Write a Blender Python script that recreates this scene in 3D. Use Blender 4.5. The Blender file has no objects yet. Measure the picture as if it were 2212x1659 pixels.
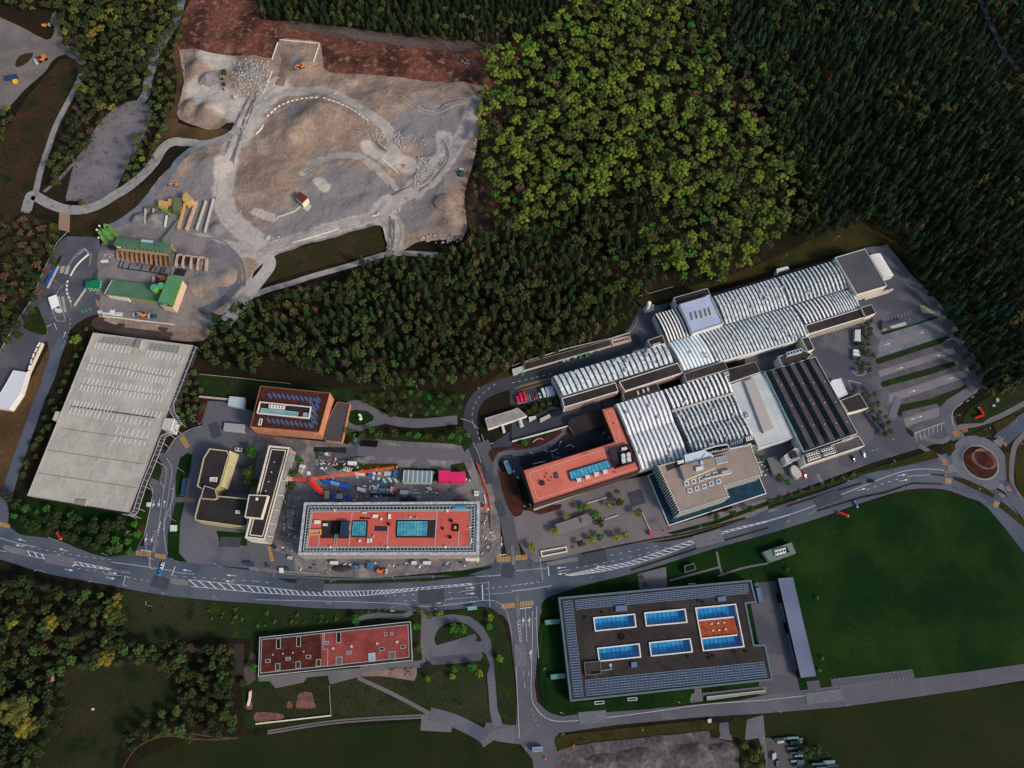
import bpy,math,random
import numpy as np
from mathutils import Vector,Matrix,noise as mnoise
from mathutils.geometry import tessellate_polygon
random.seed(7)
R_=math.radians
sc=bpy.context.scene
col=sc.collection

# ---------------------------------------------------------------- camera, sky, sun, exposure
CAMH,FOC=450.0,1522.0                       # metres above ground, focal length in picture units (2212 wide)
_d=np.array([1060-1106.0,-(1460-829.5),-FOC]);_d /= np.linalg.norm(_d)
_ez=-_d
_ex=np.array([1.0,0,0]);_ex -= _ez*(_ex @ _ez);_ex /= np.linalg.norm(_ex)
_ey=np.cross(_ez,_ex)
ROT=np.array([_ex,_ey,_ez])                 # camera axes -> world
cam_d=bpy.data.cameras.new('Camera');cam=bpy.data.objects.new('Camera',cam_d);col.objects.link(cam)
cam_d.sensor_width=36;cam_d.lens=FOC/2212*36;cam_d.clip_start=1;cam_d.clip_end=9000
M4=Matrix([list(r)+[0]for r in ROT.tolist()]+[[0,0,0,1]]);M4.translation=Vector((0,0,CAMH))
cam.matrix_world=M4
sc.camera=cam

SUN_EL,SUN_AZ=34.0,125.0                    # azimuth clockwise from the picture's up direction
w=bpy.data.worlds.new('World');sc.world=w;w.use_nodes=True
nt=w.node_tree;bg=nt.nodes['Background']
sky=nt.nodes.new('ShaderNodeTexSky');sky.sky_type='NISHITA';sky.sun_disc=False
sky.sun_elevation=R_(SUN_EL);sky.sun_rotation=R_(SUN_AZ);sky.air_density=1.2;sky.dust_density=2.5;sky.ozone_density=1.0
nt.links.new(sky.outputs[0],bg.inputs[0]);bg.inputs[1].default_value=0.125
sd=bpy.data.lights.new('Sun','SUN');sd.energy=2.7;sd.angle=R_(11);sd.color=(1,.86,.74)
so=bpy.data.objects.new('Sun',sd);col.objects.link(so)
so.rotation_euler=(R_(90-SUN_EL),0,R_(180-SUN_AZ))
so.location=(0,0,600)
vs=sc.view_settings
vs.view_transform='Standard';vs.look='None';vs.exposure=0.2;vs.gamma=1;vs.use_curve_mapping=False

# ---------------------------------------------------------------- picture point -> world point
def W(x,y,z=0.0):
    r=ROT @ np.array([x-1106.0,-(y-829.5),-FOC])
    t=(CAMH-z)/(-r[2])
    return Vector((r[0]*t,r[1]*t,z))
ZO={'ZA':(613.2,970.0),'ZB':(813.9,981.1),'ZC':(200.7,468.3)}
def P(tile,*a):
    """pairs measured on an enlarged region -> picture units"""
    pts=list(zip(a[::2],a[1::2]))
    if tile == 'D':return[(float(x),float(y))for x,y in pts]
    if tile in ZO:
        ox,oy=ZO[tile];return[(ox+x/8,oy+y/8)for x,y in pts]
    i,j=int(tile[0]),int(tile[1])
    return[(553*i+x/4,414.75*j+y/4)for x,y in pts]
def smooth(p,n=4,closed=True):
    out=[];N=len(p)
    rng=range(N)if closed else range(N-1)
    for i in rng:
        g=(lambda k:p[k % N])if closed else(lambda k:p[max(0,min(N-1,k))])
        p0,p1,p2,p3=g(i-1),g(i),g(i+1),g(i+2)
        for s in range(n):
            t=s/n
            out.append(tuple(.5*(2*b+(c-a)*t+(2*a-5*b+4*c-e)*t*t+(3*b-a-3*c+e)*t ** 3)
                             for a,b,c,e in zip(p0,p1,p2,p3)))
    if not closed:out.append(tuple(p[-1]))
    return out
def area2(p):return sum(p[i-1][0]*p[i][1]-p[i][0]*p[i-1][1]for i in range(len(p)))
def ccw(p):return p if area2(p)> 0 else p[::-1]
def inset(p,d):
    """p: world xy list ccw; move edges inward by d"""
    n=len(p);out=[]
    for i in range(n):
        a,b,c=Vector(p[i-1][:2]),Vector(p[i][:2]),Vector(p[(i+1)% n][:2])
        e1=(b-a).normalized();e2=(c-b).normalized()
        n1=Vector((-e1.y,e1.x));n2=Vector((-e2.y,e2.x))
        m=(n1+n2)
        m=m/max(.35,m.dot(n1))if m.length > 1e-6 else n1
        out.append((b.x+m.x*d,b.y+m.y*d))
    return out
def inpoly(x,y,p):
    c=False;n=len(p);j=n-1
    for i in range(n):
        if(p[i][1]> y)!=(p[j][1]> y)and x <(p[j][0]-p[i][0])*(y-p[i][1])/(p[j][1]-p[i][1])+p[i][0]:c=not c
        j=i
    return c

# ---------------------------------------------------------------- materials
GAIN=0.95
def hx(c):
    o=[]
    for v in c:
        v /= 255
        o.append(min(.85,GAIN*(v/12.92 if v <= .04045 else((v+.055)/1.055)** 2.4)))
    return(*o,1)
MATS={}
def mat(name,c1,c2=None,s=.05,c3=None,s3=.5,rough=.9,metal=0.0,grain=.12,gs=1.2,bump=0.0,bs=.8,spec=.06,detail=4,thr=(.4,.6),thr3=(.55,.7),brick=None,coat=0):
    if name in MATS:return MATS[name]
    m=bpy.data.materials.new(name);m.use_nodes=True;t=m.node_tree;N=t.nodes;L=t.links
    b=N['Principled BSDF'];b.inputs['Roughness'].default_value=rough;b.inputs['Metallic'].default_value=metal
    b.inputs['Specular IOR Level'].default_value=spec
    geo=N.new('ShaderNodeNewGeometry');pos=geo.outputs['Position']
    def noise(sc_,det=detail,off=0):
        n=N.new('ShaderNodeTexNoise');n.inputs['Scale'].default_value=sc_;n.inputs['Detail'].default_value=det
        if off:
            mp=N.new('ShaderNodeMapping');mp.inputs['Location'].default_value=(off,off*.7,0);L.new(pos,mp.inputs[0]);L.new(mp.outputs[0],n.inputs[0])
        else:L.new(pos,n.inputs[0])
        return n.outputs['Fac']
    def ramp(src,a,c):
        r=N.new('ShaderNodeMapRange');r.inputs['From Min'].default_value=a;r.inputs['From Max'].default_value=c
        L.new(src,r.inputs['Value']);return r.outputs[0]
    def mix(fac,a,c,typ='MIX'):
        x=N.new('ShaderNodeMix');x.data_type='RGBA';x.blend_type=typ
        if isinstance(fac,float):x.inputs[0].default_value=fac
        else:L.new(fac,x.inputs[0])
        for k,v in((6,a),(7,c)):
            if isinstance(v,tuple):x.inputs[k].default_value=v
            else:L.new(v,x.inputs[k])
        return x.outputs[2]
    cur=hx(c1)
    if brick:                                    # (rotation, width, height, mortar, tint spread)
        mp=N.new('ShaderNodeMapping');mp.inputs['Rotation'].default_value=(0,0,-brick[0]);L.new(pos,mp.inputs[0])
        if len(brick)> 5:                       # vertical wall pattern: use (x+y, z)
            sp=N.new('ShaderNodeSeparateXYZ');L.new(pos,sp.inputs[0]);ad=N.new('ShaderNodeMath');L.new(sp.outputs[0],ad.inputs[0]);L.new(sp.outputs[1],ad.inputs[1])
            cb=N.new('ShaderNodeCombineXYZ');L.new(ad.outputs[0],cb.inputs[0]);L.new(sp.outputs[2],cb.inputs[1]);src=cb.outputs[0]
        else:src=mp.outputs[0]
        k=N.new('ShaderNodeTexBrick');L.new(src,k.inputs[0]);k.inputs['Scale'].default_value=1
        k.inputs['Brick Width'].default_value=brick[1];k.inputs['Row Height'].default_value=brick[2];k.inputs['Mortar Size'].default_value=brick[3]
        k.inputs['Color1'].default_value=hx(tuple(v*(1+brick[4])for v in c1));k.inputs['Color2'].default_value=hx(tuple(v*(1-brick[4])for v in c1))
        k.inputs['Mortar'].default_value=hx(tuple(v*.72 for v in c1));k.offset=0.5
        cur=k.outputs[0]
    if c2:cur=mix(ramp(noise(s),*thr),cur,hx(c2))
    if c3:cur=mix(ramp(noise(s3,5,37.0),*thr3),cur,hx(c3))
    if grain:
        g=ramp(noise(gs,3,11.0),.3,.7)
        lo=N.new('ShaderNodeMapRange');lo.inputs['To Min'].default_value=1-grain;lo.inputs['To Max'].default_value=1+grain;L.new(g,lo.inputs[0])
        cc=N.new('ShaderNodeCombineColor');[L.new(lo.outputs[0],cc.inputs[i])for i in range(3)]
        cur=mix(1.0,cur,cc.outputs[0],'MULTIPLY')
    if isinstance(cur,tuple):b.inputs['Base Color'].default_value=cur
    else:L.new(cur,b.inputs['Base Color'])
    if bump:
        bn=N.new('ShaderNodeBump');bn.inputs['Distance'].default_value=bump;L.new(noise(bs,6,5.0),bn.inputs['Height']);L.new(bn.outputs[0],b.inputs['Normal'])
    MATS[name]=m
    return m
def flatm(name,c,rough=.6,metal=0.0,spec=.15,grain=.06,gs=.6):return mat(name,c,rough=rough,metal=metal,spec=spec,grain=grain,gs=gs)

# ---------------------------------------------------------------- mesh builder and object helpers
class MB:
    def __init__(s):s.v=[];s.f=[];s.m=[]
    def face(s,pts,m=0):
        k=len(s.v);s.v +=[tuple(p)for p in pts];s.f.append(tuple(range(k,k+len(pts))));s.m.append(m)
    def sheet(s,xy,z,m=0,holes=None):
        xy=ccw([tuple(p[:2])for p in xy])
        rings=[xy]+[[tuple(q[:2])for q in h]for h in(holes or[])]
        allp=[p for r in rings for p in r]
        tri=tessellate_polygon([[Vector((p[0],p[1],0))for p in r]for r in rings])
        k=len(s.v);s.v +=[(p[0],p[1],z)for p in allp]
        for t in tri:
            a,b,c=[allp[i]for i in t]
            if(b[0]-a[0])*(c[1]-a[1])-(b[1]-a[1])*(c[0]-a[0])< 0:t=t[::-1]
            s.f.append(tuple(k+i for i in t));s.m.append(m)
    def sides(s,xy,z0,z1,m=0,flip=False):
        xy=ccw([tuple(p[:2])for p in xy]);n=len(xy)
        for i in range(n):
            a,b=xy[i],xy[(i+1)% n]
            q=[(a[0],a[1],z0),(b[0],b[1],z0),(b[0],b[1],z1),(a[0],a[1],z1)]
            s.face(q[::-1]if flip else q,m)
    def prism(s,xy,z0,z1,m=0,ms=None,bottom=False):
        s.sides(xy,z0,z1,m if ms is None else ms);s.sheet(xy,z1,m)
        if bottom:s.sheet(xy,z0,m)
    def box(s,c,sx,sy,z0,z1,a=0.0,m=0):
        ca,sa=math.cos(a),math.sin(a)
        s.prism([(c[0]+ca*u*sx/2-sa*v*sy/2,c[1]+sa*u*sx/2+ca*v*sy/2)for u,v in((-1,-1),(1,-1),(1,1),(-1,1))],z0,z1,m,bottom=True)
    def tube(s,p,q,r,n=6,m=0,r2=None,cap=True):
        p,q=Vector(p),Vector(q);d=(q-p)
        if d.length < 1e-6:return
        u=d.orthogonal().normalized();v=d.normalized().cross(u);r2=r if r2 is None else r2
        A=[p+(u*math.cos(t)+v*math.sin(t))*r for t in[2*math.pi*i/n for i in range(n)]]
        B=[q+(u*math.cos(t)+v*math.sin(t))*r2 for t in[2*math.pi*i/n for i in range(n)]]
        for i in range(n):s.face([A[i],A[(i+1)% n],B[(i+1)% n],B[i]],m)
        if cap:s.face(B,m);s.face(A[::-1],m)
    def bar(s,p,q,w,h=None,m=0):
        p,q=Vector(p),Vector(q);h=h or w;d=(q-p).normalized()
        u=d.cross(Vector((0,0,1)));
        if u.length < 1e-3:u=Vector((1,0,0))
        u.normalize();v=u.cross(d).normalized()
        A=[p+u*a*w/2+v*b*h/2 for a,b in((-1,-1),(1,-1),(1,1),(-1,1))]
        B=[x+(q-p)for x in A]
        for i in range(4):s.face([A[i],A[(i+1)% 4],B[(i+1)% 4],B[i]],m)
        s.face(A[::-1],m);s.face(B,m)
    def ball(s,c,r,rz=None,nu=7,nv=4,m=0,jit=0,rnd=random):
        rz=rz or r;rows=[]
        for j in range(nv+1):
            ph=math.pi*j/nv-math.pi/2
            rows.append([(c[0]+r*math.cos(ph)*math.cos(2*math.pi*i/nu)*(1+jit*(rnd.random()-.5)),c[1]+r*math.cos(ph)*math.sin(2*math.pi*i/nu)*(1+jit*(rnd.random()-.5)),
                          c[2]+rz*math.sin(ph)*(1+jit*(rnd.random()-.5)))for i in range(nu)])
        for j in range(nv):
            for i in range(nu):s.face([rows[j][i],rows[j][(i+1)% nu],rows[j+1][(i+1)% nu],rows[j+1][i]],m)
    def mesh(s,name,mats,off=(0,0,0)):
        me=bpy.data.meshes.new(name)
        v=np.array(s.v,dtype=float)-np.array(off,dtype=float)
        me.from_pydata(v.tolist(),[],s.f)
        for x in(mats if isinstance(mats,(list,tuple))else[mats]):me.materials.append(x)
        if any(s.m):me.polygons.foreach_set('material_index',s.m)
        me.update();return me

def tag(o,label=None,cat=None,group=None,kind=None):
    if label:o['label']=label
    if cat:o['category']=cat
    if group:o['group']=group
    if kind:o['kind']=kind
    return o
def thing(name,label,cat,at,group=None,z=0.0):
    o=bpy.data.objects.new(name,None);col.objects.link(o);o.empty_display_size=2
    p=W(*at)if not isinstance(at,Vector)else at
    o.location=(p.x,p.y,z);return tag(o,label,cat,group)
ORG={}
def part(name,mb,m,par,label=None,kind=None):
    root=par
    while root.parent:root=root.parent
    o=bpy.data.objects.new(name,mb.mesh(name,m,tuple(root.location)));col.objects.link(o);o.parent=par
    return tag(o,label,kind=kind)
def single(name,mb,m,label,cat,group=None,kind=None):
    v=np.array(mb.v);c=((v[:,0].min()+v[:,0].max())/2,(v[:,1].min()+v[:,1].max())/2,v[:,2].min())
    o=bpy.data.objects.new(name,mb.mesh(name,m,c));col.objects.link(o);o.location=c
    return tag(o,label,cat,group,kind)
def struct(name,mb,m):
    o=bpy.data.objects.new(name,mb.mesh(name,m));col.objects.link(o);o['kind']='structure';return o
def kids(o):return[c for c in bpy.data.objects if c.parent == o]
KID={}
def copy_thing(src,loc,rz=None,scale=None,label=None,ch=None):
    r=src.copy();col.objects.link(r);r.location=loc
    if rz is not None:r.rotation_euler=(0,0,rz)
    if scale:r.scale=scale
    if label:r['label']=label
    if src.name not in KID:KID[src.name]=[(c,kids(c))for c in kids(src)]
    for c,gs in KID[src.name]:
        d=c.copy();col.objects.link(d);d.parent=r
        for g in gs:
            e=g.copy();col.objects.link(e);e.parent=d
    return r
def Wl(pts,z=0):return[tuple(W(x,y,z))[:2]for x,y in pts]
def lerp(a,b,t):return tuple(x+(y-x)*t for x,y in zip(a,b))
def bil(q,u,v):
    return lerp(lerp(q[0],q[1],u),lerp(q[3],q[2],u),v)
# ---------------------------------------------------------------- relief of the quarry
_HF=[]
for(t,x,y,r,h,k)in[
    ('D',540,165,13,4.5,'g'),('D',428,152,12,7,'c'),('D',412,232,9,5,'c'),('D',452,246,12,8,'c'),('D',700,255,20,11,'g'),('D',640,290,20,6,'g'),
    ('D',770,290,20,5,'g'),('D',742,405,24,1.0,'r'),('D',742,380,30,2.5,'g'),('D',600,400,24,5,'g'),('D',962,450,13,6,'g'),('D',975,490,10,4,'g'),
    ('D',870,225,30,6,'g'),('D',990,235,24,5,'g'),('D',655,150,9,5,'g'),('D',1015,330,20,4,'g'),
    ('D',300,475,7,5,'c'),('D',333,474,7.5,5,'c'),('D',468,495,7,4,'c'),('D',460,360,14,4,'g'),('D',445,605,9,2.5,'g'),('D',486,600,7,3,'g'),
    ('D',205,330,16,2.5,'g'),('D',260,250,14,3,'g')]:
    p=W(*P(t,x,y)[0]);_HF.append((p.x,p.y,r,h,k))
PLC=W(335,565)
def Hf(x,y):
    z=max(0.0,1.1+1.7*mnoise.fractal(Vector((x/24,y/24,0)),.85,2.1,5))*min(1,max(0,(math.hypot((x-PLC.x)*.8,y-PLC.y)-58)/30))if-320 < x < 40 and 180 < y < 640 else 0.0
    for cx,cy,r,h,k in _HF:
        d=math.hypot(x-cx,y-cy)/r
        if d > 3:continue
        if k == 'g':z += h*math.exp(-d*d*1.3)
        elif k == 'c':z += h*max(0,1-d)** 1.0 if d < 1 else 0
        else:z += h*math.exp(-((d-1)/.22)** 2)
    return z
def WH(x,y,dz=0.0):
    z=0.0
    for _ in range(3):
        p=W(x,y,z);z=Hf(p.x,p.y)
    return Vector((p.x,p.y,z+dz))

_cnt=[0]
def bumpz():_cnt[0]+= 1;return .0006*_cnt[0]
def ground_sheet(name,pts,m,lvl=1,sm=3):
    mb=MB();mb.sheet(Wl(smooth(pts,sm)if sm else pts),.015*min(lvl,30)+(.3 if lvl > 20 else 0)+bumpz());return struct(name,mb,m)
def kerbed(name,pts,m,lvl=4,sm=3,h=.13):
    mb=MB();mb.prism(Wl(smooth(pts,sm)if sm else pts),0.01,h+.005*lvl+bumpz(),0,1);return struct(name,mb,[m,kerbm])
def ribbon_pts(pts,width,sm=5,closed=False,zf=None):
    c=[W(*p)for p in(smooth(pts,sm,closed)if sm else pts)]
    n=len(c);out=[]
    for i in range(n):
        a=c[(i-1)% n]if(closed or i)else c[i];b=c[(i+1)% n]if(closed or i < n-1)else c[i]
        d=(b-a).normalized();nn=Vector((-d.y,d.x,0));wd=width if not callable(width)else width(i/n)
        out.append((c[i]+nn*wd/2,c[i]-nn*wd/2))
    return out
def road(name,pts,width,m,z=.09,drape=False,sm=5):
    rp=ribbon_pts(pts,width,sm);mb=MB();K=5 if drape else 1
    rows=[];z += bumpz()*.5
    for a,b in rp:
        row=[]
        for k in range(K+1):
            p=a.lerp(b,k/K);row.append((p.x,p.y,(Hf(p.x,p.y)if drape else 0)+z+(.4 if drape else 0)))
        rows.append(row)
    for r0,r1 in zip(rows,rows[1:]):
        for k in range(K):mb.face([r0[k],r0[k+1],r1[k+1],r1[k]])
    return struct(name,mb,m)
def line(mb,pts,width=.22,z=.14,sm=0,dash=None,drape=False):
    """painted line; dash=(on, off) metres"""
    if sm:pts=smooth(pts,sm,False)
    c=[W(*p)for p in pts]
    segs=[]
    if not dash:segs=[(a,b)for a,b in zip(c,c[1:])]
    else:
        on,off=dash;pos=0.0;per=on+off
        for a,b in zip(c,c[1:]):
            L_=(b-a).length;s=0.0
            while s < L_:
                ph=(pos+s)% per
                if ph < on:
                    e=min(L_,s+on-ph);segs.append((a.lerp(b,s/L_),a.lerp(b,e/L_)));s=e+1e-4
                else:s += per-ph+1e-4
            pos += L_
    for a,b in segs:
        d=(b-a)
        if d.length < .02:continue
        d.normalize();n=Vector((-d.y,d.x,0))*width/2
        mb.face([(a+n)[:2]+(z,),(a-n)[:2]+(z,),(b-n)[:2]+(z,),(b+n)[:2]+(z,)][::-1])
def stripes(mb,quad,n,fill=.5,z=.3):
    """n bars across a D quad (bars run from edge 0-3 to edge 1-2, stacked along 0->3)... u runs 0->1"""
    for i in range(n):
        a,b=(i+(1-fill)/2)/n,(i+(1+fill)/2)/n
        mb.face([tuple(W(*bil(quad,u,v)))[:2]+(z,)for u,v in((a,0),(b,0),(b,1),(a,1))])
def arrow(mb,p,q,z=.145,wd=.32,hook=0):
    a,b=W(*p),W(*q);d=(b-a).normalized();n=Vector((-d.y,d.x,0));L_=(b-a).length
    h=min(2.4,L_*.4)
    e=b-d*h
    mb.face([(a+n*wd/2)[:2]+(z,),(a-n*wd/2)[:2]+(z,),(e-n*wd/2)[:2]+(z,),(e+n*wd/2)[:2]+(z,)][::-1])
    mb.face([(e+n*.75)[:2]+(z,),(e-n*.75)[:2]+(z,),(b)[:2]+(z,)][::-1])
    if hook:
        s=a+d*L_*.5;t=s+(n*hook*.8+d*.6).normalized()*1.3;k=d*.3
        mb.face([(s-k)[:2]+(z+.002,),(s+k)[:2]+(z+.002,),(t+k)[:2]+(z+.002,),(t-k)[:2]+(z+.002,)])

# ---------------------------------------------------------------- ground materials
m_base=mat('forest_floor',(26,27,17),(42,34,24),s=.02,c3=(18,30,14),s3=.05,grain=.3,gs=.5,bump=.5,bs=.5)
m_turf=mat('dark_turf',(14,42,14),(11,36,13),s=.012,c3=(32,52,17),s3=.035,thr3=(.42,.7),grain=.22,gs=.5,bump=.15,bs=1.5)
m_lawn=mat('lawn',(28,46,20),(38,42,26),s=.04,c3=(42,60,20),s3=.15,thr3=(.5,.75),grain=.25,gs=.8,bump=.15,bs=1.5)
m_dry=mat('dry_meadow',(38,48,26),(50,50,34),s=.035,c3=(26,34,18),s3=.12,grain=.3,gs=.7,bump=.2,bs=1.2)
m_olive=mat('olive_field',(28,40,18),(38,42,20),s=.02,c3=(22,38,14),s3=.05,grain=.2,gs=.8,bump=.15,bs=1.2)
m_bank=mat('grass_bank',(42,44,20),(56,50,24),s=.05,c3=(28,42,16),s3=.12,grain=.25,gs=.6,bump=.3,bs=.8)
m_shrubland=mat('scrub',(44,42,26),(60,44,30),s=.05,c3=(30,38,18),s3=.12,grain=.35,gs=.5,bump=.5,bs=.5)
m_soil=mat('red_soil',(108,68,56),(66,42,36),s=.04,c3=(128,98,88),s3=.16,thr3=(.52,.7),grain=.35,gs=.4,bump=1.0,bs=.3)
m_mulch=mat('red_mulch',(72,42,34),(54,34,28),s=.1,grain=.3,gs=.8)
m_quarry=mat('quarry_gravel',(143,123,109),(128,112,102),s=.03,c3=(156,137,122),s3=.07,thr3=(.5,.66),grain=.16,gs=.45,bump=.8,bs=.35,detail=8)
def add_tone(m,attr='tone',c=(108,106,109),c2=(132,129,128),s=.06):
    t=m.node_tree;N=t.nodes;L=t.links;b=N['Principled BSDF'];src=b.inputs['Base Color'].links[0].from_socket
    at=N.new('ShaderNodeAttribute');at.attribute_name=attr;n=N.new('ShaderNodeTexNoise');n.inputs['Scale'].default_value=s;n.inputs['Detail'].default_value=8;n.inputs['Roughness'].default_value=.65;g=N.new('ShaderNodeNewGeometry');L.new(g.outputs['Position'],n.inputs[0])
    a=N.new('ShaderNodeMath');a.operation='ADD';L.new(at.outputs['Fac'],a.inputs[0]);L.new(n.outputs['Fac'],a.inputs[1]);r=N.new('ShaderNodeMapRange');r.inputs['From Min'].default_value=.78;r.inputs['From Max'].default_value=1.08;L.new(a.outputs[0],r.inputs['Value'])
    n2=N.new('ShaderNodeTexNoise');n2.inputs['Scale'].default_value=.25;n2.inputs['Detail'].default_value=6;L.new(g.outputs['Position'],n2.inputs[0]);m2=N.new('ShaderNodeMix');m2.data_type='RGBA';L.new(n2.outputs['Fac'],m2.inputs[0]);m2.inputs[6].default_value=hx(c);m2.inputs[7].default_value=hx(c2)
    mx=N.new('ShaderNodeMix');mx.data_type='RGBA';L.new(r.outputs[0],mx.inputs[0]);L.new(src,mx.inputs[6]);L.new(m2.outputs[2],mx.inputs[7]);L.new(mx.outputs[2],b.inputs['Base Color'])
add_tone(m_quarry);add_tone(m_quarry,'pale',(164,158,152),(176,168,160),.12)
m_qgrey=mat('grey_gravel',(122,120,124),(138,134,132),s=.03,c3=(104,104,110),s3=.09,grain=.18,gs=.6,bump=.4,bs=.5,detail=6)
m_yard=mat('plant_yard_gravel',(112,109,114),(132,124,120),s=.03,c3=(88,88,96),s3=.05,thr3=(.5,.68),grain=.16,gs=.6,bump=.2,bs=.6,detail=6)
m_haul=mat('haul_road',(174,167,160),(162,156,151),s=.06,c3=(158,150,144),s3=.2,grain=.12,gs=.5,bump=.15,bs=.6)
m_blue=mat('wet_track',(92,101,113),(112,116,122),s=.06,grain=.14,gs=.6,bump=.2)
m_river=mat('river_gravel',(98,96,104),(116,112,116),s=.04,c3=(80,78,84),s3=.12,grain=.25,gs=.7,bump=.4,bs=.5)
m_asph=mat('asphalt',(88,90,99),(99,99,106),s=.018,c3=(80,84,96),s3=.05,thr3=(.5,.62),grain=.1,gs=.9,bump=.02,bs=3)
m_asph2=mat('asphalt_main_road',(76,84,97),(87,93,104),s=.02,c3=(68,77,92),s3=.045,thr3=(.48,.6),grain=.08,gs=.9)
m_asphd=mat('new_asphalt',(56,58,66),(66,67,74),s=.02,grain=.1,gs=.9)
m_asphv=mat('dark_asphalt',(80,82,92),(73,75,85),s=.03,c3=(92,91,98),s3=.05,thr3=(.5,.6),grain=.1,gs=.9)
m_pave=mat('paving',(108,103,106),(115,109,109),s=.03,c3=(99,96,101),s3=.08,grain=.08,gs=.9,brick=(R_(12),3.0,1.5,.03,.03))
m_walk=mat('footpath',(106,103,106),(98,96,100),s=.05,grain=.1,gs=.9)
m_pond=mat('black_paving',(34,39,49),(42,47,57),s=.05,grain=.1)
m_site=mat('building_site_dirt',(114,110,111),(94,93,97),s=.05,c3=(132,127,124),s3=.1,thr3=(.5,.66),grain=.2,gs=.4,bump=.25,bs=.5,detail=6)
m_white=flatm('road_paint',(188,192,196),rough=.8,grain=.16,gs=1.5)
m_yellow=flatm('yellow_paint',(196,150,70),rough=.8,grain=.2,gs=1.2)
m_orange_p=flatm('orange_paint',(180,118,70),rough=.8,grain=.25,gs=1.0)
kerbm=flatm('kerb_stone',(134,134,134),rough=.85)
m_hatch=mat('hatched_asphalt',(78,82,88),grain=.1)
m_island=mat('traffic_island',(112,113,115),(100,102,106),s=.1,grain=.14)

# ---------------------------------------------------------------- ground and fields
mb=MB();mb.sheet([(-3500,-3500),(3500,-3500),(3500,3500),(-3500,3500)],0);struct('ground',mb,m_base)
ground_sheet('meadow',P('D',1165,1290,1205,1250,1400,1228,1530,1190,1784,1118,1860,1090,1960,1062,2036,1060,2084,1076,2134,1100,2240,1180,2300,1440,1980,1468,1780,1480,1690,1500,1400,1530,1240,1545,1180,1530,1166,1480),m_turf,1,0)
ground_sheet('field',P('D',1640,1546,1800,1530,2000,1500,2300,1465,2300,1720,1640,1720),m_olive,1,0)
ground_sheet('field',P('D',520,1590,720,1570,905,1560,915,1580,975,1582,980,1570,1075,1605,1125,1608,1150,1640,1165,1720,250,1720,300,1640,400,1600),m_olive,1,0)
ground_sheet('meadow',P('D',555,1300,800,1320,1045,1312,1085,1335,1103,1400,1112,1480,1118,1560,1060,1562,1000,1560,920,1545,700,1560,530,1575,520,1470,545,1380,440,1375,440,1295),m_lawn,1,0)
ground_sheet('meadow',P('13',640,940,890,890,1500,1190,660,1210),m_dry,2,0)
ground_sheet('meadow',P('13',930,870,1110,870,1380,915,1560,830,1980,860,2010,1240,1970,1270,1700,1200,1560,1170,1100,960),m_dry,2,0)
ground_sheet('meadow',P('03',1060,130,1750,200,1740,540,1450,555,1300,590,1090,570),m_dry,1,2)
ground_sheet('meadow',P('03',560,800,1100,740,1380,760,1500,900,1520,1000,1450,1180,1150,1260,1000,1500,930,1700,250,1700,350,1300,450,1100),mat('rough_field',(34,42,22),(48,46,30),s=.03,c3=(24,36,18),s3=.06,grain=.25,gs=.7,bump=.2),1,3)
ground_sheet('bank',P('D',1380,650,1400,640,1560,600,1700,545,1800,495,1905,478,1935,490,1965,540,2000,640,2070,740,2120,850,2060,720,1990,610,1930,535,1870,530,1690,580,1460,640,1395,655),m_bank,1,2)
ground_sheet('bank',P('D',1000,905,1020,860,1080,805,1200,770,1350,715,1380,660,1400,640,1390,690,1300,745,1190,785,1075,822,1030,850,1022,910),m_bank,1,2)
ground_sheet('meadow',P('D',425,805,560,820,720,840,800,835,1000,850,1005,905,700,870,500,860,430,850),m_lawn,1,0)
ground_sheet('meadow',P('D',2150,850,2230,820,2230,880,2090,940,2080,920),m_lawn,1,0)
ground_sheet('bank',P('D',2200,960,2240,940,2240,1120,2195,1040),m_bank,1,2)
ground_sheet('bank',P('D',0,300,130,130,180,140,175,180,120,300,70,440,60,465,110,480,125,500,60,600,-20,740,-40,500),m_shrubland,1,2)
ground_sheet('bank',P('D',-10,880,30,885,110,740,120,760,60,960,0,1100,-30,1100),mat('brown_bank',(84,66,44),(70,54,36),s=.05,grain=.25,gs=.5,bump=.2),1,2)
ground_sheet('bank',P('01',560,150,1250,-60,1300,0,960,300,840,380,600,370),m_shrubland,2,2)
ground_sheet('bank',P('00',1480,440,1560,440,1600,620,1560,900,1540,1060,1750,1110,1900,1100,1990,1140,1850,1230,1520,1190,1420,1230,1300,1500,1240,1480,1380,1100,1500,900,1530,650),mat('brown_verge',(86,68,46),(62,54,34),s=.05,grain=.25,gs=.5,bump=.2),2,2)
ground_sheet('riverbed',P('00',1215,880,1100,880,900,1010,770,1200,700,1310,640,1420,590,1620,580,1770,780,1800,930,1760,1040,1560,1090,1440,1180,1300,1290,1060,1300,930),m_river,2,2)
road('stream',P('00',1570,0,1510,200,1430,330,1340,480,1310,600,1280,700,1265,800,1215,880),7,mat('stream_water',(92,104,116),(126,134,142),s=.3,c3=(60,62,60),s3=.5,rough=.4,grain=.3,gs=1.5),.08)
road('stream',P('01',560,100,570,230,550,320,450,560,330,740,280,900,100,1150,0,1300),6,mat('canal_water',(22,40,36),(30,34,26),s=.2,rough=.3,grain=.2),.08)

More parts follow.
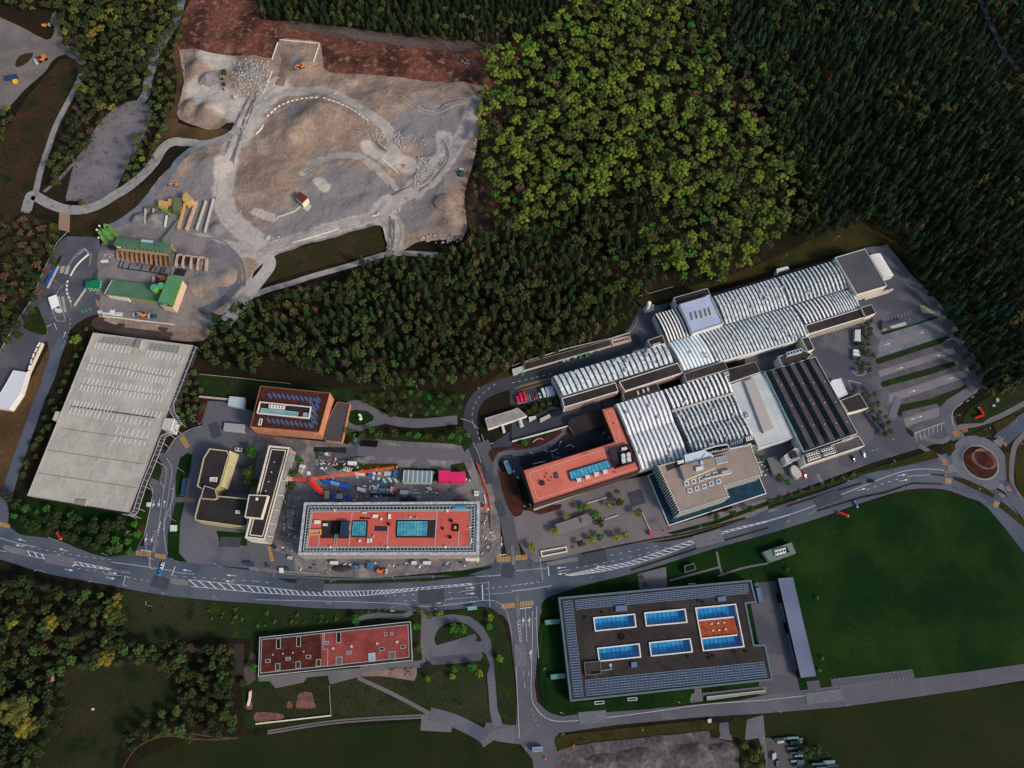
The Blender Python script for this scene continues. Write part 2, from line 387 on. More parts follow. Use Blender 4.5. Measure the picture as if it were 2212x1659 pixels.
ground_sheet('bank',P('D',1038,180,1075,150,1085,250,1080,380,1090,500,1030,530,1000,525,1000,440,1015,380,1035,300),mat('brown_slope',(66,50,40),(50,42,32),s=.06,grain=.3,gs=.5,bump=.4),1,2)
ground_sheet('soil',P('D',375,118,385,60,410,0,420,-40,545,-40,560,40,640,45,800,68,1078,96,1062,190,1040,200,880,190,690,170,600,150,400,125),m_soil,2,2)
ground_sheet('soil_bench',P('10',300,195,560,215,900,250,1160,300,1500,330,2070,380,2095,430,1900,445,1500,425,1050,365,700,315,250,240),m_qgrey if False else mat('soil_bench',(96,84,82),(78,68,66),s=.05,grain=.25,gs=.5,bump=.5),3,2)

# the quarry: one sheet with relief
def relief(name,polyD,m,step=1.6,base=.07):
    ws=Wl(polyD);xs=[p[0]for p in ws];ys=[p[1]for p in ws]
    x0,y0=min(xs)-step,min(ys)-step;nx=int((max(xs)-x0)/step)+2;ny=int((max(ys)-y0)/step)+2
    A=np.array(ws);B=np.roll(A,-1,0)
    X,Y=np.meshgrid(x0+step*np.arange(nx),y0+step*np.arange(ny),indexing='ij')
    ins=np.zeros(X.shape,bool)
    for(ax,ay),(bx,by)in zip(A,B):
        if ay == by:continue
        c=((ay > Y)!=(by > Y))&(X <(bx-ax)*(Y-ay)/(by-ay)+ax);ins ^= c
    mb=MB();idx={}
    def vid(i,j):
        if(i,j)in idx:return idx[(i,j)]
        x,y=X[i,j],Y[i,j];e=0
        if not ins[i,j]:
            p=np.array([x,y]);d=B-A;t=np.clip(((p-A)*d).sum(1)/(d*d).sum(1),0,1);q=A+d*t[:,None]
            k=np.argmin(((q-p)** 2).sum(1));x,y=q[k]
        z=base+Hf(x,y)+.25*math.sin(x*.31+1.7*math.sin(y*.23))*math.sin(y*.37+x*.11)+.2
        mb.v.append((x,y,max(base,z)));idx[(i,j)]=len(mb.v)-1;return idx[(i,j)]
    for i in range(nx-1):
        for j in range(ny-1):
            if ins[i,j]or ins[i+1,j]or ins[i,j+1]or ins[i+1,j+1]:
                mb.f.append((vid(i,j),vid(i+1,j),vid(i+1,j+1),vid(i,j+1)));mb.m.append(0)
    o=struct(name,mb,m)
    for p in o.data.polygons:p.use_smooth=True
    V=np.array(mb.v);T=np.zeros(len(V))
    for x,y,r,h in((745,420,28,.9),(700,480,28,.7),(800,470,24,.75),(620,500,22,.6),(900,440,26,.8),(960,350,20,.7),(990,260,24,.6),(900,250,26,.45),(440,400,26,.7),(330,500,34,.9),(480,520,24,.7),(400,620,26,.4),(280,600,26,.8),(640,250,11,.7),(700,340,8,.4),(545,160,13,.8),(440,220,14,.5),(860,290,12,.7),(930,300,14,.6),(520,640,20,.4),(790,200,14,.3),(640,135,10,.7)):
        p=W(x,y);T += h*np.exp(-((V[:,0]-p.x)** 2+(V[:,1]-p.y)** 2)/(r*r))
    PL=np.zeros(len(V))
    for t,pts,wd in(('10',(200,760,60,900,-60,1060,-130,1200),9),('10',(20,940,120,860,250,810,400,800,560,800,700,850,850,930,1000,1040,1120,1120,1180,1230,1210,1340),4),('10',(1900,900,1850,1080,1700,1340,1520,1560,1400,1659),6),('11',(1200,130,1080,200,900,260,600,345,330,425,150,480,20,540),5),('10',(1620,1200,1640,1330,1500,1500,1340,1659),6),('11',(1150,120,1090,210,1180,330,1180,520),8),
                       ('00',(2330,860,2200,1010,2080,1150,2000,1300,1960,1480,1930,1659),7),('01',(1930,100,1990,220,2100,330,2200,420,2290,540,2330,640,2230,780,2080,980,1950,1140),7),('00',(1750,800,1900,860,2060,960,2160,1040),12),('00',(1800,500,1960,560),8),('01',(2190,500,2000,500,1800,450,1600,420,1400,430),6),('10',(420,1520,560,1410,740,1370,900,1390,1030,1470,1160,1580),3),('10',(1000,1300,1200,1400,1350,1450),7),('10',(560,1600,600,1640),4),('11',(0,180,160,240),3)):
        c=np.array([tuple(W(*p))[:2]for p in smooth(P(t,*pts),6,False)]);d=np.full(len(V),1e9)
        for a in c:d=np.minimum(d,(V[:,0]-a[0])** 2+(V[:,1]-a[1])** 2)
        PL=np.maximum(PL,np.clip(1.25-np.sqrt(d)/wd*.75,0,1))
    at=o.data.attributes.new('pale','FLOAT','POINT');at.data.foreach_set('value',PL.astype(np.float32))
    at=o.data.attributes.new('tone','FLOAT','POINT');at.data.foreach_set('value',np.clip(T,0,1).astype(np.float32))
    return o
Q=smooth(P('D',388,110,450,116,510,122,550,124,590,128,604,88,650,90,693,95,700,150,740,162,800,166,880,178,960,184,1042,188,1040,240,1034,300,1022,360,1008,400,1003,440,1008,480,1000,518,940,522,900,528,870,546,845,542,832,515,826,492,800,492,700,520,600,550,556,580,545,600,545,625,520,650,480,680,455,682,450,700,430,720,330,714,215,690,212,600,214,545,245,485,300,445,325,412,360,370,400,340,430,320,460,310,500,285,505,262,470,280,430,276,388,260,385,230,400,180),2)
relief('quarry_ground',Q,m_quarry)
road('haul_road',P('00',2330,860,2200,1010,2080,1150,2000,1300,1960,1480,1930,1659)+P('01',1930,100,1990,220,2100,330,2200,420,2290,540,2330,640,2230,780,2080,980,1950,1140),9.5,m_haul,.1,True)
road('haul_road',P('10',200,760,60,900,-60,1060,-130,1200),13,m_haul,.12,True)
road('haul_road',P('10',20,940,120,860,250,810,400,800,560,800,700,850,850,930,1000,1040,1120,1120,1180,1230,1210,1340),6.5,mat('grey_haul_road',(146,145,142),(158,153,148),s=.08,grain=.1,gs=.6),.1,True)
road('haul_road',P('10',1900,900,1850,1080,1700,1340,1520,1560,1400,1659)+P('11',1200,130,1080,200,900,260,600,345,330,425,150,480,20,540),7,mat('pale_haul_road',(158,151,147),(146,141,139),s=.08,grain=.16,gs=.6),.1,True)
road('haul_road',P('10',1620,1200,1640,1330,1500,1500,1340,1659)+P('11',1150,120,1090,210,1180,330,1180,520),8,MATS['pale_haul_road'],.09,True)
road('quarry_track',P('10',420,1520,560,1410,740,1370,900,1390,1030,1470,1160,1580,1220,1659),4.5,MATS['grey_haul_road'],.12,True)
road('quarry_track',P('10',210,760,250,620,270,540,250,460),7,mat('tan_track',(126,106,92),(112,96,86),s=.1,grain=.2,gs=.6),.12,True)
road('quarry_track',P('01',2190,500,2000,500,1800,450,1600,420,1400,430),9,MATS['pale_haul_road'],.13,True)
road('gravel_road',P('00',2080,1130,1950,1200,1780,1250,1620,1240,1500,1240,1400,1310,1330,1420,1220,1540,1090,1640)+P('01',1000,30,850,120,700,160,560,150,420,100,290,30,260,60,230,170),8,mat('gravel_road',(130,131,132),(144,140,136),s=.05,c3=(112,114,118),s3=.2,grain=.14,gs=.6),.16,True)
road('gravel_road',P('00',1760,1270,1640,1330,1540,1420,1450,1540,1350,1659)+P('01',1290,50,1190,160,1050,260,950,310),6,m_blue,.14,True)
road('gravel_road',P('00',715,590,680,700,600,860,530,990,470,1120,410,1300,350,1480,310,1659)+P('01',290,40,230,180),4.6,MATS['gravel_road'],.1)
road('gravel_road',P('00',690,1370,620,1430,520,1540,380,1659),2.6,m_river,.1)
ground_sheet('gravel_yard',P('00',-60,120,0,150,200,240,400,345,460,300,470,230,430,180,480,90,520,230,560,370,700,470,745,540,700,560,560,470,450,530,400,610,300,700,200,790,60,940,-80,980),mat('gravel_lot',(116,110,108),(102,97,96),s=.04,c3=(126,112,106),s3=.06,grain=.16,gs=.6),2,2)
ground_sheet('gravel_yard',P('00',130,560,170,480,290,455,240,540,160,580),m_shrubland,3,2)
ground_sheet('bank',P('11',30,640,200,540,600,420,1050,290,1110,340,1115,500,900,560,600,640,300,720,40,800,0,740),mat('rough_bank',(46,44,24),(56,48,32),s=.06,c3=(30,44,18),s3=.1,grain=.25,gs=.5,bump=.3),1,2)
road('forest_track',P('11',-40,900,120,840,300,790,450,740,620,690,800,640,950,590,1100,545,1250,530,1400,535,1570,545),4.5,MATS['pale_haul_road'],.12)
road('forest_track',P('30',1810,-60,1860,60,1930,220,2030,420,2160,610),5,mat('dark_track',(70,82,92),(84,84,86),s=.3,grain=.2),.12)
road('forest_track',P('30',2040,450,2010,530,1940,590),4,MATS['dark_track'],.12)
rtk=random.Random(4);m_rut=mat('rut',(104,100,102),grain=.2);m_rutl=mat('pale_rut',(150,140,134),grain=.2)
for k in range(26):
    t,pts=rtk.choice([('10',(1620,1250,1640,1380,1500,1560,1380,1660)),('10',(1940,780,1900,1040,1760,1280,1560,1540)),('11',(1500,20,1300,120,1180,160,1080,210)),('10',(880,1160,960,1160,1040,1250,1150,1330)),('00',(2200,820,2120,1000,2040,1200,1990,1400)),('11',(1180,240,1200,360,1190,480,1150,520)),('01',(1700,430,1950,470,2060,640,2080,800)),('01',(1450,1150,1700,1100,1850,1130,1950,1080)),('10',(1200,860,1500,1000,1700,950,1900,920)),('10',(1640,100+1300,1560,1500,1420,1600,1200,1700))])
    dx,dy=rtk.uniform(-45,45),rtk.uniform(-30,30);q=[(x+dx+rtk.uniform(-12,12),y+dy+rtk.uniform(-12,12))for x,y in zip(pts[::2],pts[1::2])]
    for o2 in(0,7):road('wheel_track',P(t,*[v for p in q for v in(p[0]+o2,p[1]+o2*.4)]),.7,m_rut if k % 3 else m_rutl,.16+.001*k,True)
# the plant's asphalt and gravel yards
ground_sheet('plant_yard',P('01',-60,1480,60,1250,150,1130,220,1000,300,850,350,740,430,560,520,430,580,382,720,388,850,392,890,560,880,900,860,1050,760,1080,660,1140,600,1200,560,1330,500,1480,450,1640,350,1640,430,1400,410,1290,360,1300,280,1420,130,1720,-60,1760),m_asphv,6,0)
ground_sheet('yard',P('01',860,500,980,320,1180,250,1300,330,1500,330,1800,400,2050,520,2100,700,2030,850,1900,950,1760,1020,1900,1090,1880,1150,1500,1160,1180,1110,860,1060,880,800),m_yard,21,0)
for q,mm in((('01',1640,720,1780,690,1880,720,1880,830,1800,930,1690,900,1640,800),m_quarry),(('01',1900,720,2000,690,2050,740,1960,860,1890,880),m_blue),(('01',1720,1010,1880,940,2060,790,2080,830,1950,960,1820,1060,1740,1060),mat('dark_gravel',(92,92,98),(82,82,90),s=.1,grain=.2))):
    ground_sheet('gravel_patch',P(*q),mm,24,2)
ground_sheet('dark_patch',P('01',800,1110,900,1080,1200,1140,1500,1180,1620,1190,1510,1270,1400,1290,860,1200),mat('dark_soil',(62,54,54),(78,68,64),s=.08,grain=.3),7,2)
ground_sheet('bank',P('01',1500,1170,1850,1180,1830,1220,1740,1290,1480,1280,1500,1230),m_quarry,8,2)
for q in(('01',330,990,290,1010,215,1130,212,1180,300,1220,380,1240,410,1225,400,1150,360,1060),('01',540,545,500,580,478,650,500,640,530,600)):
    kerbed('grass_island',P(*q),m_lawn,20,2,.3)
for k,c in(('10',(30,1450)),):pass

# ---------------------------------------------------------------- roads
road('road',P('01',560,1240,490,1400,430,1600)+P('02',330,170,250,400,160,650,90,860,40,1060,20,1200,10,1330),7.2,m_asph2,.2)
MAIN=smooth(P('D',-60,1122,0,1138,25,1142,45,1154.7,85,1160,125,1167,175,1187,212,1199.7,245,1203,277,1197,300,1180,362,1179,377.5,1207,400,1215,475,1223.5,553,1233,640,1243,740,1249,850,1247,950,1240,1020,1228,1062,1218,1075,1205,1140,1203,1150,1213,1181,1214,1253,1194,1356,1176,1456,1168,1531,1148,1618,1118,1659,1100,1784,1059,1884,1019,1959,995,2029,983,2060,985,
                2140,1050,2180,1080,2230,1180,2230,1215,2134,1098,2084,1073,2034,1057,1959,1058,1859,1087,1784,1114,1659,1153,1560,1180,1456,1212,1363,1240,1270,1262,1190,1288,1170,1305,1163,1330,1088,1330,1065,1316,1040,1311,975,1317,915,1321,870,1319,803,1316,678,1313.5,553,1303,475,1298,370,1288,275,1272,215,1260,97,1238,0,1208,-60,1195),3)
mb=MB();mb.sheet(Wl(MAIN),.23);struct('main_road',mb,m_asph2)
RC=W(2117,999)                                  # roundabout centre
mb=MB();RO=[(RC.x+19.0*math.cos(t),RC.y+19.0*math.sin(t))for t in np.linspace(0,2*math.pi,64,endpoint=False)]
mb.sheet(RO,.26);struct('roundabout',mb,mat('roundabout_asphalt',(100,102,110),(92,95,104),s=.05,grain=.1,gs=.9))
road('road',P('32',1640,480,1560,330,1540,200,1640,110,1760,20,1800,-90)+P('31',1740,1430,1640,1280,1520,1090,1380,920,1200,740,1080,590,980,470),9.5,m_asph,.2)
road('road',P('32',2000,500,2130,380,2260,290),10,m_asph2,.24)
road('road',P('32',2040,830,2120,980,2230,1130,2300,1220),8,m_asph2,.24)
road('footpath',P('32',1260,430,1500,500,1640,380,1800,350,2000,280,2230,160),3.4,m_walk,.19)
road('footpath',P('32',2230,420,2140,520,2110,640,2100,800,2120,900,2240,1060),3.4,m_walk,.19)
road('footpath',P('32',1300,530,1420,600,1530,660),3.4,m_walk,.21)
# south road, side lane, school lane
ground_sheet('south_road',P('D',1082,1320,1168,1320,1162,1370,1160,1420,1155,1480,1160,1515,1180,1535,1215,1546,1400,1532,1600,1512,1660,1500,1740,1490,1900,1470,1980,1465,2100,1450,2240,1430,2240,1465,2100,1488,1930,1512,1810,1528,1660,1540,1500,1550,1330,1566,1205,1584,1202,1620,1230,1660,1220,1720,1160,1720,1150,1640,1125,1608,1075,1602,1040,1592,1050,1560,1115,1566,1118,1500,1110,1430,1103,1370,1098,1345),mat('south_road_asphalt',(92,92,99),(84,85,93),s=.03,c3=(99,98,104),s3=.06,grain=.1,gs=.9),5,0)
road('road',P('13',2010,1450,1960,1380,1800,1290,1650,1230,1500,1190),7,m_asph,.17)
ground_sheet('meadow',P('13',-60,960,160,975,330,930,520,900,640,945,650,1110,560,1190,300,1230,60,1260,-80,1180),MATS['rough_field'],3,2)
ground_sheet('lay_by',P('13',1430,1200,1700,1200,1700,1280,1685,1350,1420,1335),m_walk,6,0)
ground_sheet('road_apron',P('13',1680,1230,2030,1330,2230,1300,2230,1450,2000,1400,1840,1330,1680,1290),m_asph,5,0)
road('lane',P('13',1460,300,1455,420,1450,600,1455,740,1300,770,900,800),4,m_walk,.15)
road('lane',P('13',1520,380,1700,360,1850,380,1960,480,2010,620,2030,800,2050,1000,2060,1150,2090,1300),5.5,m_asph,.16)
ground_sheet('car_park',P('13',1480,370,1600,350,1800,350,1900,390,1960,470,1990,560,1980,660,1930,740,1520,770,1480,700),m_asph,4,0)
road('path',P('13',880,880,1100,980,1300,1080,1500,1190),2.2,m_walk,.13)
for dy in(0,22):road('farm_track',P('13',1480,1200+dy,1000,1225+dy,600,1260+dy,100,1340+dy),.9,m_walk,.12)
for dy in(0,40):road('farm_track',P('03',1040,1700,1150,1520,1270,1430,1450,1370+dy*.3,1650,1365+dy,1850,1390+dy*.6,2060,1400),.8,mat('dirt_track',(86,68,50),(72,58,44),s=.2,grain=.25),.12)
road('path',P('13',870,430,900,370,1050,340,1250,350,1350,310),3,m_asph,.13)
ground_sheet('terrace',P('13',20,870,600,820,1440,750,1390,780,1390,850,1370,905,1110,865,900,870,640,938,620,860,440,875,410,920,170,970,120,910,20,910),m_walk,5,0)
ground_sheet('playground',P('13',900,820,1390,775,1385,860,1365,905,1110,868,930,862),mat('playground_sand',(132,112,106),(120,104,100),s=.2,grain=.12),6,0)
for q in(('13',360,1060,380,1010,480,1005,500,1090,520,1140,350,1140),('13',270,1100,300,1080,320,1130,270,1145),('13',0,1180,120,1180,240,1200,200,1250,0,1260),('03',2125,1100,2180,1090,2180,1150,2130,1150)):
    ground_sheet('playground',P(*q),mat('garden_earth',(120,86,74),(96,72,60),s=.3,grain=.2),5,2)
ground_sheet('terrace',P('03',2110,870,2105,800,2140,740,2180,650,2215,690,2200,800,2212,890,2140,950),mat('wood_deck',(84,72,72),grain=.15),4,0)
ground_sheet('path',P('03',2030,590,2110,585,2105,860,2010,860),mat('dark_path',(56,50,50),grain=.2),3,0)
for q in(('13',1560,600,1570,470,1650,410,1770,400,1870,450,1955,555,1900,560,1890,500),('13',1480,700,1520,770,1940,730,1945,665,1990,680,1995,860,1560,820,1470,760)):
    kerbed('grass_island',P(*q),m_lawn,6,2)
ground_sheet('parking_bay',P('13',1590,520,1890,495,1900,565,1590,600),m_asph,8,0)
ground_sheet('parking_bay',P('13',1510,705,1940,660,1945,730,1520,770),m_asphv,8,0)

# M-side yard (warehouse junction) and the site
ground_sheet('yard',P('02',1195,1480,1245,1420,1250,1200,1300,1020,1315,900,1285,870,1310,810,1380,840,1410,700,1370,640,1380,590,1420,600,1500,480,1560,430,1745,360,1790,200,1800,145,1980,155,2190,240,2212,430,2260,1659,2220,1600,1600,1545,1500,1530,1440,1480),m_asph,4,0)
ground_sheet('yard',P('12',-60,430,800,520,870,470,1700,520,1900,560,2000,700,2100,1000,2120,1480,2090,1560,1900,1600,1000,1680,0,1640,-60,1600),m_site,5,0)
ground_sheet('yard',P('12',-60,1360,90,1400,170,1440,330,1500,330,1620,-60,1580),m_asph,7,0)
road('site_road',P('12',2000,690,1880,610,1600,610,1200,585,900,570,780,570),8,mat('site_road',(98,97,102),grain=.1),.19)
road('site_road',P('12',880,570,700,620,580,680,560,790,800,850,1200,860),6,m_asphv,.19)
road('site_road',P('12',1890,640,1900,760,1870,860,1700,950,1500,1000),5,mat('site_road_pale',(122,118,116),grain=.16),.2)
road('road',P('22',30,1560,-20,1300,-60,1100,-110,900,-180,700,-260,500),8.8,mat('side_road',(84,85,91),(75,76,84),s=.04,c3=(92,93,98),s3=.05,grain=.1),.24)
ground_sheet('yard',P('D',1060,960,1150,900,1190,880,1340,860,1340,980,1140,1010,1110,1040),m_asphd,6,0)
road('road',P('12',1980,760,1900,560,1860,440,1850,320,1870,200,1950,90,2100,20)+P('21',100,1620,300,1570,500,1500,900,1360,1100,1270),9.5,m_asphd,.22)
ground_sheet('yard',P('21',300,1680,340,1520,420,1480,950,1310,1080,1050,1100,1000,1220,990,1400,950,1240,1080,1330,1300,900,1440),m_asphv,8,0)
ground_sheet('yard',P('21',-20,1640,350,1540,380,1700,380,1800,-20,1840),m_asphd,8,0)
ground_sheet('yard',P('22',-30,460,0,340,440,230,470,270,780,170,890,500,880,520,500,640,110,750),m_pond,9,0)
ground_sheet('yard',P('22',0,330,480,250,760,160,800,380,540,420,480,350,0,500),m_asphd,10,0)
ground_sheet('plaza',P('22',-10,1080,200,1100,860,850,1180,790,1360,1230,2212,990,2212,1110,2000,1170,1500,1310,1000,1400,600,1480,200,1545,120,1480,40,1330,0,1200),m_pave,9,0)
road('footpath',P('12',1740,310,1400,340,1150,310,1000,240,880,180,800,190),6.5,mat('grey_path',(90,90,98),(98,97,103),s=.05,grain=.1),.16)
ground_sheet('footpath',P('12',790,180,870,170,980,210,1080,260,1160,330,1000,370,900,410,820,400,770,360),MATS['grey_path'],5,2)
road('footpath',P('22',0,600,120,590,300,540,420,430,500,400),4,MATS['grey_path'],.32)
road('footpath',P('12',2230,590,2110,610,2070,700,2080,800),3,MATS['grey_path'],.3)
# factory east yards and car park
ground_sheet('yard',P('31',840,480,1020,465,1130,600,1250,760,1380,920,1500,1060,1640,1280,1760,1450,1890,1700)+P('32',1700,30,1540,150,1500,280,1600,430,1500,500,900,680,500,830,0,1010,-300,1080,-400,900)+P('31',-200,1700,-200,1300),m_asphv,5,0)
mpk=mat('gravel_bays',(92,90,94),(80,79,83),s=.12,c3=(92,90,92),s3=.4,grain=.25,gs=.9);mlane=mat('parking_lane',(120,117,121),(112,110,115),s=.06,grain=.1)
for(a,b,w_)in(((980,1250,1480,1115),0,0),):pass
for q,mm in((('31',960,1250,1450,1090,1490,1140,970,1300),m_blue),(('31',960,1300,1490,1140,1520,1200,950,1390),mlane),(('31',940,1390,1520,1200,1555,1240,935,1440),m_blue),
              (('31',940,1500,1570,1290,1600,1340,960,1550),mpk),(('31',950,1550,1600,1340,1620,1400,970,1610),mlane),(('31',965,1600,1600,1400,1620,1460,985,1659),mpk),
              (('32',1030,30,1720,-190,1740,-140,1040,80),mpk),(('32',1040,90,1740,-140,1720,-60,1050,170),mlane),(('32',1080,150,1680,-30,1700,20,1120,200),mpk),
              (('32',1160,250,1430,160,1470,200,1170,300),mpk),(('32',1170,300,1470,200,1500,270,1190,370),mlane),(('32',1190,370,1500,270,1520,330,1250,430),mpk)):
    ground_sheet('car_park',P(*q),mm,7,0)
for q in(('31',935,1440,1550,1240,1560,1290,950,1490,930,1470),('31',980,1640,1610,1460,1625,1500,1400,1580,1100,1659,1000,1690,975,1670),('32',1075,160,1100,190,1400,130,1640,40,1710,0,1720,30,1540,140,1490,200,1460,170,1160,240,1150,290,1120,270),
          ('31',960,1220,1230,1150,1460,1070,1470,1090,1000,1235),('32',1180,375,1240,400,1265,440,1250,465,1200,420)):
    kerbed('grass_island',P(*q),m_lawn,9,0)
for q,mm in((('32',1700,345,1690,290,1740,210,1900,110,2000,80,2240,0,2240,130,2000,230,1850,340),m_lawn),(('32',1770,430,1890,380,1930,450,1830,465),m_bank),(('32',1945,350,2100,270,2150,290,2050,380,1980,420),m_bank),
              (('32',1500,545,1600,490,1620,560,1560,630),m_bank),(('32',900,740,1200,640,1430,565,1480,640,1300,680,1000,750),m_bank),(('32',1600,800,1700,820,1880,900,1960,960,1940,985,1780,910,1600,825),m_bank),
              (('32',1990,1060,2010,1010,2100,1080,2212,1190,2212,1240),m_bank),(('32',2045,580,2085,590,2080,860,2060,840),m_bank),(('32',1595,880,1900,1010,1915,1050,1600,900),m_asphv),
              (('32',1200,640,900,730,500,860,200,950,0,1000,0,1050,400,920,800,790,1000,740),m_lawn),(('32',150,1050,500,940,800,850,810,865,500,960,170,1065),m_shrubland),
              (('32',420,1090,800,970,1000,930,1250,850,1500,860,1520,875,1250,865,1000,950,800,990,430,1105),m_shrubland),(('32',1400,775,1520,785,1520,800,1400,785),m_bank)):
    kerbed('planted_strip',P(*q),mm,13,0,.2)
for q,mm in((('22',600,1475,1000,1390,1500,1305,2000,1175,2025,1160,2010,1150,1500,1285,1000,1375,600,1460),m_shrubland),(('22',1030,1615,1600,1430,2212,1250,2212,1235,1600,1410,1020,1600),m_bank),
              (('22',1330,1290,1750,1180,2212,1010,2212,1050,1750,1215,1400,1300),m_turf),(('13',170,20,300,60,600,68,1000,65,1500,45,1900,0,1880,-10,1400,20,900,38,400,30),m_lawn),
              (('12',1500,1655,1800,1610,2030,1570,2040,1590,1800,1660),m_turf),
              (('02',1320,670,1390,700,1400,760,1380,830,1310,800,1290,740),m_lawn),(('02',1520,980,1520,800,1560,640,1620,600,1665,610,1650,720,1610,900,1600,980),m_turf),(('02',1450,1500,1450,1300,1490,1150,1520,1025,1600,1025,1560,1200,1550,1460,1620,1540,1500,1530),m_turf),
              (('02',1870,1270,2130,1290,2140,1400,2000,1395,1900,1360),m_turf),(('12',800,235,870,225,960,235,1020,280,1010,320,940,350,870,362,810,335,790,290),m_turf),(('12',770,420,1000,400,1200,440,1500,440,1780,370,1860,440,1870,520,1800,590,1780,520,1300,500,860,460,800,520),m_lawn),
              (('12',650,690,700,680,1000,690,1220,690,1250,740,900,760,720,750,660,720),m_bank),(('12',1260,728,1560,735,1570,760,1270,755),m_turf),(('12',1680,700,1800,680,1850,800,1860,830,1820,830,1810,755,1690,750),m_bank),
              (('13',1480,310,1830,290,2000,270,2100,330,2160,460,2190,700,2200,1000,2212,1290,2140,1280,2090,1160,2060,800,2030,560,1960,430,1850,350,1700,330,1480,360),m_lawn),
              (('23',280,500,250,420,290,260,400,200,490,1090,600,1090,1130,1030,1135,1100,1090,1140,700,1180,430,1212,320,1180,250,1080,240,900,262,700),m_turf),(('23',1205,1020,1560,980,1530,1095,1280,1122,1220,1080),m_turf),
              (('23',370,1400,400,1375,900,1320,1690,1240,1770,1290,1800,1360,1790,1400,1740,1330,1690,1330,700,1430,480,1470,400,1510,370,1450),m_bank),(('23',430,180,700,100,1090,0,1090,115,410,185),m_turf),(('23',1870,1260,1930,1210,2030,1240,2010,1400,2060,1480,2180,1520,2180,1700,2000,1700,1960,1400,1880,1370),m_olive),
              (('02',100,1200,60,1020,230,990,1100,1120,1260,1000,1310,900,1320,960,1250,1300,1180,1440,1100,1480,950,1490,700,1410,400,1320,180,1290),m_turf)):
    kerbed('planted_ground',P(*q),mm,14,0,.16)
pr=random.Random(8);m_pd=mat('asphalt_patch',(68,72,82),(62,66,76),s=.3,grain=.1);m_pl=mat('worn_asphalt_patch',(104,106,114),(96,99,108),s=.3,grain=.12)
for t,a,b,wd in[('02',(1340,1260),(1352,1400),40),('12',(2090,1010),(2130,1140),60),('12',(1990,760),(2020,860),60),('D',(640,1262),(700,1266),22),('D',(905,1290),(960,1286),26),('D',(100,1205),(160,1216),18),('D',(1250,1212),(1310,1200),22),('D',(1500,1172),(1560,1156),24),('D',(1760,1088),(1815,1066),22),('D',(1122,1390),(1126,1440),20),('D',(1250,1552),(1310,1547),20),('D',(1740,1510),(1820,1500),18),('D',(1940,860),(1925,905),14),('D',(475,1170),(520,1172),20),('D',(1880,700),(1900,730),16),('D',(460,915),(470,945),20),('D',(1085,1232),(1110,1236),26),('D',(330,1255),(365,1262),20),('D',(1690,955),(1720,945),16),('D',(1360,1080),(1390,1072),30)]:
    A,B0=P(t,*a)[0],P(t,*b)[0];road('asphalt_patch',[A,B0],wd*.3*(.25 if t != 'D' else 1)+pr.uniform(0,1),pr.choice([m_pd,m_pl]),.235+bumpz(),False,0)
ground_sheet('rubble_yard',P('23',400,1510,480,1480,700,1440,1400,1370,1700,1335,1720,1400,1900,1440,1960,1500,1960,1720,340,1720,390,1600),mat('rubble',(92,87,88),(76,72,74),s=.05,c3=(104,100,98),s3=.12,grain=.35,gs=.45,bump=.4,bs=.5,detail=6),3,0)
ground_sheet('yard',P('23',1790,1270,1880,1260,1900,1420,1720,1400,1790,1400),m_asph,6,0)
ground_sheet('yard',P('23',2030,1240,2170,1200,2212,1659,2130,1400,2010,1420),m_asph,4,0)
ground_sheet('storage_yard',P('33',-20,1400,60,1400,170,1440,260,1700,-20,1700),mat('storage_yard',(84,80,80),grain=.2),3,0)
for q in(('33',-80,860,240,845,275,990,-80,1030),('33',330,910,440,900,455,975,345,985),('33',540,890,1245,805,1270,880,550,965)):
    ground_sheet('parking_bay',P(*q),mat('parking_pave',(82,83,90),grain=.1),6,0)
ground_sheet('yard',P('23',2100,60,2212,50,2290,40)+P('33',110,30,240,850,0,860,-90,560,-150,250),m_asphv,6,0)
ground_sheet('terrace',P('22',1070,1690,1090,1640,1330,1580)+P('23',1340,90,1100,115,1090,0),m_walk,7,0)
road('path',P('22',1360,1700,1800,1580),1.2,m_walk,.1)
road('path',P('22',1820,1659,1790,1560,1770,1450),1.4,m_walk,.11)
road('path',P('22',1780,1659,2000,1590,2212,1550),1.2,m_walk,.12)
ground_sheet('garden_bed',P('22',110,1080,240,1050,430,1040,420,1080,240,1130),m_mulch,12,0)
for q in(('22',0,780,60,900,95,1100,60,1140,10,1140,-60,1000,-100,820),('12',2080,730,2120,850,2180,1000,2230,1150,2230,800,2100,760),('12',2010,600,2050,560,2212,540,2212,560,2080,600,2050,680),('22',0,530,200,490,410,400,420,430,300,510,100,560,0,560),('22',460,400,520,380,520,470,480,450),
          ('02',1740,140,1795,150,1780,220,1740,340,1700,330),('02',1180,1270,1245,1200,1240,1310)):
    kerbed('garden_bed',P(*q),m_mulch,15,2,.2)
for(x,y,a,b)in((245,655,16,10),(98,695,8,6),(525,580,10,5),(700,525,15,8),(38,920,7,11)):
    c=P('22',x,y)[0];mb=MB();mb.prism(Wl([(c[0]+a*math.cos(t),c[1]+b*math.sin(t))for t in np.linspace(0,6.28,20,endpoint=False)]),.2,.6);struct('garden_bed',mb,mat('dark_bed',(34,32,30),(44,36,30),s=.3,grain=.3))

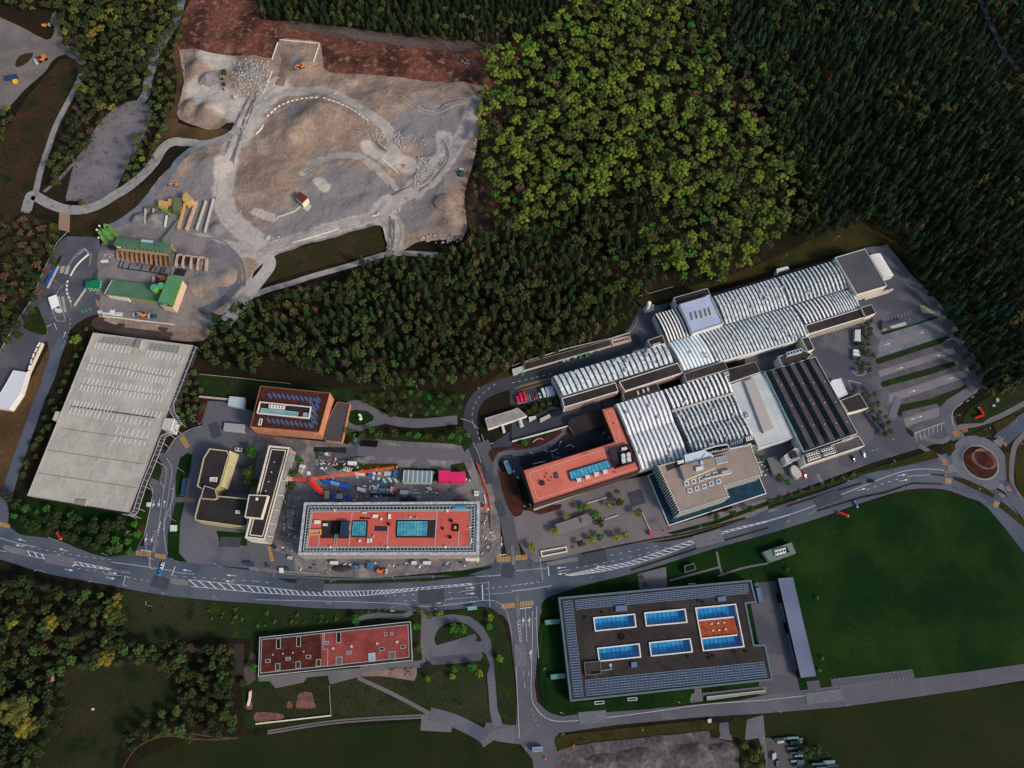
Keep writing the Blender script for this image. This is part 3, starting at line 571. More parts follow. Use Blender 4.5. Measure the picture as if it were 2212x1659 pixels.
# ---------------------------------------------------------------- painted markings
mk=MB()
for q,n in((('02',1180,1440,1310,1455,1305,1497,1172,1478),10),(('02',1338,1462,1435,1475,1435,1516,1335,1497),8),(('02',0,1190,90,1215,95,1250,0,1228),8),(('22',-135,1490,-10,1488,-15,1535,-133,1540),9),(('22',30,1480,130,1475,135,1518,32,1525),8),
             (('23',-95,240,25,230,28,272,-90,284),9),(('23',68,222,185,212,185,255,68,268),9),(('02',1615,985,1690,988,1685,1022,1610,1020),7)):
    stripes(mk,P(*q),n)
for q,n in((('02',1550,470,1605,560,1645,545,1590,440),9),(('12',95,1405,130,1535,160,1530,125,1400),8),(('31',0,0,1,0,1,1,0,1),0)):
    q=P(*q)
    if n:stripes(mk,q,n)
struct('crossing_stripes',mk,m_yellow)
for f in mk.v:pass
mk2=MB()
for q,n in((('32',1585,415,1640,390,1660,445,1610,460),4),(('32',1660,385,1715,370,1730,410,1680,425),4),(('32',2030,505,2060,500,2060,540,2020,520),3),(('32',1985,455,2010,450,2005,475,1985,470),2),(('32',2050,890,2080,880,2110,930,2075,930),4),
             (('32',1995,940,2050,965,2030,990,1990,960),4)):
    stripes(mk2,P(*q),n,z=.29)
for q,n in((('32',1500,655,1510,705,1555,700,1545,650),3),(('32',1525,745,1535,770,1580,768,1575,748),2)):
    stripes(mk2,P(*q),n,z=.29)
struct('worn_crossing_stripes',mk2,m_orange_p)
mk3=MB()
for q,n in((('32',1530,812,1585,820,1580,865,1530,858),1),(('32',1960,1010,2010,1030,1975,1072,1940,1050),1)):
    q=P(*q);stripes(mk3,[q[1],q[2],q[3],q[0]],5,z=.29)
struct('crossing_stripes',mk3,m_yellow)
L_=MB();Z=.27
def dl(t,*a,**k):k.setdefault('z',Z);line(L_,P(t,*a),**k)
# main road, west
dl('02',0,1330,150,1375,320,1410,sm=3);dl('02',200,1395,420,1440,720,1490,960,1520,dash=(1.6,3.4),sm=3)
dl('02',0,1440,60,1450);dl('02',540,1570,700,1600,960,1630,dash=(1.6,3.4));dl('02',900,1640,1060,1659)
dl('02',965,1540,1200,1570,1490,1615,dash=(.5,.5),width=.5,sm=3);dl('02',1505,1625,1680,1645);dl('02',1515,1577,1485,1659,width=.5);dl('02',1297,1530,1285,1590)
dl('02',1215,1435,1310,1448,width=.5)
for a in(('02',225,1358,155,1340),('02',205,1405,135,1390),('02',585,1445,510,1422),('02',560,1490,490,1474),('02',580,1560,655,1572),('02',560,1600,635,1614),('02',940,1630,1018,1640),('02',1655,1618,1577,1604),('02',2040,1659,1957,1650),
          ('03',920,12,998,26),('03',2025,50,1945,44),('13',1520,135,1605,127),('13',1520,180,1605,177),('13',1520,232,1608,230),('13',1810,105,1893,99),('13',1812,155,1893,150),
          ('22',785,1475,698,1485),('22',795,1528,708,1532),('22',803,1567,720,1585),('22',468,1583,383,1592),('22',475,1632,392,1645),('32',770,922,845,900),('32',1115,795,1192,782),('32',1135,840,1212,826)):
    p,q=P(*a);arrow(L_,p,q,Z)
for a,hk in((('02',1332,1000,1322,1068),1),(('02',1382,990,1372,1068),-1),(('02',1416,1070,1425,1000),0),(('02',1272,1290,1255,1370),1),(('02',1325,1290,1310,1375),-1),
          (('23',92,440,97,355),-1),(('23',147,440,152,352),1),(('23',105,720,110,638),-1),(('23',160,720,165,632),1),(('12',2122,1320,2124,1410),0),(('12',2170,1320,2168,1395),0)):
    p,q=P(*a);arrow(L_,p,q,Z,hook=hk)
# hatched wedges
def hatch(up,lo,n,z=Z):
    A=[W(*p)for p in up];B=[W(*p)for p in lo]
    def at(c,t):
        k=t*(len(c)-1);i=min(int(k),len(c)-2);return c[i].lerp(c[i+1],k-i)
    for C in(A,B):
        for a,b in zip(C,C[1:]):
            d=(b-a).normalized();q=Vector((-d.y,d.x,0))*.13;L_.face([tuple(a+q)[:2]+(z,),tuple(a-q)[:2]+(z,),tuple(b-q)[:2]+(z,),tuple(b+q)[:2]+(z,)])
    for i in range(n):
        a=at(A,i/n);b=at(B,min(1,(i+.75)/n));d=(b-a)
        if d.length < .3:continue
        d.normalize();q=Vector((-d.y,d.x,0))*.28;L_.face([tuple(a+q)[:2]+(z+.003,),tuple(a-q)[:2]+(z+.003,),tuple(b-q)[:2]+(z+.003,),tuple(b+q)[:2]+(z+.003,)])
hatch(P('02',235,1437,500,1505,720,1548,970,1600),P('02',225,1480,480,1530,720,1575,960,1607),13)
hatch(P('03',1630,32,2212,90)+P('13',330,125,650,133,900,130,1200,118,1500,95,1880,62),P('03',1650,90,2212,143)+P('13',330,163,650,172,900,172,1100,155,1450,118,1880,75),48)
hatch(P('22',460,1650,700,1600,1000,1540,1300,1440,1600,1330,1900,1255,2212,1180),P('22',500,1659,760,1625,1040,1565,1340,1470,1640,1350,1900,1270,2212,1190),34)
dl('22',2212,1190,2400,1130);dl('32',0,1180,300,1090,600,970,900,850,1150,760,1350,735,1520,745,width=.3,sm=4);dl('32',1200,798,1400,785);dl('32',850,915,1000,860,1150,812,dash=(2,3.5),width=.3)
dl('13',0,45,170,62,dash=(2,4));dl('03',1500,0,2212,45,dash=(2,4));dl('03',1100,15,1420,60,dash=(1.2,3));dl('13',1770,135,1890,118);dl('13',1955,75,1960,210,width=.6);dl('13',1110,170,1500,155,1760,140,dash=(1.6,4));dl('13',1280,215,1500,207,1740,185,dash=(1.6,4));dl('13',1910,5,2060,-2,2212,-20,dash=(.5,.5),width=.5)
dl('13',1980,110,2212,85,2400,60,dash=(2,2));dl('13',1970,160,2212,140)if False else dl('13',1970,162,2150,148,2212,140,dash=(.6,.4));dl('23',0,130,150,115,340,85,dash=(.5,.5),width=.6);dl('23',20,78,250,50,dash=(1.5,2))
dl('13',1620,245,1640,205,1910,180,1925,215,1620,245,width=.15);dl('22',305,1540,320,1659,width=.6);dl('22',40,1615,300,1590,dash=(.5,.5),width=.5)
dl('22',550,1590,900,1525,1100,1480,1350,1410,dash=(1.8,4));dl('22',620,1530,900,1470,1280,1395,dash=(1.8,4));dl('22',395,1620,500,1605)
dl('13',0,205,500,215,880,225,1250,240,1450,262,1700,250,1930,215,2060,215,2150,280,2195,420,2212,520,sm=3,width=.18)
# side roads
dl('02',1400,690,1440,740,1430,850,1410,960,1390,1100,1370,1230,sm=3,width=.18);dl('02',1440,640,1490,740,1465,900,dash=(.5,.5),width=.4,sm=3);dl('02',1465,905,1500,905,1465,1138,1430,1135,1465,905,width=.18);dl('02',1425,1150,1412,1270,dash=(.5,.5),width=.4);dl('02',1385,840,1415,900,dash=(.5,.5),width=.4)
dl('02',1445,590,1520,470,1640,395,1745,365,sm=3,width=.2);dl('02',1290,880,1320,920,1300,1080,1250,1300,sm=3,width=.25);dl('02',1500,860,1500,980,1440,1130,1420,1250,1440,1450,1500,1530,sm=3,width=.2)
for k in range(6):dl('02',1350+k*8-10,1335-k*24,1372+k*4,1305-k*24,width=.4)
for k in range(3):dl('02',1268+50*k-50*(k > 1),1370+0*k,1262+50*k-50*(k > 1),1432,width=.2)
dl('12',2070,0,1950,90,1880,200,1870,330,1920,430,1960,600,2010,760,dash=(2.2,2.4),sm=3,width=.25);dl('12',1770,300,1860,330,1920,390,dash=(.5,.5),width=.45,sm=3);dl('12',1950,440,1980,520,2010,600,dash=(.5,.5),width=.45);dl('12',1880,510,1920,600,1945,680,dash=(.5,.5),width=.45)
dl('12',2030,780,2070,900,2110,1050,2150,1200,2170,1320,dash=(2.5,3),width=.25);dl('12',2100,1480,2200,1470,width=.5);dl('12',1990,525,2050,510,width=.3)
dl('21',0,1652,340,1570,dash=(2,2.4),width=.25)
dl('23',65,283,170,270,width=.5);dl('23',113,280,130,572,width=.22);dl('23',68,380,95,750,width=.22);dl('23',45,390,92,750,width=.22)
for k in range(7):dl('23',45+5*k,400+26*k,68+3*k,385+30*k,width=.35)
dl('23',98,820,108,930,118,1030,dash=(2.5,4));dl('23',145,820,150,920,dash=(2.5,4));dl('23',165,1150,230,1310,dash=(1,2),width=.2);dl('23',30,700,65,1400,width=.25)
dl('23',178,300,175,600,165,1000,200,1130,300,1230,450,1255,800,1225,1300,1160,1659,1110,2212,1070,sm=3,width=.25);dl('33',0,1068,560,1008,width=.22)
dl('23',215,260,210,400,230,710,width=.25);dl('31',1590,1230,1700,1380,1760,1500,1810,1640,dash=(3,3.5),width=.22);dl('32',1680,165,1600,230,1590,320,1620,400,sm=3,width=.25);dl('32',1710,155,1750,135,1790,90,1808,30,dash=(2.5,3),width=.25)
# car park bays and corners
for k in range(7):
    a=lerp(P('32',1270,425)[0],P('32',1500,335)[0],k/6);line(L_,[a,(a[0]+4-.8*k,a[1]+18)],z=Z)
dl('32',1250,465,1270,425,1525,332,z=Z,width=.3)
for k in range(9):dl('31',1010+28*k,1100-9*k,1018+28*k,1140-11*k,width=.14)
for a in(('31',1000,1325,1055,1308),('31',1105,1535,1170,1515),('31',1430,1425,1490,1408),('31',1545,1620,1605,1605),('31',1310,1222,1345,1215),('32',1215,75,1280,55)):
    p,q=P(*a);arrow(L_,p,q,Z)
p,q=P('32',1280,293,1230,308);arrow(L_,p,q,Z);p,q=P('32',1280,293,1333,278);arrow(L_,p,q,Z)
dl('31',715,1535,750,1555,790,1555,845,1545,840,1570,800,1588,760,1580,715,1535,width=.25,sm=2);dl('31',695,1629,740,1640,800,1655,width=.3);dl('31',695,1629,710,1675)
for k in range(5):dl('22',45+25*k+(95 if k > 2 else 0)*0,165-4*k,35+25*k,110-4*k,width=.14)
dl('22',150,90,165,150,width=.2);dl('22',180,80,198,138,width=.2);dl('22',50,175,135,155,width=.2)
dl('32',420,780,460,860,width=.2);dl('32',435,778,475,855,width=.2);dl('32',895,578,970,555,dash=(1.5,1.5));
for k in range(20):dl('33',575+34*k,895-4*k,575+34*k,889-4*k,width=.2);dl('33',590+34*k,960-4.1*k,591+34*k,953-4.1*k,width=.2)
dl('01',590,640,660,560,735,488,790,545,775,640,width=.3,sm=0,z=.3);dl('01',735,488,700,500,640,560,605,610,z=.3);dl('01',655,560,700,530,740,500,770,545,z=.3,width=.3)
dl('01',455,1020,490,1110,540,1115,565,1105,520,950,z=.3,sm=3);dl('01',405,1165,448,1148,z=.3,width=.4);dl('01',470,1135,492,1190,z=.3,width=.4);dl('01',610,1090,605,1180,560,1300,540,1340,dash=(2,1.5),z=.3)
dl('01',560,800,520,830,480,900,505,860,z=.3,width=.2);dl('01',570,780,580,860,610,960,625,1000,z=.3,width=.2)
p,q=P('01',550,1260,570,1205);arrow(L_,p,q,.3);p,q=P('01',540,1330,555,1280)
struct('road_markings',L_,m_white)
yl=MB()
for k in range(16):a=lerp(P('21',60,1690)[0],P('21',325,1620)[0],k/15);line(yl,[a,(a[0]+4.5,a[1]-5)],z=.3,width=.22)
line(yl,P('21',20,1700,330,1618),z=.3);line(yl,P('21',30,1733,330,1640),z=.3)
struct('yellow_markings',yl,m_yellow)
gm=MB()
for k in range(3):q=P('01',705+32*k,1020-10*k);line(gm,[q[0],(q[0][0]+5,q[0][1]+7)],z=.3,width=1.4)
struct('green_markings',gm,flatm('green_paint',(60,130,90)))
# traffic islands
for q in(('02',20,1400,60,1390,130,1410,240,1440,220,1485,100,1460,35,1430),('02',980,1602,1060,1610,1135,1625,1125,1640,1050,1640,970,1612),('02',1345,1330,1365,1340,1340,1460,1308,1455),('02',1292,1495,1310,1497,1305,1530,1298,1550,1288,1530),('03',1395,20,1450,8,1600,30,1635,60,1610,88,1520,75,1420,45),
          ('13',1870,62,2015,45,2015,62,1875,78),('23',30,170,45,150,65,200,68,300,65,380,40,385,28,260),('32',1618,378,1635,372,1700,460,1685,470),('32',1940,490,2040,460,2010,550,1960,520),('32',1545,705,1600,690,1640,760,1560,760),('32',1970,890,2015,850,2080,970,2040,930),
          ('22',300,1575,310,1540,590,1487,580,1530),('22',-10,1400,10,1395,30,1540,25,1600,0,1600),('32',330,1120,400,1090,420,1095,360,1130),('13',605,225,655,225,655,245,605,245),('32',0,1088,80,1070,88,1090,0,1115),('32',150,1185,185,1170,190,1195,160,1205)):
    mb=MB();mb.prism(Wl(P(*q)),.1,.4);struct('traffic_island',mb,m_island)
for(x,y,r,m_,z0,z1,nm)in((0,0,12.3,kerbm,.2,.42,'roundabout_kerb'),(0,0,11.3,m_mulch,.3,.6,'roundabout_bed')):
    mb=MB();mb.prism([(RC.x+r*math.cos(t),RC.y+r*math.sin(t))for t in np.linspace(0,2*math.pi,48,endpoint=False)],z0,z1);struct(nm,mb,m_)

QW=Wl(Q)
def in_quarry(x,y):return inpoly(x,y,QW)
# ---------------------------------------------------------------- building materials
def rotang(a,b):
    a,b=W(*a),W(*b);return math.atan2(b.y-a.y,b.x-a.x)
m_conc=flatm('pale_concrete',(176,172,164),rough=.85,grain=.1)
m_whiteb=flatm('white_render',(214,212,208),rough=.7,grain=.06)
m_offw=flatm('off_white_metal',(196,200,198),rough=.5,grain=.06)
m_blackr=mat('black_roofing',(52,48,48),(62,57,55),s=.05,c3=(40,38,39),s3=.18,thr3=(.5,.75),grain=.14,gs=.8)
m_darkr=mat('dark_bitumen',(44,42,44),(52,49,49),s=.08,grain=.14,gs=.8)
m_black=flatm('black_void',(12,14,17),rough=.5)
m_dkglass=flatm('dark_glass',(22,30,38),rough=.15,spec=.6)
m_fan=flatm('fan_black',(16,17,19),rough=.5)
m_tglass=mat('turquoise_glass',(62,150,160),(90,176,182),s=.25,rough=.2,spec=.6,grain=.12,gs=1.5)
m_bglass=mat('blue_glass',(34,122,166),(22,98,142),s=.2,rough=.2,spec=.6,grain=.1,gs=1.2)
m_sglass=mat('sky_glass',(60,140,172),(92,166,188),s=.3,rough=.2,spec=.6,grain=.12,gs=1.5)
m_redroof=mat('red_gravel_roof',(192,104,88),(200,112,96),s=.05,c3=(176,94,80),s3=.1,grain=.06,gs=1.5)
m_redroof2=mat('brick_red_roof',(178,74,64),(186,84,72),s=.05,grain=.06,gs=1.5)
m_paleline=flatm('pale_paver',(196,160,146),grain=.06)
m_greyline=flatm('grey_paver',(156,150,148),grain=.08)
m_pv=flatm('solar_cell',(78,98,140),rough=.25,spec=.5,grain=.1)
m_pv2=flatm('solar_cell_dark',(48,64,88),rough=.3,spec=.5,grain=.12)
m_alu=flatm('aluminium_frame',(150,166,180),rough=.4)
m_steel=flatm('galvanised_steel',(168,174,178),rough=.5)
m_zinc=mat('ribbed_zinc',(172,184,190),(206,214,216),s=.35,c3=(128,142,150),s3=.55,thr=(.4,.6),thr3=(.52,.66),rough=.55,grain=.16,gs=1.6,spec=.4)
m_zincw=mat('new_zinc',(228,230,232),(212,216,220),s=.3,c3=(180,188,194),s3=.5,thr3=(.6,.72),rough=.5,grain=.08,gs=1.5,spec=.4)
m_zincdark=mat('shed_glazing',(84,94,96),(54,64,68),s=.4,c3=(126,134,136),s3=.8,thr3=(.52,.6),rough=.4,grain=.3,gs=1.5)
m_zincgrey=mat('shed_grey_glazing',(112,120,124),(88,96,100),s=.5,rough=.5,grain=.2,gs=1.5)
m_pink=flatm('pale_pink_facade',(206,182,170),rough=.8,grain=.1)
m_cream=flatm('cream_facade',(212,204,186),rough=.8,grain=.08)
m_brown=mat('brown_roof',(74,42,34),(62,36,30),s=.1,c3=(88,50,38),s3=.3,grain=.14,gs=1)

def cen(pts):return(sum(p[0]for p in pts)/len(pts),sum(p[1]for p in pts)/len(pts))
def building(name,label,cat,pts,h,wall,roofm,par=.5,pw=.4,parm=None,holes=None,z0=0.0,group=None):
    c=W(*cen(pts),h);root=thing(name,label,cat,Vector((c.x,c.y,0)),group)
    ws=ccw(Wl(pts,h));root['h']=h
    if wall:
        mb=MB();mb.sides(ws,z0,h);part('wall',mb,wall,root)
    ins=inset(ws,pw)if par else ws
    hw=[Wl(q,h)for q in(holes or[])]
    mb=MB();mb.sheet(ins,h-par,holes=hw);part('roof',mb,roofm,root)
    if par:
        mb=MB();mb.sheet(ws,h,holes=[ins]);mb.sides(ins,h-par,h,flip=True);mb.sides(ws,h-.02,h-.001)if False else None
        part('parapet',mb,parm or m_conc,root)
    return root
def blk(root,name,pts,z0,z1,m,ms=None,label=None,at=None):
    """block whose top outline (seen at height `at` or z1) is pts"""
    mb=MB();mb.prism(Wl(pts,z1 if at is None else at),z0,z1,0,0 if ms is None else 1);return part(name,mb,m if ms is None else[m,ms],root,label)
def strip(root,name,pts,z,m,width=.3,closed=False):
    mb=MB();pts=list(pts)+([pts[0]]if closed else[])
    for a,b in zip(pts,pts[1:]):
        a,b=W(*a,z),W(*b,z);mb.bar(a,b,width,.12)
    return part(name,mb,m,root)
def frame(root,name,pts,z0,z1,m,w_=.4,at=None):
    ws=ccw(Wl(pts,z1 if at is None else at));ins=inset(ws,w_);mb=MB();mb.sheet(ws,z1,holes=[ins]);mb.sides(ws,z0,z1);mb.sides(ins,z0,z1,flip=True);return part(name,mb,m,root)
def skylight(root,pts,z,glass,fm,w_=.35,hh=.5,nu=0,nv=0,name='skylight'):
    f=frame(root,name,pts,z,z+hh,fm,w_);mb=MB();q=[tuple(p)for p in pts]
    mb.sheet(inset(ccw(Wl(pts,z+hh)),w_*.9),z+hh*.7);part('pane',mb,glass,f)
    if nu or nv:
        mb=MB()
        for i in range(1,nu):a,b=bil(q,i/nu,.04),bil(q,i/nu,.96);mb.bar(W(*a,z+hh),W(*b,z+hh),.16,.12)
        for i in range(1,nv):a,b=bil(q,.02,i/nv),bil(q,.98,i/nv);mb.bar(W(*a,z+hh-.01),W(*b,z+hh-.01),.16,.1)
        part('glazing_bar',mb,fm,f)
    return f
def fans(root,quad,z0,z1,nx,ny,body=None,name='cooling_unit'):
    b=blk(root,name,quad,z0,z1,body or m_whiteb)
    for i in range(nx):
        for j in range(ny):
            c=W(*bil(quad,(i+.5)/nx,(j+.5)/ny),z1);e=(W(*bil(quad,1,.5),z1)-W(*bil(quad,0,.5),z1)).length/nx;f=(W(*bil(quad,.5,1),z1)-W(*bil(quad,.5,0),z1)).length/ny;r=min(e,f)*.36
            mb=MB();mb.prism([(c.x+r*math.cos(t),c.y+r*math.sin(t))for t in np.linspace(0,6.283,10,endpoint=False)],z1,z1+.08);part('fan',mb,m_fan,b)
    return b
def wall_bands(root,pts,i,h,bands,m,name='window_band',out=.08,s0=.03,s1=.97,n=0,mull=None,gap=.22):
    """bands on the wall under roof edge i->i+1; n>0 splits a band into n windows (parts of their own when few)"""
    ws=Wl(pts,h);a,b=Vector(ws[i]),Vector(ws[(i+1)% len(ws)]);d=b-a;nn=Vector((d.y,-d.x)).normalized()
    c=Vector(W(*cen(pts),h)[:2])
    if nn.dot((a+b)/2-c)< 0:nn=-nn
    for(z0,z1)in bands:
        mb=MB()
        K=n or 1
        for k in range(K):
            t0,t1=s0+(s1-s0)*k/K,s0+(s1-s0)*(k+1-(gap if n else 0))/K
            p,q=a+d*t0,a+d*t1;o=nn*out
            mb.prism([tuple(p-nn*.1),tuple(q-nn*.1),tuple(q+o),tuple(p+o)],z0,z1)
        part(name,mb,m,root)
def ribs(root,quad,h,n,rise,shell,glaze,frac=.7,lift=1.0,nv=8,zigzag=True,rev=False,shells=True):
    Q_=[W(*p,h)for p in quad];rise *= .62;frac=min(.93,frac+.08);lift *= .8
    def pt(u,v,z):a=Q_[0].lerp(Q_[1],u);b=Q_[3].lerp(Q_[2],u);p=a.lerp(b,v);return(p.x,p.y,z+rise*math.sin(math.pi*v))
    g=MB()
    for i in range(n):
        u0,u1=i/n,(i+1)/n;um=u0+(u1-u0)*(1-frac);mb=MB()
        for k in range(nv):
            v0,v1=k/nv,(k+1)/nv
            mb.face([pt(um,v0,h+lift),pt(um,v1,h+lift),pt(u1,v1,h+.15),pt(u1,v0,h+.15)][::-1])
            g.face([pt(u0,v0,h+.1),pt(u0,v1,h+.1),pt(um,v1,h+lift),pt(um,v0,h+lift)][::-1])
        part('roof_shell',mb,shell,root)
    for v in(0,1):                              # end cheeks
        for i in range(n):
            u0,u1=i/n,(i+1)/n;um=u0+(u1-u0)*(1-frac);g.face([pt(u0,v,h+.15),pt(um,v,h+lift),pt(u1,v,h+.1)])
    part('rooflight_glazing',g,glaze,root)
    w_=MB();ws=[tuple(p[:2])for p in Q_];w_.sides(ws,0,h+.1);part('wall',w_,m_offw,root)
def clutter(root,quad,z,n,m,rnd,s=(.8,2.2),hh=.8,name='roof_vent'):
    for _ in range(n):
        c=W(*bil(quad,rnd.uniform(.1,.9),rnd.uniform(.1,.9)),z);mb=MB();mb.box(c,rnd.uniform(*s),rnd.uniform(*s),z-.1,z+hh,rnd.uniform(0,.3));part(name,mb,m,root)
rb=random.Random(5)

# ---------------------------------------------------------------- concrete warehouse
ang=rotang((201,718.5),(417.5,746))
m_ware=mat('concrete_roof_panels',(164,160,152),(172,168,160),s=.05,c3=(152,150,144),s3=.09,grain=.06,gs=.4,brick=(ang+math.pi/2,6.5,1.9,.07,.045))
m_wareside=flatm('dark_warehouse_wall',(62,54,62),grain=.2)
WP=P('D',201,718.5,417.5,746,279,1107,58.5,1071)
wr=building('warehouse','long pale concrete warehouse with a panelled flat roof','warehouse',WP,9,m_wareside,m_ware,.25,.5,m_conc)
for q in(('02',690,-3,1412,103),('01',762,1473,1470,1600),('02',530,383,1270,487),('02',410,570,1240,692),('02',330,768,1180,897)):
    strip(wr,'roof_joint',P(*q),8.86,flatm('joint_grey',(112,108,104)),.3)
strip(wr,'roof_joint',P('02',615,190,1338,292),8.9,flatm('joint_dark',(66,62,62)),.8)
for(t,x0,y0,x1,y1,n,L)in(('01',835,1300,1130,1345,10,60),('01',1275,1370,1590,1420,10,60),('01',795,1430,1170,1480,12,55),('01',1180,1490,1520,1550,12,55),('01',770,1485,1150,1545,12,60),('01',1150,1560,1480,1610,12,60),('02',740,-60,1130,0,12,60),('02',710,0,1050,50,12,60),('02',1180,10,1450,45,9,60),('02',1100,60,1410,100,10,60),('02',650,140,980,195,12,60),('02',1160,205,1390,240,8,60),('02',620,205,900,250,9,60),('02',860,240,1300,320,12,55),('02',1020,370,1290,410,7,60),('02',1000,450,1260,490,7,50)):
    mb=MB()
    for k in range(n):
        x,y=x0+(x1-x0)*k/(n-1),y0+(y1-y0)*k/(n-1);a,b=P(t,x,y,x-L*.38,y+L*.92);mb.bar(W(*a,8.85),W(*b,8.85),.35,.45)
    a,b=P(t,x0-L*.19,y0+L*.46,x1-L*.19,y1+L*.46);mb.bar(W(*a,8.66),W(*b,8.66),.3,.1);mb.v[-24:]=[(p[0],p[1],p[2])for p in mb.v[-24:]]
    part('skylight_row',mb,m_offw,wr)
for q in(('01',885,1245,1190,1275,1150,1340,850,1302),('01',1300,1300,1565,1325,1540,1398,1270,1362)):
    f=skylight(wr,P(*q),8.8,flatm('dusty_glass',(120,122,118)),m_conc,.3,.35,7,3)
blk(wr,'stair_house',P('01',1180,1272,1228,1280,1205,1352,1155,1340),8.8,10.5,flatm('grey_panel',(128,126,122)),m_conc)
blk(wr,'roof_hatch',P('02',660,997,745,1007,735,1052,650,1035),8.8,10,flatm('hatch_grey',(132,126,122)),m_conc)
blk(wr,'stair_tower',P('02',480,237,525,240,500,322,452,308),0,8.2,m_conc,m_whiteb);blk(wr,'stair_tower',P('02',1420,293,1505,300,1475,403,1393,382),0,9.6,m_conc,m_whiteb)
gn=MB();GP=P('01',1655,1330)+P('02',1520,20,1460,160,1470,240,1525,330,1480,410,1390,450,1330,610,1220,880,1150,1100,1110,1132,1060,1125)
for off in(0,10):
    pts=[W(x+off,y+off*.2,8.2)for x,y in GP]
    for a,b in zip(pts,pts[1:]):gn.bar(a,b,.3)
GPs=smooth(GP,5,False)
for i,(x,y)in enumerate(GPs):
    a,b=W(x,y,8.2),W(x+10,y+2,8.2);gn.bar(a,b,.2)
    if i % 4 == 0:gn.bar(b,(b.x,b.y,0),.25)
part('steel_gantry',gn,m_steel,wr)

# ---------------------------------------------------------------- white roof shed at the left edge
WPt=P('01',115,1540,228,1558,175,1735,80,1875,-140,1845,-140,1800,0,1740,60,1640)
s_=building('shed','white roofed store shed cut by the left edge','shed',WPt,5,m_whiteb,mat('white_roof',(196,202,210),grain=.05),.2,.3,m_whiteb)
strip(s_,'roof_ridge',P('02',0,80,80,205),5,m_offw,.2)
mb=MB();[mb.bar(W(*a,1.2),W(*b,1.2),.7,2.4)for a,b in zip(P('01',372,1308,240,1600),P('01',240,1600,130,1860))];single('retaining_wall',mb,m_cream,'long pale retaining wall right of the left edge shed','wall')

# ---------------------------------------------------------------- orange brick block
m_brick=mat('orange_brick',(198,138,104),(184,122,92),s=.3,grain=.16,gs=1.5,brick=(0,1.4,.5,.02,.12,1))
BP=P('12',35,14,640,75,545,420,-52,370)
br=building('brick_office','orange brick block with brown roof and slanting solar panels','office',BP,15,m_brick,m_brown,.6,.5,flatm('copper_parapet',(128,82,66)))
frame(br,'roof_screen',P('12',30,150,475,195,458,297,5,250),14.4,16.2,m_whiteb,.5)
fans(br,P('12',112,172,245,187,240,215,108,202),14.4,16.4,5,2)
blk(br,'plant_deck',P('12',275,180,468,198,462,238,270,220),14.4,15.2,m_darkr);blk(br,'plant_deck',P('12',40,160,95,165,88,198,35,192),14.4,15.2,m_darkr)
skylight(br,P('12',45,208,362,242,356,277,38,242),14.5,m_tglass,m_offw,.2,.9,16);skylight(br,P('12',412,247,452,252,445,286,404,281),14.5,m_tglass,m_offw,.2,.9,3)
frame(br,'roof_curb',P('12',32,298,56,300,42,356,16,354),14.4,15.1,m_whiteb,.4)
def pvp(x,y,L=30,wd=12):
    a,b,c,d=P('12',x-L*.6-wd*.5,y-L*.75+4,x-L*.6+wd,y-L*.75-3,x+L*.6+wd*.5,y+L*.75-4,x+L*.6-wd,y+L*.75+3)
    mb=MB();z=14.9;q=[W(*p,z)for p in(a,b,c,d)];mb.face([(q[0].x,q[0].y,z-.3),(q[1].x,q[1].y,z+.5),(q[2].x,q[2].y,z+.5),(q[3].x,q[3].y,z-.3)]);o=part('solar_panel',mb,m_pv,br)
    mb=MB();mb.bar((q[0]+q[3])/2*.5+(q[1]+q[2])/2*.5+Vector((0,0,.12)),q[0]*.25+q[1]*.25+q[2]*.25+q[3]*.25+Vector((.9,0,.12)),.08);
    mm=[lerp(tuple(q[0]),tuple(q[3]),.5),lerp(tuple(q[1]),tuple(q[2]),.5)];mb=MB();mb.bar((mm[0][0],mm[0][1],z-.2),(mm[1][0],mm[1][1],z+.56),.14,.06);part('panel_rail',mb,m_alu,o)
for x,y in zip((120,160,200,240,280,320,355,395,435,475,512,543),(103,100,105,108,112,116,120,124,129,134,140,132)):pvp(x,y)
for x,y in((488,180),(528,190),(470,160),(530,150),(508,215),(500,240),(515,262),(480,275),(505,295),(490,325),(515,330),(480,355)):pvp(x,y)
for x,y in zip((110,150,190,229,268,308,348,388,428,466),(315,320,325,328,333,338,343,347,352,357)):pvp(x,y)
wall_bands(br,BP,2,15,[(3.5,4.3),(10.5,11.3)],m_greyline,n=5,gap=.75);wall_bands(br,BP,1,15,[(7,7.8)],m_greyline,n=3,gap=.8)
TPt=P('12',700,152,812,167,755,442,740,500,598,488,560,420)
building('terrace_block','low dark roofed annex on the right side of the orange brick block','annex',TPt,4.5,m_brick,mat('dark_terrace',(74,72,76),grain=.1),.5,.3,flatm('brick_coping',(150,104,84)))
gs_=building('shed','small silver glazed shed above the junction yard','shed',P('02',1982,106,2115,118,2105,212,1968,180),3.6,m_offw,flatm('light_silver_roof',(168,184,192)),.1,.2,m_offw)
strip(gs_,'roof_bar',P('02',1978,140,2110,152),3.6,m_whiteb,.15)
mb=MB();mb.bar(W(*P('02',1725,110)[0],1),W(*P('02',1985,135)[0],1),.8,2);single('retaining_wall',mb,m_conc,'pale wall left of the small silver shed','wall')
cp=building('canopy','low pale metal canopy below the small silver shed','canopy',P('02',1940,335,2120,350,2115,415,1930,395),2.8,None,flatm('grey_canopy',(148,148,154)),0);blk(cp,'side_wall',P('02',1930,393,2115,413,2114,419,1929,399),0,2.7,m_conc)

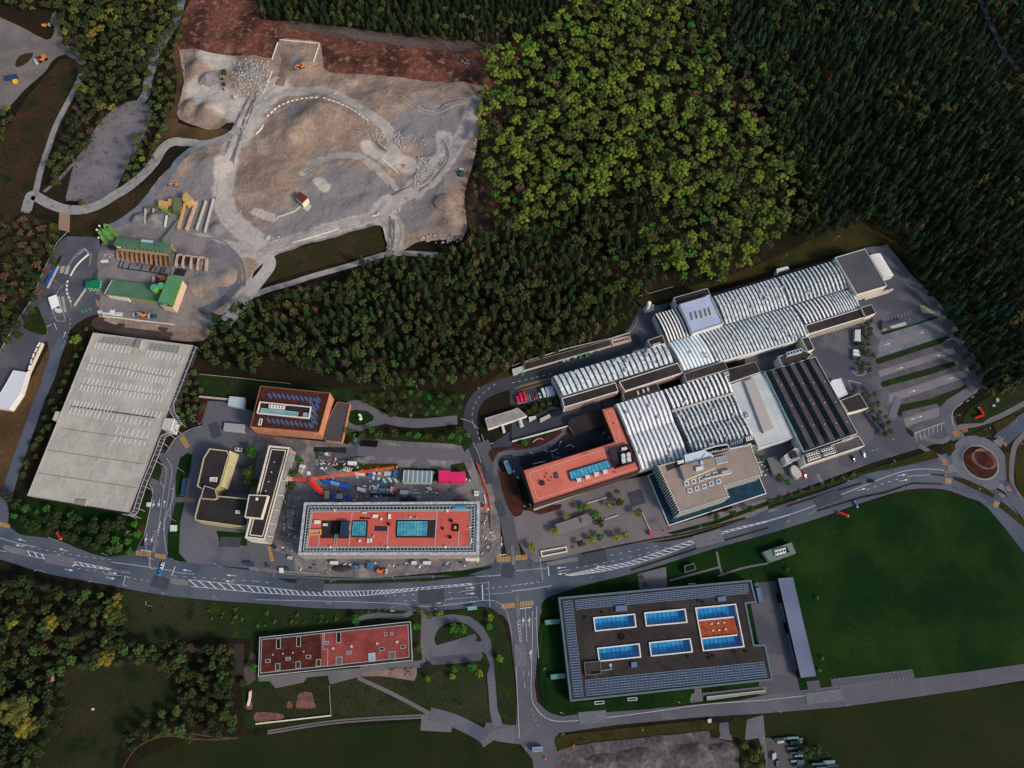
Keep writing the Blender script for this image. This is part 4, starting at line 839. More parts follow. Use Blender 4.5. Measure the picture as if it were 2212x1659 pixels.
# ---------------------------------------------------------------- yellowish office, L shaped with courtyard
m_yel=mat('yellow_facade',(156,148,106),(140,132,92),s=.4,grain=.12,gs=1)
cb_=building('stair_block','stepped dark stair block joining the two yellow office wings','office',P('02',1765,875,1860,905,1880,985,1850,1000,1730,990,1745,930),12.5,m_yel,m_darkr,.5,.5,flatm('pink_rim',(176,150,136)))
for nm,pp,lb,es in(('office_wing',P('02',1808,555,1962,574,1980,605,1905,870,1840,945,1790,932,1700,885,1755,640),'dark roofed office wing with a yellow slanted facade facing the courtyard',(3,)),
                       ('office_wing',P('02',1730,960,1880,965,2190,992,2135,1232,2080,1235,1690,1180,1680,1150),'wide dark roofed office wing with yellow south facade',(3,4))):
    o=building(nm,lb,'office',pp,11,m_yel,m_darkr,.6,.7,flatm('yellow_rim',(172,166,128)))
    ws=Wl(pp,11)
    for i in range(len(pp)):
        a,b=Vector(ws[i]),Vector(ws[(i+1)% len(ws)]);
        if(b-a).length > 9 and i:wall_bands(o,pp,i,11,[(1.5,2.8),(4.6,5.9),(7.7,9)],flatm('pale_window',(196,190,146),rough=.3),n=int((b-a).length/1.9),gap=.45,out=.1)
    skylight(o,P('02',1815,805,1875,805,1868,843,1810,838)if es ==(3,)else P('02',2035,1090,2070,1092,2068,1118,2034,1116),10.4,m_conc,m_whiteb,.3,1)
mb=MB();q=Wl(P('02',1985,590,2065,612,1985,900,1905,900),0)
fa=[W(*p,z)for p,z in zip(P('02',1982,575,2068,612,1972,918,1902,880),(10.5,.3,.3,10.5))]
single_=MB();single_.face(fa);single_.face([fa[0],fa[1],(fa[0].x,fa[0].y,0)]);single_.face([fa[3],fa[2],(fa[3].x,fa[3].y,0)])
so_=single('sloped_facade',single_,m_yel,'slanted yellow window wall facing the courtyard','facade')
gmb=MB()
for r_ in range(6):
    for c_ in range(26):
        u=(c_+.5)/26;v=(r_+.6)/6.4;a=fa[0].lerp(fa[3],u);b=fa[1].lerp(fa[2],u);p=a.lerp(b,v)+Vector((.06,.03,.12));k=(fa[3]-fa[0]).normalized()*.42;e=(b-a).normalized()*.5
        gmb.face([p-k-e,p+k-e,p+k+e,p-k+e])
part('window_grid',gmb,flatm('pale_grid_window',(214,208,166),rough=.3),so_)
mb=MB();mb.prism(Wl(P('02',1840,1268,1858,1262,1870,1300,1860,1310),0),0,.5)
fans(thing('cooling_plant','white twin fan unit above the courtyard','cooling unit',P('02',2058,563)[0]),P('02',2030,550,2090,553,2086,580,2028,575),0,2,2,1)
# round beds in the courtyard
mb=MB();mb.prism(Wl(P('02',2000,560,2110,570,2212,640)+P('12',30,560,-60,960)+P('02',1900,920,1985,900,2070,640),0),.05,.24);struct('courtyard',mb,mat('courtyard_paving',(70,72,78),grain=.12))

# ---------------------------------------------------------------- tall louvred office slab
LP=P('12',110,530,295,547,78,1352,-97,1330)
lo=building('office_slab','long office slab with black roof and white louvred facade','office',LP,15,m_black,m_darkr,.6,1.1,m_cream)
mb=MB();ws=ccw(Wl(LP,15));
part('inner_rim',(lambda m:(m.sheet(inset(ws,2.0),14.6,holes=[inset(ws,2.6)]),m)[1])(MB()),m_cream,lo)
ph=blk(lo,'penthouse',P('12',-62,955,105,962,45,1165,-100,1150),14.5,18,m_darkr,m_cream);frame(lo,'penthouse_rim',P('12',-62,955,105,962,45,1165,-100,1150),18,18.4,m_cream,.5)
ws2=Wl(LP,15)
def louvres(root,a,b,h,floors,n,m,out=.22):
    a,b=Vector(a),Vector(b);d=b-a;nn=Vector((d.y,-d.x)).normalized();c=Vector(W(*cen(LP),15)[:2])
    if nn.dot((a+b)/2-c)< 0:nn=-nn
    for f in range(floors):
        mb=MB();z=h-1.2-f*(h-1.5)/floors
        for k in range(n):
            p=a+d*((k+.15)/n);q=a+d*((k+.85)/n);o=nn*out;mb.prism([tuple(p),tuple(q),tuple(q+o),tuple(p+o)],z-.5,z,bottom=True)
        part('louvre_row',mb,m,root)
louvres(lo,ws2[1],ws2[2],15,7,48,m_whiteb);louvres(lo,ws2[2],ws2[3],15,7,12,m_whiteb)
for k in range(7):
    u=(.04,.2,.36,.52,.68,.82,.95)[k];p=Vector(ws2[1]).lerp(Vector(ws2[2]),u);nn=(Vector(ws2[1])-Vector(ws2[0])).normalized();q=p+nn*3.2
    mb=MB();mb.bar((p.x,p.y,14),(q.x,q.y,13),.35,.3);mb.bar((q.x,q.y,13),(p.x,p.y,1),.3,.3);part('fin',mb,m_cream,lo)
for x,y in((157,676),(135,762),(110,845),(85,925)):
    c=W(*P('12',x,y)[0],14.5);mb=MB();mb.tube((c.x,c.y,14.3),(c.x,c.y,15.2),.35,8);part('roof_vent',mb,m_offw,lo)
blk(lo,'roof_box',P('12',0,980,18,982,14,1005,-6,1003),18,18.8,m_whiteb)

# ---------------------------------------------------------------- building under construction
CP=P('12',415,1024,1932,1015,1926,1475,363,1478)
H5=16.5
cb=building('office_block','large unfinished block with red roof inside a scaffold ring','office',CP,H5,mat('scaffold_netting',(158,150,144),(134,128,124),s=.3,c3=(176,172,166),s3=.8,grain=.2,gs=1.2,brick=(0,2.4,2,.06,.05,1)),flatm('scaffold_boards',(150,160,168)),.0)
frame(cb,'scaffold_deck',P('12',415,1024,1932,1015,1926,1475,363,1478),H5,H5+.5,mat('scaffold_deck',(154,162,170),(178,184,188),s=.6,grain=.2,gs=1.5,brick=(0,2.6,1,.08,.06)),1.6)
IN=P('12',438,1050,1900,1040,1893,1452,392,1455)
blk(cb,'inner_gutter',IN,H5,H5+.3,flatm('dark_teal_gutter',(44,60,68)))
lat=MB();Q1=P('12',452,1062,1890,1053,1882,1440,408,1443);Q2=P('12',478,1090,1862,1083,1853,1412,432,1416);z=H5+1.2
for A in(Q1,Q2):
    for i in range(4):lat.bar(W(*A[i],z),W(*A[(i+1)% 4],z),.35)
for i in range(4):
    n=(46,14,48,14)[i]
    for k in range(n):u=(k+.5)/n;lat.bar(W(*lerp(Q1[i],Q1[(i+1)% 4],u),z),W(*lerp(Q2[i],Q2[(i+1)% 4],u),z),.28)
part('lattice_rim',lat,m_steel,cb)
RQ=P('12',482,1098,1858,1088,1848,1408,438,1412)
blk(cb,'red_roof',RQ,H5,H5+.8,mat('red_roof_fleece',(182,84,74),(190,96,84),s=.04,c3=(172,76,68),s3=.12,grain=.05,gs=1.5),m_greyline);frame(cb,'roof_edge',RQ,H5+.8,H5+1.0,m_greyline,.7)
ZR=H5+.8
for q in((832,1100,800,1410),(1565,1095,1545,1408),(1142,1230,1130,1408),(1752,1270,1748,1406),(545,1310,538,1408)):strip(cb,'paver_strip',P('12',*q),ZR+.07,m_greyline,.7)
blk(cb,'bitumen_field',P('12',568,1178,812,1180,803,1335,712,1335,555,1332),ZR,ZR+.06,m_darkr)
for q in((838,1176,970,1178,960,1326,820,1324),(1213,1170,1555,1170,1546,1328,1206,1328),(1025,1225,1140,1228,1135,1270,1022,1268)):blk(cb,'bitumen_field',P('12',*q),ZR,ZR+.06,m_darkr)
skylight(cb,P('12',838,1188,950,1189,941,1308,828,1307),ZR,m_sglass,m_tglass,.5,1.1,5,6);skylight(cb,P('12',1226,1186,1480,1186,1475,1308,1218,1308),ZR,m_sglass,m_tglass,.5,1.1,9,4)
strip(cb,'paver_strip',P('12',1215,1168,1555,1168),ZR+.09,m_greyline,.6)
blk(cb,'navy_plant_box',P('12',735,1186,803,1188,795,1303,722,1302),ZR,ZR+3,flatm('navy_sheet',(36,54,72)));blk(cb,'black_plant_box',P('12',668,1186,725,1186,712,1300,655,1298),ZR,ZR+1.2,m_black)
frame(cb,'formwork',P('12',458,1256,565,1256,560,1303,455,1305),ZR,ZR+1,flatm('yellow_formwork',(208,150,70)),.7);blk(cb,'concrete_pad',P('12',466,1264,556,1264,552,1295,463,1297),ZR,ZR+.3,m_greyline)
mb=MB();A,Bq=P('12',695,1302,675,1440)
for off in(-7,7):mb.bar(W(A[0]+off*.35,A[1],z),W(Bq[0]+off*.35,Bq[1],z),.25)
for k in range(6):c=lerp(A,Bq,k/5);mb.bar(W(c[0]-2.4,c[1],z),W(c[0]+2.4,c[1],z),.25)
part('lattice_rim',mb,m_steel,cb)
for(x,y,a,b_,mm,nm)in((528,1192,26,14,m_whiteb,'white_pallet'),(597,1215,20,10,m_offw,'roofing_rolls'),(1030,1140,22,12,m_whiteb,'white_pallet'),(1152,1143,11,20,m_whiteb,'white_pallet'),(1082,1165,9,10,m_offw,'white_pallet'),(935,1112,20,5,m_offw,'plank_stack'),(918,1158,22,8,m_black,'roof_opening'),(966,1160,20,6,m_black,'roof_opening'),
                              (895,1354,10,10,m_offw,'white_pallet'),(968,1352,9,18,m_offw,'white_pallet'),(992,1348,9,17,m_offw,'white_pallet'),(1015,1313,7,9,m_greyline,'roof_vent'),(1147,1210,9,9,m_fan,'roof_vent'),(1615,1248,7,11,m_fan,'roof_vent'),(1686,1180,12,12,m_fan,'roof_vent'),(1678,1322,12,12,m_fan,'roof_vent'),(1332,1148,6,7,m_offw,'roof_vent'),(1386,1152,7,8,flatm('orange_tarp',(230,120,60)),'orange_box'),
                              (1652,1093,9,12,m_cream,'sack_pile'),(1850,1237,12,5,m_cream,'sack_pile'),(1635,1408,8,11,m_cream,'sack_pile'),(1137,1410,7,11,m_cream,'sack_pile'),(640,1408,7,10,m_cream,'sack_pile'),(678,1092,5,12,m_cream,'sack_pile'),(1765,1068,48,12,flatm('cyan_tarp',(40,140,190)),'cyan_tarp'),(810,1235,8,30,flatm('tan_board',(170,140,120)),'plank_stack'),(1862,1352,5,22,m_whiteb,'white_sheet')):
    c=P('12',x,y)[0];a /= 4;b_ /= 4
    blk(cb,nm,[(c[0]-a,c[1]-b_),(c[0]+a,c[1]-b_),(c[0]+a,c[1]+b_),(c[0]-a,c[1]+b_)],ZR,ZR+(1.0 if mm is not m_black else .08),mm)
frame(cb,'timber_hatch',P('12',1700,1212,1752,1212,1748,1270,1695,1270),ZR,ZR+1,m_black,1.0);blk(cb,'timber',P('12',1708,1222,1735,1222,1732,1255,1706,1255),ZR,ZR+.7,flatm('timber',(206,150,110)))
for x0,x1 in((640,705),(1345,1385),(1445,1510)):blk(cb,'site_stair',P('12',x0,1530,x1,1530,x1-2,1558,x0-4,1555),0,2.8,m_offw)
blk(cb,'canopy_corner',P('12',1805,1492,1928,1490,1930,1528,1812,1525),0,2.5,m_cream)

# ---------------------------------------------------------------- L shaped office with the salmon roof
H7=13
RP_=P('22',97,745,885,500,775,218,880,193,1105,747,193,1042)
m_slat=mat('black_slat_wall',(26,24,25),(38,35,35),s=.8,grain=.2)
rr=building('office','L shaped office with a salmon coloured roof and black slatted walls','office',RP_,H7,m_slat,m_redroof,.5,.35,flatm('dark_red_edge',(84,48,42)))
for i in range(6):
    for zz in(2,4.2,6.4,8.6,10.8):wall_bands(rr,RP_,i,H7,[(zz,zz+.35)],flatm('bronze_slat',(78,66,60)),'slat',.35,0,1)
ZS=H7-.5
for q in((818,240,882,226,940,520,785,570),(785,570,145,768,222,993,1090,720),(785,570,812,640),(815,240,912,525),(330,712,360,782),(230,750,255,830),(548,850,562,880),(682,805,700,838),(755,785,772,812),(830,755,848,790),(612,830,625,862)):strip(rr,'paver_line',P('22',*q),ZS+.06,m_paleline,.38)
SK=P('22',490,758,832,655,862,720,512,832);blk(rr,'skylight_base',P('22',482,752,838,647,870,722,508,842),ZS,ZS+.3,m_darkr)
skylight(rr,SK,ZS+.3,m_sglass,m_bglass,.35,1.1,11)
for x,y in((577,828),(652,802),(728,778),(803,756)):blk(rr,'air_unit',P('22',x-22,y-12,x+18,y-20,x+24,y+8,x-12,y+18),ZS,ZS+1.6,m_offw)
frame(rr,'plant_screen',P('22',835,560,1000,516,1062,672,897,728),ZS,ZS+2.2,flatm('dark_brown_screen',(48,38,38)),.6);blk(rr,'plant_floor',P('22',842,566,996,523,1055,668,900,720),ZS,ZS+.3,m_darkr)
blk(rr,'plant_roof',P('22',835,560,895,545,920,650,868,665),ZS,ZS+2.4,flatm('plum_grey_roof',(50,46,52)))
for x,y in((962,638),(1008,628)):
    b=blk(rr,'cooling_unit',P('22',x-22,y-30,x+14,y-38,x+26,y+40,x-8,y+48),ZS,ZS+2,m_steel)
    for dy in(-20,22):c=W(*P('22',x,y+dy)[0],ZS+2);mb=MB();mb.tube((c.x,c.y,ZS+2),(c.x,c.y,ZS+2.5),1.3,12);part('fan',mb,m_offw,b)
blk(rr,'cooling_unit',P('22',945,550,992,542,998,562,950,572),ZS,ZS+1.8,m_offw)
skylight(rr,P('22',360,768,390,762,402,808,374,815),ZS,m_bglass,m_darkr,.5,.6);blk(rr,'roof_hatch',P('22',243,838,278,833,286,868,250,876),ZS,ZS+1.3,m_darkr)
for x,y in((288,803),(300,773),(322,834),(342,808),(878,342),(885,762),(822,600)):c=W(*P('22',x,y)[0],ZS);mb=MB();mb.tube((c.x,c.y,ZS),(c.x,c.y,ZS+.5),.5,8);part('roof_vent',mb,flatm('rust_cap',(110,50,42)),rr)
mb=MB();mb.prism(Wl(P('22',84,785,92,783,190,1080,860,842,862,852,190,1097),0),0,.8);single('low_wall',mb,m_conc,'thin pale low wall around the foot of the salmon roofed office','wall')

# ---------------------------------------------------------------- white finned office with pools
H8=15
OP=P('22',1266,706,1300,700,1440,665,1480,650,1715,590,1800,575,2060,520,2090,610,2130,700,2156,782,1830,878,1872,972,1452,1110)
m_finw=flatm('white_green_fin',(206,212,204),rough=.6)
of=building('office','beige roofed office with white vertical fins between dark pools','office',OP,H8,flatm('dark_green_glass',(46,66,64),rough=.3),mat('beige_roof',(140,126,118),(148,134,126),s=.08,c3=(130,117,110),s3=.2,grain=.08,gs=1.2),.3,.3,m_cream)
ws=Wl(OP,H8);cc=Vector(W(*cen(OP),H8)[:2])
for i in range(len(ws)):
    a,b=Vector(ws[i]),Vector(ws[(i+1)% len(ws)]);d=b-a
    if d.length < 6:continue
    nn=Vector((-d.y,d.x)).normalized()
    if area2([tuple(x)for x in ws])> 0:nn=-nn
    mb=MB();n=int(d.length/1.55)
    for k in range(n+1):p=a+d*k/n;u=d.normalized()*.22;mb.prism([tuple(p-u),tuple(p+u),tuple(p+u+nn*.8),tuple(p-u+nn*.8)],.6,H8-.05)
    part('fin_screen',mb,m_finw,of)
Z8=H8-.3
blk(of,'penthouse',P('22',1455,705,1745,630,1765,720,1500,832),Z8,Z8+3,MATS['beige_roof'],m_cream);blk(of,'silver_roof',P('22',1490,612,1660,568,1745,622,1500,690),Z8,Z8+1.5,flatm('silver_roof',(192,202,214)))
blk(of,'roof_recess',P('22',1322,690,1470,652,1480,700,1340,752),Z8,Z8+.1,flatm('plum_dark_roof',(54,50,56)));blk(of,'roof_recess',P('22',1720,590,1855,552,1870,575,1735,615),Z8,Z8+.1,MATS['plum_dark_roof'])
skylight(of,P('22',1757,636,1845,620,1866,672,1780,690),Z8,flatm('pale_blue_glass',(128,142,160)),m_offw,.3,1.6,3,3)
for x,y in((1508,860),(1570,842),(1633,822),(1695,800),(1757,780),(1536,920),(1598,902),(1660,884),(1722,862),(1784,842)):
    skylight(of,P('22',x-22,y-14,x+14,y-22,x+22,y+14,x-14,y+22),Z8,m_bglass,m_whiteb,.45,.6)
fans(of,P('22',1812,752,1888,733,1897,765,1820,785),Z8,Z8+2,5,2)
blk(of,'air_unit',P('22',1430,665,1480,655,1488,680,1436,692),Z8,Z8+1.8,m_whiteb);blk(of,'air_unit',P('22',1588,720,1650,705,1655,735,1592,752),Z8+3,Z8+4.2,m_offw);blk(of,'air_unit',P('22',1628,665,1645,662,1650,690,1633,694),Z8+3,Z8+4,m_offw)
mb=MB()
for a,b in(((1650,570),(1760,535)),((1760,535),(1860,520)),((1860,520),(1880,560)),((1880,560),(2030,530)),((2030,530),(2060,515)),((1660,820),(1820,780)),((1670,600),(1640,640))):mb.tube(W(*P('22',*a)[0],Z8+1.2),W(*P('22',*b)[0],Z8+1.2),.6,8)
part('duct',mb,m_steel,of)
# pools around it
mb=MB();PO=P('22',1178,792,1240,765,1300,900,1452,1130,1872,1000,1840,880,2135,812,2192,945,1355,1218);mb.prism(Wl(PO,.9),0,.9,0,1);pl=single('pool',mb,[mat('pool_water',(22,56,74),(16,42,58),s=.3,rough=.12,spec=.6,grain=.15,gs=1.5),m_finw],'dark blue reflecting pool around the white finned office','pool')
frame_=MB();ww=ccw(Wl(P('22',1172,790,1242,760,1300,880,1460,1115,1860,985,1835,875,2138,806,2198,948,1353,1226),.9));frame_.sheet(ww,1.3,holes=[inset(ww,.45)]);frame_.sides(ww,0,1.3)
o=bpy.data.objects.new('pool_rim',frame_.mesh('pool_rim',m_finw,tuple(pl.location)));col.objects.link(o);o.parent=pl

# ---------------------------------------------------------------- factory halls
hn=building('factory_hall','west silver ribbed hall beside the north lane','factory',P('D',1192,814.5,1437,742.5,1454.7,783,1213,856),8.5,m_offw,m_zincgrey,0);ribs(hn,P('D',1192,814.5,1437,742.5,1454.7,783,1213,856),8.6,22,1.8,m_zinc,m_zincdark,.62,1.1)
clutter(hn,P('D',1192,814.5,1437,742.5,1454.7,783,1213,856),10.6,9,m_steel,rb)
OPa=P('D',1213,857,1332,826,1345,820,1463,783,1475,806,1352,843,1348,853,1218,879)
fo=building('factory_office','dark roofed office strip below the west silver hall','office',P('D',1213.5,860,1330,826,1336,845,1219,880),9.5,m_pink,m_blackr,.4,.4,m_whiteb);wall_bands(fo,P('D',1213.5,860,1330,826,1336,845,1219,880),2,9.5,[(1.5,2.6),(4,5.1),(6.5,7.6)],m_dkglass)
fo=building('factory_office','brick striped office strip right of the west hall strip','office',P('D',1337,824,1464,783.5,1475.5,805,1350,845),10.5,m_pink,m_blackr,.4,.4,m_whiteb);wall_bands(fo,P('D',1337,824,1464,783.5,1475.5,805,1350,845),2,10.5,[(1.5,2.6),(4,5.1),(6.5,7.6)],m_dkglass)
lk=building('link_block','small dark link block between the west halls','annex',P('21',1170,1280,1300,1235,1325,1305,1205,1340),11,m_conc,m_darkr,.4,.3,m_conc);fans(lk,P('21',1215,1315,1280,1298,1285,1315,1220,1330),10.6,11.6,5,1)
wq=P('D',1412.5,679.7,1467,664.7,1495,725,1441,740);hw=building('factory_hall','short west hall with wide dark gaps between its ribs','factory',wq,8.5,m_offw,m_zincgrey,0);ribs(hw,wq,8.6,8,2.6,m_zincw,flatm('brown_gap',(60,52,50)),.55,1.4)
gp=P('D',1468.5,657.3,1534.7,638,1563.5,698.5,1497,719.7);bx=building('high_hall','tall box with a pale blue roof rising from the ribbed halls','factory',gp,14.5,m_offw,mat('pale_blue_roof',(158,168,196),(166,176,202),s=.1,grain=.05,gs=1),.6,.5,m_steel)
strip(bx,'roof_seam',P('21',1515,1088,1765,1020),14.0,m_offw,.25)
for x,y in((1560,1072),(1600,1062),(1642,1055),(1680,1040),(1715,1030)):blk(bx,'smoke_vent',P('21',x-10,y-28,x+2,y-32,x+16,y+28,x+4,y+32),13.9,14.9,m_conc)
building('dark_annex','dark block behind the pale blue roofed box','annex',P('21',1398,912,1690,830,1715,888,1450,968,1420,985),11,m_offw,m_darkr,.3,.3,m_conc)
nq=P('D',1539.7,641,1801,563.5,1831,622,1566,702);hv=building('factory_hall','long north bay of the silver ribbed halls','factory',nq,8.5,m_offw,m_zincgrey,0);ribs(hv,P('D',1539.7,641,1676,600.5,1704,660,1566,702),8.6,18,2.8,m_zinc,m_zincdark,.66,1.1);ribs(hv,P('D',1677,600.3,1801,563.5,1831,622,1705,659.8),8.6,15,3.4,m_zinc,m_zincdark,.52,1.3)
clutter(hv,nq,11.4,10,m_steel,rb)
sq1=P('D',1442,741,1709,662,1746,728,1476,802);hs=building('factory_hall','wide south bay of the silver ribbed halls','factory',sq1,8.5,m_offw,m_zincgrey,0);ribs(hs,P('D',1442,741,1508,721.5,1545,783,1476,802),8.6,9,3.0,m_zincw,flatm('pale_teal_glazing',(140,176,180)),.6,.8);ribs(hs,P('D',1509,721.2,1709,662,1746,728,1546,782.7),8.6,27,3.0,m_zinc,m_zincdark,.64,1.1);clutter(hs,sq1,11.2,9,m_steel,rb)
wall_bands(hs,sq1,2,8.5,[(5.5,7.2)],m_whiteb,'white_fascia',.6)
sq2=P('D',1710,661.7,1834.5,625,1859,665,1737,702);ht=building('factory_hall','short east bay of the silver halls with dark rooflights','factory',sq2,8.5,m_offw,m_zincgrey,0);ribs(ht,P('D',1710,661.7,1784,639.8,1808,680.5,1737,702),8.6,9,1.8,m_zincw,m_zincdark,.5,1.3);ribs(ht,P('D',1785,639.5,1834.5,625,1859,665,1809,680.2),8.6,9,1.8,m_zinc,m_zincgrey,.66,1.0)
op=P('31',318,1152,802,1004,838,1082,352,1228);oe=building('factory_office','long dark roofed office with white window bands east of the halls','office',op,10,m_cream,m_blackr,.4,.4,m_whiteb);wall_bands(oe,op,2,10,[(1.2,2.8),(4.2,5.8),(7.2,8.4)],m_dkglass,n=18,gap=.12)
oq=P('31',803,997,895,970,934,1046,845,1080);ob=building('stair_block','dark block at the end of the long east office','office',oq,11.5,m_cream,m_darkr,.4,.3,m_conc);wall_bands(ob,oq,2,11.5,[(2,3.4),(5,6.4)],m_dkglass)
lkq=P('31',287,1263,350,1246,402,1356,345,1378);lb=building('stair_block','narrow stair block under the long east office','stair tower',lkq,11,m_cream,m_blackr,.4,.3,m_whiteb)
fq=P('31',580,565,838,489,1029,810,770,886);fb=building('warehouse','grey roofed warehouse at the upper right corner of the factory','warehouse',fq,12.5,m_cream,mat('slate_grey_roof',(72,74,80),(80,81,86),s=.06,grain=.1,gs=1),.4,.35,m_offw);wall_bands(fb,fq,2,12.5,[(2.2,3.2),(5.2,6.2),(8.2,9.2)],flatm('grey_window',(120,116,112),rough=.3),n=12,gap=.2)
skylight(fb,P('31',785,905,860,885,880,950,810,968),.1,m_pink,m_conc,.3,.6,4,2,'pavement_grate')if False else None
tq=P('31',878,545,970,530,1085,722,1000,745);te=building('tent_hall','white arched tent hall on the right of the grey warehouse','tent',tq,5,m_whiteb,m_zincw,0);ribs(te,P('31',878,545,1000,745,1085,722,970,530)[::1],5.1,9,1.2,m_whiteb,m_conc,.92,.25)
mb=MB();mb.prism(Wl(P('31',830,900,1080,830,1085,845,1040,870,840,930),1.2),0,1.2);single('loading_ramp',mb,m_conc,'pale loading ramp at the south wall of the grey warehouse','ramp')
mb=MB();mb.prism(Wl(P('31',75,665,170,640,183,665,165,660,95,680,80,715),6),0,6);single('roof_access',mb,m_offw,'pale angular porch behind the north hall','porch')
mb=MB();mb.prism(Wl(P('21',1715,880,2212,740,2212,775,1740,912)+[],6.5),0,6.5);single('service_gallery',mb,m_darkr,'narrow dark service roof along the north bay, left half','gallery');mb=MB();mb.prism(Wl(P('31',0,740,580,565,560,592,0,765),6.5),0,6.5);single('service_gallery',mb,m_darkr,'narrow dark service roof along the north bay, right half','gallery')
# central white halls
c1=P('22',885,180,1297,57,1400,328,1000,452);c2=P('22',1000,453,1400,329,1520,625,1110,745)
for q,lb_ in((c1,'upper bay of the bright white ribbed hall'),(c2,'lower bay of the bright white ribbed hall')):
    o=building('factory_hall',lb_,'factory',q,9,m_slat,m_zincgrey,0);ribs(o,q,9.1,11,2.4,m_zincw,mat('pale_gap',(150,152,156),(118,122,128),s=.5,grain=.15),.52,.9);clutter(o,q,11,4,m_steel,rb)
for q,n,lb_ in((P('22',1299,56,1835,-105,1915,83,1385,240),14,'top bay of the grime streaked shed roofs'),(P('22',1387,242,1917,87,1992,268,1468,412),15,'middle bay of the grime streaked shed roofs'),(P('22',1470,415,1994,272,2085,445,1540,592),15,'lowest bay of the grime streaked shed roofs')):
    o=building('factory_hall',lb_,'factory',q,9,m_offw,m_zincgrey,0);ribs(o,q,9.1,n,1.6,m_zincw if n == 14 else m_zinc,m_zincdark,.5,1.4,nv=6);clutter(o,q,10.4,7,m_steel,rb,(.8,1.8))
mb=MB();mb.bar(W(*P('22',1378,236)[0],10),W(*P('22',1912,80)[0],10),1.2,1.6);single('roof_walkway',mb,m_conc,'pale beam between the top and middle shed bays','walkway')
building('rooftop_block','dark roof strip north of the shed bays','annex',P('21',1485,1567,1830,1462,1870,1530,1512,1640),11,m_conc,m_blackr,.3,.3,m_greyline)
rb2=building('rooftop_block','dark roof block with a small white skylight above the white hall','annex',P('21',1862,1530,2105,1465,2148,1555,1880,1648),11,m_offw,m_blackr,.3,.3,m_greyline);skylight(rb2,P('21',1833,1560,1865,1550,1880,1580,1848,1590),10.8,m_tglass,m_whiteb,.3,.6)
rb3=building('rooftop_block','black roof block between office strip and white hall','annex',P('22',955,70,1250,-10,1280,50,970,142),8,m_conc,m_blackr,.3,.3,m_greyline)
for x,y in((1088,75),(1135,60),(1175,45)):blk(rb3,'roof_box',P('22',x-12,y-14,x+4,y-18,x+14,y+12,x-2,y+16),7.7,8.6,m_conc)
rb4=building('rooftop_block','grey roof strip with two fan banks above the finned office','annex',P('22',1560,600,1880,500,2085,445,2135,560,2090,530,1880,575,1700,610),10.5,m_conc,m_blackr,.3,.3,m_conc);fans(rb4,P('22',1884,508,1988,480,1996,508,1892,538),10.2,11.6,5,2);fans(rb4,P('22',2018,458,2078,444,2086,474,2028,490),10.2,11.6,3,2)
wh=building('factory_hall','white flat roofed hall between the sheds and the sawtooth hall','factory',P('D',1576,832,1643,806,1659,828,1712,945,1640,967,1625,962,1600,890),9.5,m_offw,mat('white_membrane',(186,192,192),(174,182,184),s=.08,grain=.05,gs=1,brick=(rotang((1600,900),(1712,867)),12,12,.1,.01)),.3,.3,m_offw)
blk(wh,'ridge',P('D',1608,824,1628,816,1672,925,1650,935),9.2,11,mat('pinkish_grey_membrane',(166,160,158),grain=.06));fans(wh,P('22',2018,252,2045,245,2055,285,2030,292),9.2,10.6,1,2)
tl=MB()
for k in range(30):a=lerp(P('D',1644,804)[0],P('D',1716,940)[0],k/29);tl.bar(W(a[0],a[1],9.6),W(a[0]+5,a[1]-2,10),.5,.2)
single('louvre_strip',tl,m_sglass,'turquoise louvre strip between white hall and sawtooth roofs','louvres')
# sawtooth hall
sw=P('D',1652,803,1762,770,1853,936,1737,977);so5=building('factory_hall','sawtooth hall with five dark slopes and green glazed gaps','factory',sw,10,m_offw,m_darkr,.2,.3,m_offw)
Q_=[W(*p,10)for p in P('D',1656,806,1757,776,1848,934,1738,972)];gl=MB()
for i in range(5):
    u0,u1,um=i/5,(i+1)/5,(i+.3)/5;mb=MB();f=lambda u,v,z:(lambda p:(p.x,p.y,z))(Q_[0].lerp(Q_[1],u).lerp(Q_[3].lerp(Q_[2],u),v))
    mb.face([f(um,0,13),f(um,1,13),f(u1,1,10.2),f(u1,0,10.2)]);mb.face([f(u0,1,10),f(um,1,13),f(u1,1,10)]);mb.face([f(u0,0,10),f(um,0,13),f(u1,0,10)]);part('sawtooth_roof',mb,mat('plum_grey_roofing',(74,70,76),(64,60,66),s=.06,c3=(86,80,84),s3=.3,thr3=(.6,.72),grain=.12,gs=1),so5)
    gl.face([f(u0,0,10.1),f(u0,1,10.1),f(um,1,13),f(um,0,13)])
    for k in range(3):c=f(u0+.13,.2+.27*k+.03*i,11.2);v=MB();v.tube((c[0],c[1],10.8),(c[0],c[1],12.2),.35,6);part('roof_vent',v,m_offw,so5)
part('rooflight_glazing',gl,mat('dark_green_glazing',(34,44,46),(60,72,72),s=.9,grain=.3),so5)
dk=building('roof_deck','dark roof deck with silver fans above the sawtooth hall','annex',P('31',90,1420,290,1360,385,1400,330,1450,130,1510),10.5,m_offw,m_blackr,.3,.3,m_offw);fans(dk,P('31',160,1385,290,1348,300,1380,168,1418),10.2,12.5,5,1,m_steel)
spq=P('32',300,612,782,445,838,532,322,700);sp=building('office','dark roofed block with four white chillers below the sawtooth hall','office',spq,10,m_whiteb,mat('grey_brown_roof',(88,84,84),(76,73,75),s=.1,grain=.1),.4,.4,m_cream);wall_bands(sp,spq,2,10,[(2,3.6),(5.4,7)],flatm('tan_glass',(120,96,80),rough=.3),n=14,gap=.2)
for q in((330,605,440,580,446,598,338,628),(342,640,455,608,462,628,352,666),(462,568,568,536,574,556,470,588),(482,598,582,568,588,590,490,618)):fans(sp,P('32',*q),9.6,11.6,5,1)
